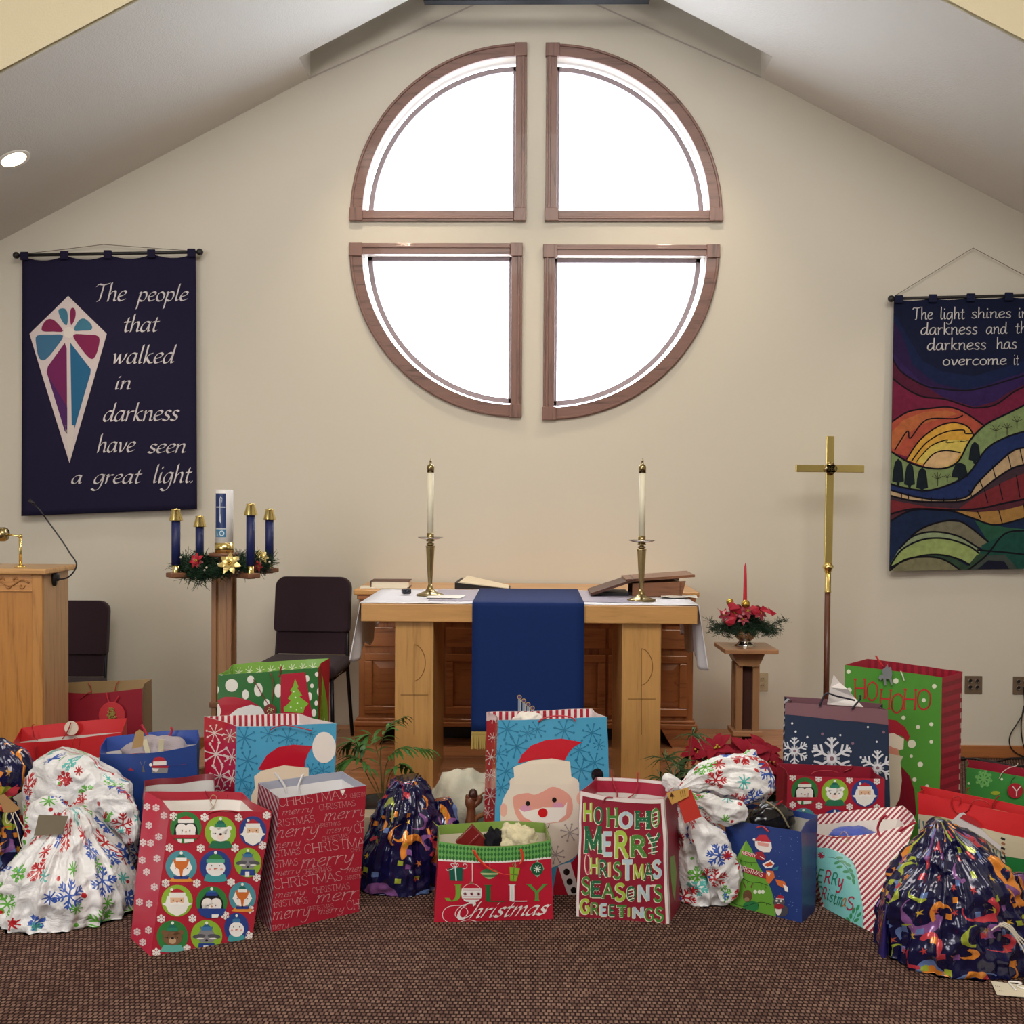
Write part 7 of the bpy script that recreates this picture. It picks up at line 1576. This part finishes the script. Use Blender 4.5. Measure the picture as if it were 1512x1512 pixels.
m_ = MB(); DE = k6('500,85 515,75 525,60 528,75 540,72 545,100 542,120 548,150 540,150 533,125 518,122 520,150 512,152 506,120 495,130 486,120 492,105 505,105'); m_.prism(DE, lambda x, y, d: B.hp(x, y, .012 + d), 0, .004); mk('reindeer_tag', m_, mat('#a0a8b0', .35, .5), B.root)
ribbon3([(1293, 968), (1298, 976), (1304, 984)], .01, B, col='#d03038', off=.02); ribbon3([(1330, 991), (1333, 998), (1335, 1005)], .006, B, col='#e8e4e0', off=.01)

# ---- red bag with nutcracker-ish picture, white and green bands (right)
k8 = sc_fn(6.874, 1330, 1080)
B = paper_bag('gift_bag', 'wide bright red gift bag with white and green bands at the right edge', [(1354, 1170), (1540, 1210), (1540, 1320), (1360, 1292)], lean=.03, depth=.13, dtop=.14, skew=.05, topback=.0,
              front='#d8242c', fold='#d0242c', inner='#c8b494', band=.13, belly=.01, rim=.01, gusset=.02, seed=13, rough=.45, coat=.15)
pr = B.pr()
pr.poly([(1340, 1200), (1390, 1206), (1450, 1222), (1512, 1237), (1560, 1248), (1560, 1400), (1340, 1400)], '#d8ceb4', 1)
pr.poly([(1483, 1264), (1560, 1276), (1560, 1311), (1487, 1297)], '#1f8040', 2)
for k in range(26): x = 1347 + k * 5.4; y = 1206 + k * 2.0 + (3 if x > 1400 else 0); pr.line([(x, y), (x + 2 + 3 * math.sin(k * 2.1), y + 14)], 2.2, ('#4a7c80', '#2c5058', '#6a9498')[k % 3], 3)
for k in range(5): pr.line([(1478 + (k % 2), 1237 + k * 7), (1484, 1240 + k * 7)], 3.2, ('#2a2420', '#a06c4c')[k % 2], 4)
pr.build('printed_bands', B.body)
B.cord(k8('590,745 612,705 600,665 545,665 515,700 520,750 560,820 640,820 690,790 715,730 760,700 830,700 905,740'), '#b82428', .0028, off=.01); B.cord(k8('685,630 680,580 700,575'), '#a02024', .0028, 'back', .02); B.cord(k8('935,780 935,740 980,670 1010,655'), '#a02024', .0028, 'back', .02)
c_ = k8('462,955 600,830 640,822 905,1075 1020,1165 1010,1215 870,1100 720,1010'); m_ = MB(); m_.prism(c_, lambda x, y, d: B.hp(x, y, .03 + d), 0, .002); mk('white_gift_tag', m_, mat('#e6e2e6', .5), B.root)
m_ = MB(); m_.prism(k8('600,880 640,840 720,870 800,930 830,985 780,970'), lambda x, y, d: B.hp(x, y, .034 + d), 0, .001); mk('tag_picture', m_, mat('#c03038', .5), B.root)
# ---- green snowflake bag
B = paper_bag('gift_bag', 'small green gift bag with pale snowflake at the right edge by the cables', [(1427, 1133), (1530, 1149), (1530, 1222), (1424, 1216)], lean=.02, depth=.1, dtop=.1, skew=.25, topback=.02,
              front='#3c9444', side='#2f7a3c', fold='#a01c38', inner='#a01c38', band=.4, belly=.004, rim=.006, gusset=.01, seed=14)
pr = B.pr(); pr.flake(*k8([(842, 480)])[0], 13, '#78c470', 1, w=2.4, arms=8, branch=.35)
for x, y in ((690, 527), (1025, 485)): pr.ell(*k8([(x, y)])[0], 1.8, 1.8, '#e4f4d8', 2, n=10)
pr.ell(*k8([(960, 625)])[0], 7, 3, '#a8b838', 2)
pr.build('snowflake_print', B.body)
m_ = MB(); c = B.hp(*k8([(1160, 600)])[0], .02); m_.lathe([(.0001, 0), (.041, 0), (.041, .004), (.0001, .004)], c, 24, R=Matrix.Rotation(PI / 2, 3, 'X'), caps=False); tg_ = mk('gift_tag', m_, mat('#b82438', .5), B.root)
S = Surf([[(c[0] - .04, c[1] - .005, c[2] - .04), (c[0] - .04, c[1] - .005, c[2] + .04)], [(c[0] + .04, c[1] - .005, c[2] - .04), (c[0] + .04, c[1] - .005, c[2] + .04)]]); S.n = np.array([0, -1., 0]); pr = Print(S, 'uv', .5); pr.text('Y', .3, .12, .7, '#f0e8e8', 1, CAP, .1); pr.build('letter', tg_)
B.cord(k8('1165,455 1130,490 1120,530 1140,560'), '#2c5030', .0015, off=.012); B.cord(k8('1000,480 1030,420 1100,370 1170,350 1190,320'), '#d8c0b8', .0022, off=.015)

# ---- left back row: plain red bag, wide red bag, blue bag, maroon rim bag
kA = sc_fn(6.873, 0, 1000)
B = paper_bag('gift_bag', 'plain dark red gift bag with round red tree tag beside the lectern', [(84, 1021), (210, 1016), (213, 1199), (82, 1203)], yb=(5.72, 5.75), lean=.02, depth=.13, dtop=.15, skew=.05, topback=.025,
              front='#8e1e30', side='#8a7458', back='#a08a64', fold='#a08660', inner='#d8c8b0', band=.5, belly=.006, rim=.004, gusset=.015, seed=15, rough=.6, coat=0, sag=.018)
B.cord([(118, 1032), (130, 1023), (136, 1022)], '#a82830', .0025); B.cord([(135, 1024), (134, 1014), (130, 1008)], '#b03028', .0025, 'back', .02); B.cord([(170, 1021), (172, 1010), (176, 1006)], '#b03028', .0025, 'back', .02)
B.cord([(157, 1023), (160, 1035), (165, 1041), (170, 1036), (175, 1028)], '#c02c38', .0035, off=.02)
m_ = MB(); c = B.hp(165.5, 1056, .02); m_.lathe([(.0001, 0), (.074, 0), (.076, .003), (.074, .006), (.0001, .006)], c, 30, R=Matrix.Rotation(PI / 2, 3, 'X'), caps=False); tg_ = mk('round_tag', m_, mat('#c0303a', .5), B.root)
m_ = MB(); random.seed(5)
for k in range(150):
    t = random.random(); hw = .012 + .034 * t; m_.ball((c[0] + random.uniform(-hw, hw), c[1] - .012, c[2] + .045 - .115 * t), random.uniform(.003, .006), 3)
o_ = mk('beaded_tree', m_, mat('#b8a860', .35, .5, var=.4, bscale=60), tg_); o_['kind'] = 'stuff'

B = paper_bag('gift_bag', 'long bright red gift bag with printed grey capitals, front of the lectern', [(18, 1098), (180, 1082), (185, 1258), (15, 1264)], yb=(5.07, 5.13), lean=.0, depth=.13, dtop=.19, skew=-.15, topback=.035,
              front='#c41c24', fold='#c81c24', inner='#cfc8c4', band=.13, belly=.012, rim=.03, gusset=.0, seed=16, rough=.5, coat=.1)
pr = B.pr(); pr.poly(kA('90,890 500,850 760,830 1400,780 1400,1400 90,1400'), '#dcd8cc', 1); pr.text('KING', *kA([(190, 990)])[0], 17, '#5a5648', 2, CAP, .22, serif=.9, fit=84, ang=-.05); pr.build('printed_lettering', B.body)
B.cord(kA('335,545 345,600 385,640'), '#a82028', .003, 'back', .05); B.cord(kA('635,625 690,540 720,460'), '#a82028', .003, 'back', .05); B.cord(kA('345,478 325,500 330,545'), '#a82028', .003, 'back', .01); B.cord(kA('360,700 375,800 405,900 405,940'), '#a82028', .0035, off=.012); B.cord(kA('755,800 735,700 745,635 780,612 805,650 790,720 770,790'), '#c04030', .0018, off=.012, nm='twine_loop')
m_ = MB(); c = B.hp(*kA([(727, 515)])[0], .03, 'back'); m_.lathe([(.0001, 0), (.036, 0), (.037, .003), (.036, .005), (.0001, .005)], c, 26, R=Matrix.Rotation(PI / 2, 3, 'X'), caps=False); mk('round_tag', m_, mat('#e2d6c8', .5), B.root)

kB = sc_fn(7.56, 140, 1050)
B = paper_bag('gift_bag', 'royal blue gift bag with a kraft tag and a small santa print', [(147, 1113), (290, 1100), (294, 1262), (150, 1268)], yb=(4.78, 4.86), lean=.02, depth=.18, dtop=.25, skew=-.1, topback=.02,
              front='#1d3f88', fold='#2448a0', inner='#d4d0d0', band=.12, belly=.01, rim=.03, gusset=-.01, seed=17, rough=.5, coat=.1, sag=.01)
pr = B.pr(); pr.poly(kB('640,575 665,520 720,510 770,520 800,560'), '#b02434', 2); pr.quads([kB('655,560 800,555 800,600 650,605')], '#e8e2dc', 3); pr.quads([kB('640,605 830,610 815,632 640,632')], '#b02434', 3); pr.poly(kB('635,630 820,635 810,690 640,690'), '#8c8a8c', 2); pr.ell(*kB([(625, 598)])[0], 2.4, 2.4, '#ece8e4', 4)
pr.poly(kB('640,636 720,640 690,680 650,665'), '#e8e2e0', 3); pr.poly(kB('530,680 540,600 560,680'), '#6a6458', 2); pr.poly(kB('370,660 400,630 440,665'), '#b02434', 2); pr.line(kB('505,560 540,640 560,560'), .6, '#8a8478', 2)
pr.build('printed_design', B.body)
B.cord(kB('520,150 560,220 600,300 650,370 720,410 780,385 820,310 860,220 850,180'), '#b02438', .006, 'back', .04, nm='ribbon_handle'); ribbon3(kB('415,480 470,470 540,470'), .02, B, col='#a82030'); ribbon3(kB('760,440 800,430 830,430'), .02, B, col='#a82030'); ribbon3(kB('590,650 650,610 820,605 940,600 1015,590'), .006, B, col='#982030', off=.01)
m_ = MB(); tgp = kB('455,235 500,205 550,240 535,395 415,420 430,330'); m_.prism(tgp, lambda x, y, d: B.hp(x, y, .05 + d), 0, .002); tg_ = mk('kraft_tag', m_, mat('#a88a60', .8), B.root)
pr = Print(Surf(quad_surf([B.hp(*kB([(410, 425)])[0], .0505), B.hp(*kB([(540, 400)])[0], .0505), B.hp(*kB([(556, 200)])[0], .0505), B.hp(*kB([(430, 225)])[0], .0505)], 2, 2)), 'px', .6)
if pr.s.n[1] > 0: pr.s.n = -pr.s.n
for k in range(3): pr.line(kB('455,%d 470,%d 485,%d 500,%d 530,%d' % tuple(255 + k * 32 + d_ for d_ in (4, -2, 5, -3, 2))), .7, '#5c4632', 1)
pr.poly(kB('480,345 510,335 505,352 490,358'), '#3c3028', 1); pr.build('tag_writing', tg_, base=.001)
t = blob('grey_blanket', P(232, 1110, 5.03), .13, mat('#aaa0a8', .95, bump=.4, bscale=80, sheen=.2), amp=.2, seed=31, sc=(1.25, .7, .6)); tag(t, 'folded grey blanket inside the royal blue gift bag', 'blanket')
for x_, a_ in ((216, -.25), (238, .05)):
    m_ = MB(); c = P(x_, 1102, 4.93); m_.box(c, (.024, .006, .07), Matrix.Rotation(a_, 3, 'Y')); o_ = mk('cream_ribbon', m_, mat('#d8d0b4', .6), t)

B = paper_bag('gift_bag', 'open gift bag with a dark maroon rim and white lining behind the front red bag', [(210, 1181), (318, 1170), (318, 1306), (213, 1318)], yb=(4.42, 4.5), lean=.02, depth=.24, dtop=.26, skew=-.05, topback=.015,
              front='#4a4c58', side='#5c2030', fold='#7c2230', inner='#c9c7c6', band=.06, belly=.008, rim=.012, gusset=.0, seed=18, wob=.014)
pr = B.pr('front', 'uv'); random.seed(8)
for k in range(160): u, v = random.random(), random.random(); pr.ell(u, v, .012, .01, random.choice(['#8a8c98', '#2c2e3c', '#b0b0b8']), 1, n=6)
pr.build('glitter_print', B.body)

# ================================================================== tied plastic bags
SNOW = snow_plastic(); CONF = confetti_plastic()
def lobe(nm, parent, secs, Y, m1, z0=None, ry=None, folds=15, famp=.10, fneck=.35, crk=.018, seed=0., nu=200, nv=90, squash=.6, neck0=True, uvs=1.0):
    """secs: (px, py, halfwidth px[, depth offset])"""
    mpp = Y / FPX; S_ = [(s[0], s[1], s[2], s[3] if len(s) > 3 else 0.) for s in secs]
    sp = cr([(s[0], s[1], s[2], s[3]) for s in S_], max(2, nv // (len(S_) - 1))); n = len(sp); G = []; uv = []
    cs_ = [P(s[0], s[1], Y + s[3]) for s in sp]; acc = 0; rm = max(s[2] for s in sp) * mpp
    for j in range(n):
        t = cs_[min(j + 1, n - 1)] - cs_[max(j - 1, 0)]; t[1] = 0; t = t / (np.linalg.norm(t) + 1e-9); a = np.cross([0, 1, 0], t); a /= np.linalg.norm(a)
        if j: acc += np.linalg.norm(cs_[j] - cs_[j - 1])
        rx = max(.002, sp[j][2] * mpp); ryy = max(.002, (ry if ry else rx * squash)) * min(1, (sp[j][2] * mpp) / (rm * .75)) ** .7 if ry else rx * squash
        q = j / (n - 1); fa = famp * (1 - q) ** .8 + famp * .25 if neck0 else famp * .5
        row = []
        for i in range(nu):
            th = 2 * PI * i / nu; c, s = math.cos(th), math.sin(th)
            base = cs_[j] + a * c * rx + np.array([0, 1, 0]) * s * ryy
            ph = folds * th + 2.5 * noise.noise(Vector((th * 1.3 + seed, q * 2, 0))) + 1.5 * noise.noise(Vector((c * 2, s * 2, q * 3 + seed)))
            rdg = (1 - abs(math.sin(ph * .5))) ** 2.0 * 1.2 - .35 + .35 * ((1 - abs(math.sin(ph * 1.3 + 2))) ** 3)
            k2_ = noise.noise(Vector((c * 2.2 + seed, s * 2.2, q * 5))) ; 
            pv = Vector(tuple(base * 9)) + Vector((seed, 0, 0)); nz = 1 - abs(noise.noise(pv)) * 2; nz2 = 1 - abs(noise.noise(pv * 2.3)) * 2
            rad = 1 + fa * rdg + .10 * k2_
            p = cs_[j] + (a * c * rx + np.array([0, 1, 0]) * s * ryy) * rad + (a * c + np.array([0, 1, 0]) * s) * (crk * (nz - .6) + crk * .5 * (nz2 - .6)) * min(1, rx / .06)
            if z0 is not None and p[2] < z0 + .003: p[2] = z0 + .003
            row.append(p); uv.append((th * rm * .8 * uvs + seed, acc * uvs + seed * .3))
        G.append(row)
    m = MB(); vs = [p for r in G for p in r]; fs = []
    for j in range(n - 1):
        for i in range(nu): fs.append((j * nu + i, j * nu + (i + 1) % nu, (j + 1) * nu + (i + 1) % nu, (j + 1) * nu + i))
    fs += [tuple(range(nu))[::-1], tuple((n - 1) * nu + i for i in range(nu))]
    m.add(vs, fs); m.uv = uv
    return mk(nm, m, m1, parent, smooth=True)
# big white snowflake bag, front left
r_ = thing('plastic_sack', 'large white plastic sack with coloured snowflakes at the front left', 'plastic gift sack', (P(100, 1380, 4.3)[0], 4.3, 0))
lobe('sack_body', r_, [(110, 1192, 10), (112, 1215, 26), (110, 1245, 58), (106, 1290, 88), (100, 1335, 106), (94, 1370, 108), (92, 1395, 88)], 4.3, SNOW, 0.0, ry=.27, seed=1.0, folds=16, famp=.12)
lobe('puffed_flap', r_, [(125, 1330, 60), (122, 1290, 84), (120, 1240, 86), (118, 1190, 84), (116, 1150, 76), (120, 1127, 52), (124, 1117, 22), (125, 1114, 4)], 4.66, SNOW, 0.0, ry=.10, seed=4.0, folds=9, famp=.03, neck0=False, nv=70)
lobe('collar_frill', r_, [(108, 1200, 8), (125, 1192, 16), (150, 1186, 24), (172, 1192, 26), (186, 1215, 20), (192, 1245, 8)], 4.42, SNOW, None, seed=7.0, folds=7, famp=.12, nv=50, nu=120, squash=.35)
lobe('left_frill', r_, [(100, 1200, 8), (80, 1192, 14), (62, 1200, 18), (50, 1228, 16), (42, 1262, 8)], 4.45, SNOW, None, seed=9.0, folds=6, famp=.12, nv=40, nu=100, squash=.35)
m_ = MB(); m_.prism([(57, 1203), (101, 1205), (92, 1232), (50, 1234)], lambda x, y, d: P(x, y, 4.15 + d), 0, .002); mk('grey_card', m_, mat('#7c7462', .7), r_)
# white snowflake bag, right of centre
r_ = thing('plastic_sack', 'white snowflake plastic sack with puffed top and kraft tag, right of centre', 'plastic gift sack', (P(1040, 1330, 4.5)[0], 4.52, 0))
lobe('sack_body', r_, [(1000, 1168, 8), (1002, 1185, 17), (1012, 1210, 30), (1026, 1245, 44), (1034, 1285, 50), (1038, 1315, 48), (1038, 1334, 38)], 4.52, SNOW, 0.0, ry=.13, seed=12.0, folds=12, famp=.12, nv=70, nu=160)
lobe('sack_side', r_, [(1022, 1205, 8), (1036, 1225, 20), (1056, 1258, 29), (1070, 1290, 27), (1072, 1316, 18), (1070, 1332, 8)], 4.37, SNOW, 0.0, seed=15.0, folds=8, famp=.08, nv=50, nu=120, squash=.4, neck0=False)
lobe('puffed_flap', r_, [(1004, 1166, 6), (1030, 1153, 18), (1062, 1147, 28), (1092, 1150, 36), (1110, 1160, 36), (1122, 1174, 24), (1128, 1184, 5)], 4.40, SNOW, None, seed=18.0, folds=9, famp=.10, nv=60, nu=150, squash=.5)
lobe('lower_frill', r_, [(1004, 1172, 5), (1030, 1182, 12), (1060, 1192, 22), (1085, 1200, 22), (1102, 1208, 8)], 4.36, SNOW, None, seed=22.0, folds=7, famp=.10, nv=40, nu=100, squash=.4)
lobe('small_frill', r_, [(1004, 1167, 5), (996, 1160, 12), (985, 1155, 13), (978, 1156, 5)], 4.42, SNOW, None, seed=25.0, folds=7, famp=.10, nv=24, nu=80, squash=.5)
lobe('top_curl', r_, [(1100, 1132, 9), (1106, 1120, 12), (1112, 1112, 9), (1116, 1108, 2)], 4.42, SNOW, None, seed=27.0, folds=5, famp=.08, nv=20, nu=60, squash=.5)
m_ = MB(); m_.prism([(1000, 1182), (1020, 1165), (1036, 1206), (1011, 1216)], lambda x, y, d: P(x, y, 4.27 + d), 0, .002); mk('red_tag', m_, mat('#c23a30', .45), r_)
KQ = [(984, 1171), (1017, 1162), (1017, 1176), (992, 1188)]; m_ = MB(); m_.prism(KQ, lambda x, y, d: P(x, y, 4.262 + d), 0, .002); tg_ = mk('kraft_tag', m_, mat('#c89c54', .7), r_)
S = Surf(quad_surf([P(992, 1188, 4.2615), P(1017, 1176, 4.2615), P(1017, 1162, 4.2615), P(984, 1171, 4.2615)], 2, 2)); S.n = np.array([0, -1., 0]); pr = Print(S, 'px', .7); pr.poly([(991, 1170), (996, 1176), (989, 1177)], '#4c2c20', 1); pr.line([(993, 1176), (993, 1180)], .9, '#4c2c20', 1)
for k in range(3): pr.line([(1004 + k * 3, 1168 - k), (1006 + k * 3, 1177 - k)], .8, '#7c5c30', 1)
pr.build('tag_print', tg_, base=.0006)
# navy confetti bags
r_ = thing('plastic_sack', 'shiny navy confetti plastic sack left of the Jolly bag', 'plastic gift sack', (P(598, 1320, 4.6)[0], 4.62, 0))
lobe('sack_body', r_, [(603, 1150, 22), (603, 1165, 30), (601, 1195, 42), (597, 1235, 56), (592, 1275, 66), (590, 1308, 68), (592, 1330, 56)], 4.62, CONF, 0.0, ry=.17, seed=2.0, folds=13, famp=.12, nv=80, nu=180)
lobe('sack_side', r_, [(650, 1180, 13), (652, 1196, 20), (650, 1225, 25), (646, 1265, 30), (642, 1305, 32), (640, 1330, 26)], 4.66, CONF, 0.0, seed=6.0, folds=10, famp=.14, nv=60, nu=140, squash=.7)
r_ = thing('plastic_sack', 'largest navy confetti plastic sack with white cords at the front right', 'plastic gift sack', (P(1410, 1420, 4.05)[0], 4.05, 0))
lobe('sack_body', r_, [(1386, 1209, 5), (1389, 1222, 20), (1396, 1248, 46), (1402, 1285, 78), (1406, 1330, 100), (1412, 1380, 114), (1416, 1415, 112), (1416, 1440, 86)], 3.98, CONF, 0.0, ry=.23, seed=3.0, folds=17, famp=.12, nv=110, nu=230)
lobe('sack_corner', r_, [(1500, 1290, 12), (1505, 1330, 26), (1505, 1375, 34), (1495, 1410, 36), (1485, 1425, 20)], 3.98, CONF, 0.0, seed=8.0, folds=8, famp=.12, nv=50, nu=130, squash=.6)
m_ = MB(); G = [[P(1314 - 3 * t + (1 - t) * 3 * math.sin(9 * q), 1335 + 85 * t, 3.95 + .03 * math.sin(12 * q)) if q < .5 else P(1314 - 3 * t - 18 * (q - .5) * 2 * (.3 + .7 * t), 1335 + 85 * t, 3.95 + .03 * math.sin(12 * q + 3 * t)) for t in [k / 12 for k in range(13)]] for q in [k / 8 for k in range(9)]]
m_.grid(G); mk('side_seam', m_, mat('#2c2468', .3, coat=.4), r_, smooth=True, solid=.002)
m_ = MB()
for k in range(3): m_.tube(cr([P(x + k * 1.5, y - k * 2, 3.72) for x, y in ((1478, 1366), (1490, 1372), (1500, 1385), (1508 + 3 * k, 1398), (1514, 1408 + 4 * k), (1520, 1420 + 5 * k))], 6), .0035, 6)
m_.ball(P(1478, 1366, 3.73), .008); m_.tube(cr([P(x, y, 3.73) for x, y in ((1478, 1366), (1470, 1369), (1464, 1374))], 4), .0025, 6); mk('white_cord', m_, mat('#d8d2c4', .8), r_, smooth=True)
r_ = thing('plastic_sack', 'navy confetti plastic sack with a kraft tag, cut off by the left edge', 'plastic gift sack', (P(-20, 1320, 4.75)[0], 4.75, 0))
lobe('sack_body', r_, [(-14, 1168, 26), (-16, 1185, 38), (-18, 1215, 46), (-20, 1255, 52), (-22, 1295, 50), (-22, 1322, 34)], 4.75, CONF, 0.0, seed=10.0, folds=14, famp=.12, nv=60, nu=160, squash=.6)
lobe('gathered_top', r_, [(-12, 1172, 26), (-6, 1150, 46), (-6, 1132, 52), (-12, 1112, 34), (-16, 1095, 22), (-18, 1086, 4)], 4.72, CONF, None, seed=13.0, folds=13, famp=.25, nv=40, nu=140, squash=.6, neck0=False)
m_ = MB(); m_.prism([(-4, 1176), (6, 1172), (30, 1194), (22, 1199), (6, 1200)], lambda x, y, d: P(x, y, 4.42 + d), 0, .002); mk('kraft_tag', m_, mat('#a88258', .8), r_)
m_ = MB()
for s_ in ('10,1200 8,1210 12,1216 18,1208 20,1200', '22,1199 28,1210 34,1220 38,1226', '16,1200 24,1220 30,1245 33,1252'): m_.tube(cr([P(x, y, 4.42) for x, y in _pp(s_)], 5), .0022, 5)
mk('white_string', m_, mat('#d8ccb8', .8), r_, smooth=True)

# ================================================================== floor tag, nativity figure
a = PZ(1463, 1449, .006); b = PZ(1530, 1458, .006); c = PZ(1530, 1474, .006); d = PZ(1472, 1469, .006)
root = thing('paper_gift_tag', 'blank cream gift tag lying on the carpet at the bottom right corner', 'tag', (a + c) / 2)
m_ = MB(); m_.add([a, b, c, d] + [p + np.array([0, 0, .002]) for p in (a, b, c, d)], [(3, 2, 1, 0), (4, 5, 6, 7), (0, 1, 5, 4), (1, 2, 6, 5), (2, 3, 7, 6), (3, 0, 4, 7)]); tg_ = mk('card', m_, mat('#e0d8c4', .7), root)
S = Surf([[d + np.array([0, 0, .002]), a + np.array([0, 0, .002])], [c + np.array([0, 0, .002]), b + np.array([0, 0, .002])]]); S.n = np.array([0, 0, 1.]); pr = Print(S, 'px', .8)
for x, y in ((1469, 1456), (1475, 1463)):
    for k in range(3): pr.line([(x + k * 3, y + k * .4), (x + k * 3 + 1.8, y + .2 + k * .4)], .7, '#8a8070', 1)
pr.build('printed_dots', tg_, base=.0006)
m_ = MB(); m_.tube(cr([PZ(x, y, .012) for x, y in ((1500, 1462), (1494, 1455), (1490, 1450), (1500, 1450), (1508, 1452), (1502, 1456), (1515, 1460), (1525, 1456))], 6), .0035, 6); mk('white_bow', m_, WHITE, root, smooth=True)
t = blob('cream_blanket', P(690, 1203, 4.95), .24, mat('#c8c4b4', .95, bump=.3, bscale=60, sheen=.2), amp=.3, seed=41, sc=(.85, .55, .95), zmin=.0); tag(t, 'cream cloth mound between the navy sack and the tall santa bag', 'blanket')
t.location = P(690, 1290, 4.95); t.location[2] = .0
for v in t.data.vertices: v.co.z = max(v.co.z + .20, 0.003)
root = thing('carved_wood_figure', 'small carved reddish wood figure standing on the cream cloth mound', 'carving', P(694, 1216, 4.7)); WD = wood('carved_wood', '#6a3c24', '#442414', 'Z', rough=.4)
KW = lambda s: [P(x / 6.05 + 480, y / 6.05 + 1040, 4.7) for x, y in _pp(s)]
m_ = MB(); m_.tube(cr(KW('1300,1060 1305,960 1300,880 1290,830'), 4), [.026, .026, .024, .022, .022, .02, .022, .025, .026, .026, .024, .022, .02][:13], 10); m_.tube(cr(KW('1310,920 1345,890 1375,860 1385,820'), 4), [.014] * 13, 8); m_.tube(cr(KW('1290,860 1275,830 1280,815'), 3), .012, 8); m_.tube(cr(KW('1310,860 1320,830 1325,800'), 3), [.016, .018, .02, .021, .02, .018, .012], 8); m_.tube(KW('1380,835 1360,840 1345,850'), .009, 8)
mk('figure_body', m_, WD, root, smooth=True); m_ = MB(); m_.ball(KW('1322,805')[0], .022, 8, sc=(1, 1, 1.2)); mk('figure_head', m_, mat('#3a1c12', .4), root, smooth=True)
m_ = MB(); m_.tube(cr(KW('1330,1060 1360,1010 1410,985 1440,960'), 5), .011, 8); m_.tube(cr(KW('1385,815 1410,795 1450,780'), 5), .004, 6); mk('driftwood_branch', m_, mat('#7c5030', .6), root, smooth=True)

groups()
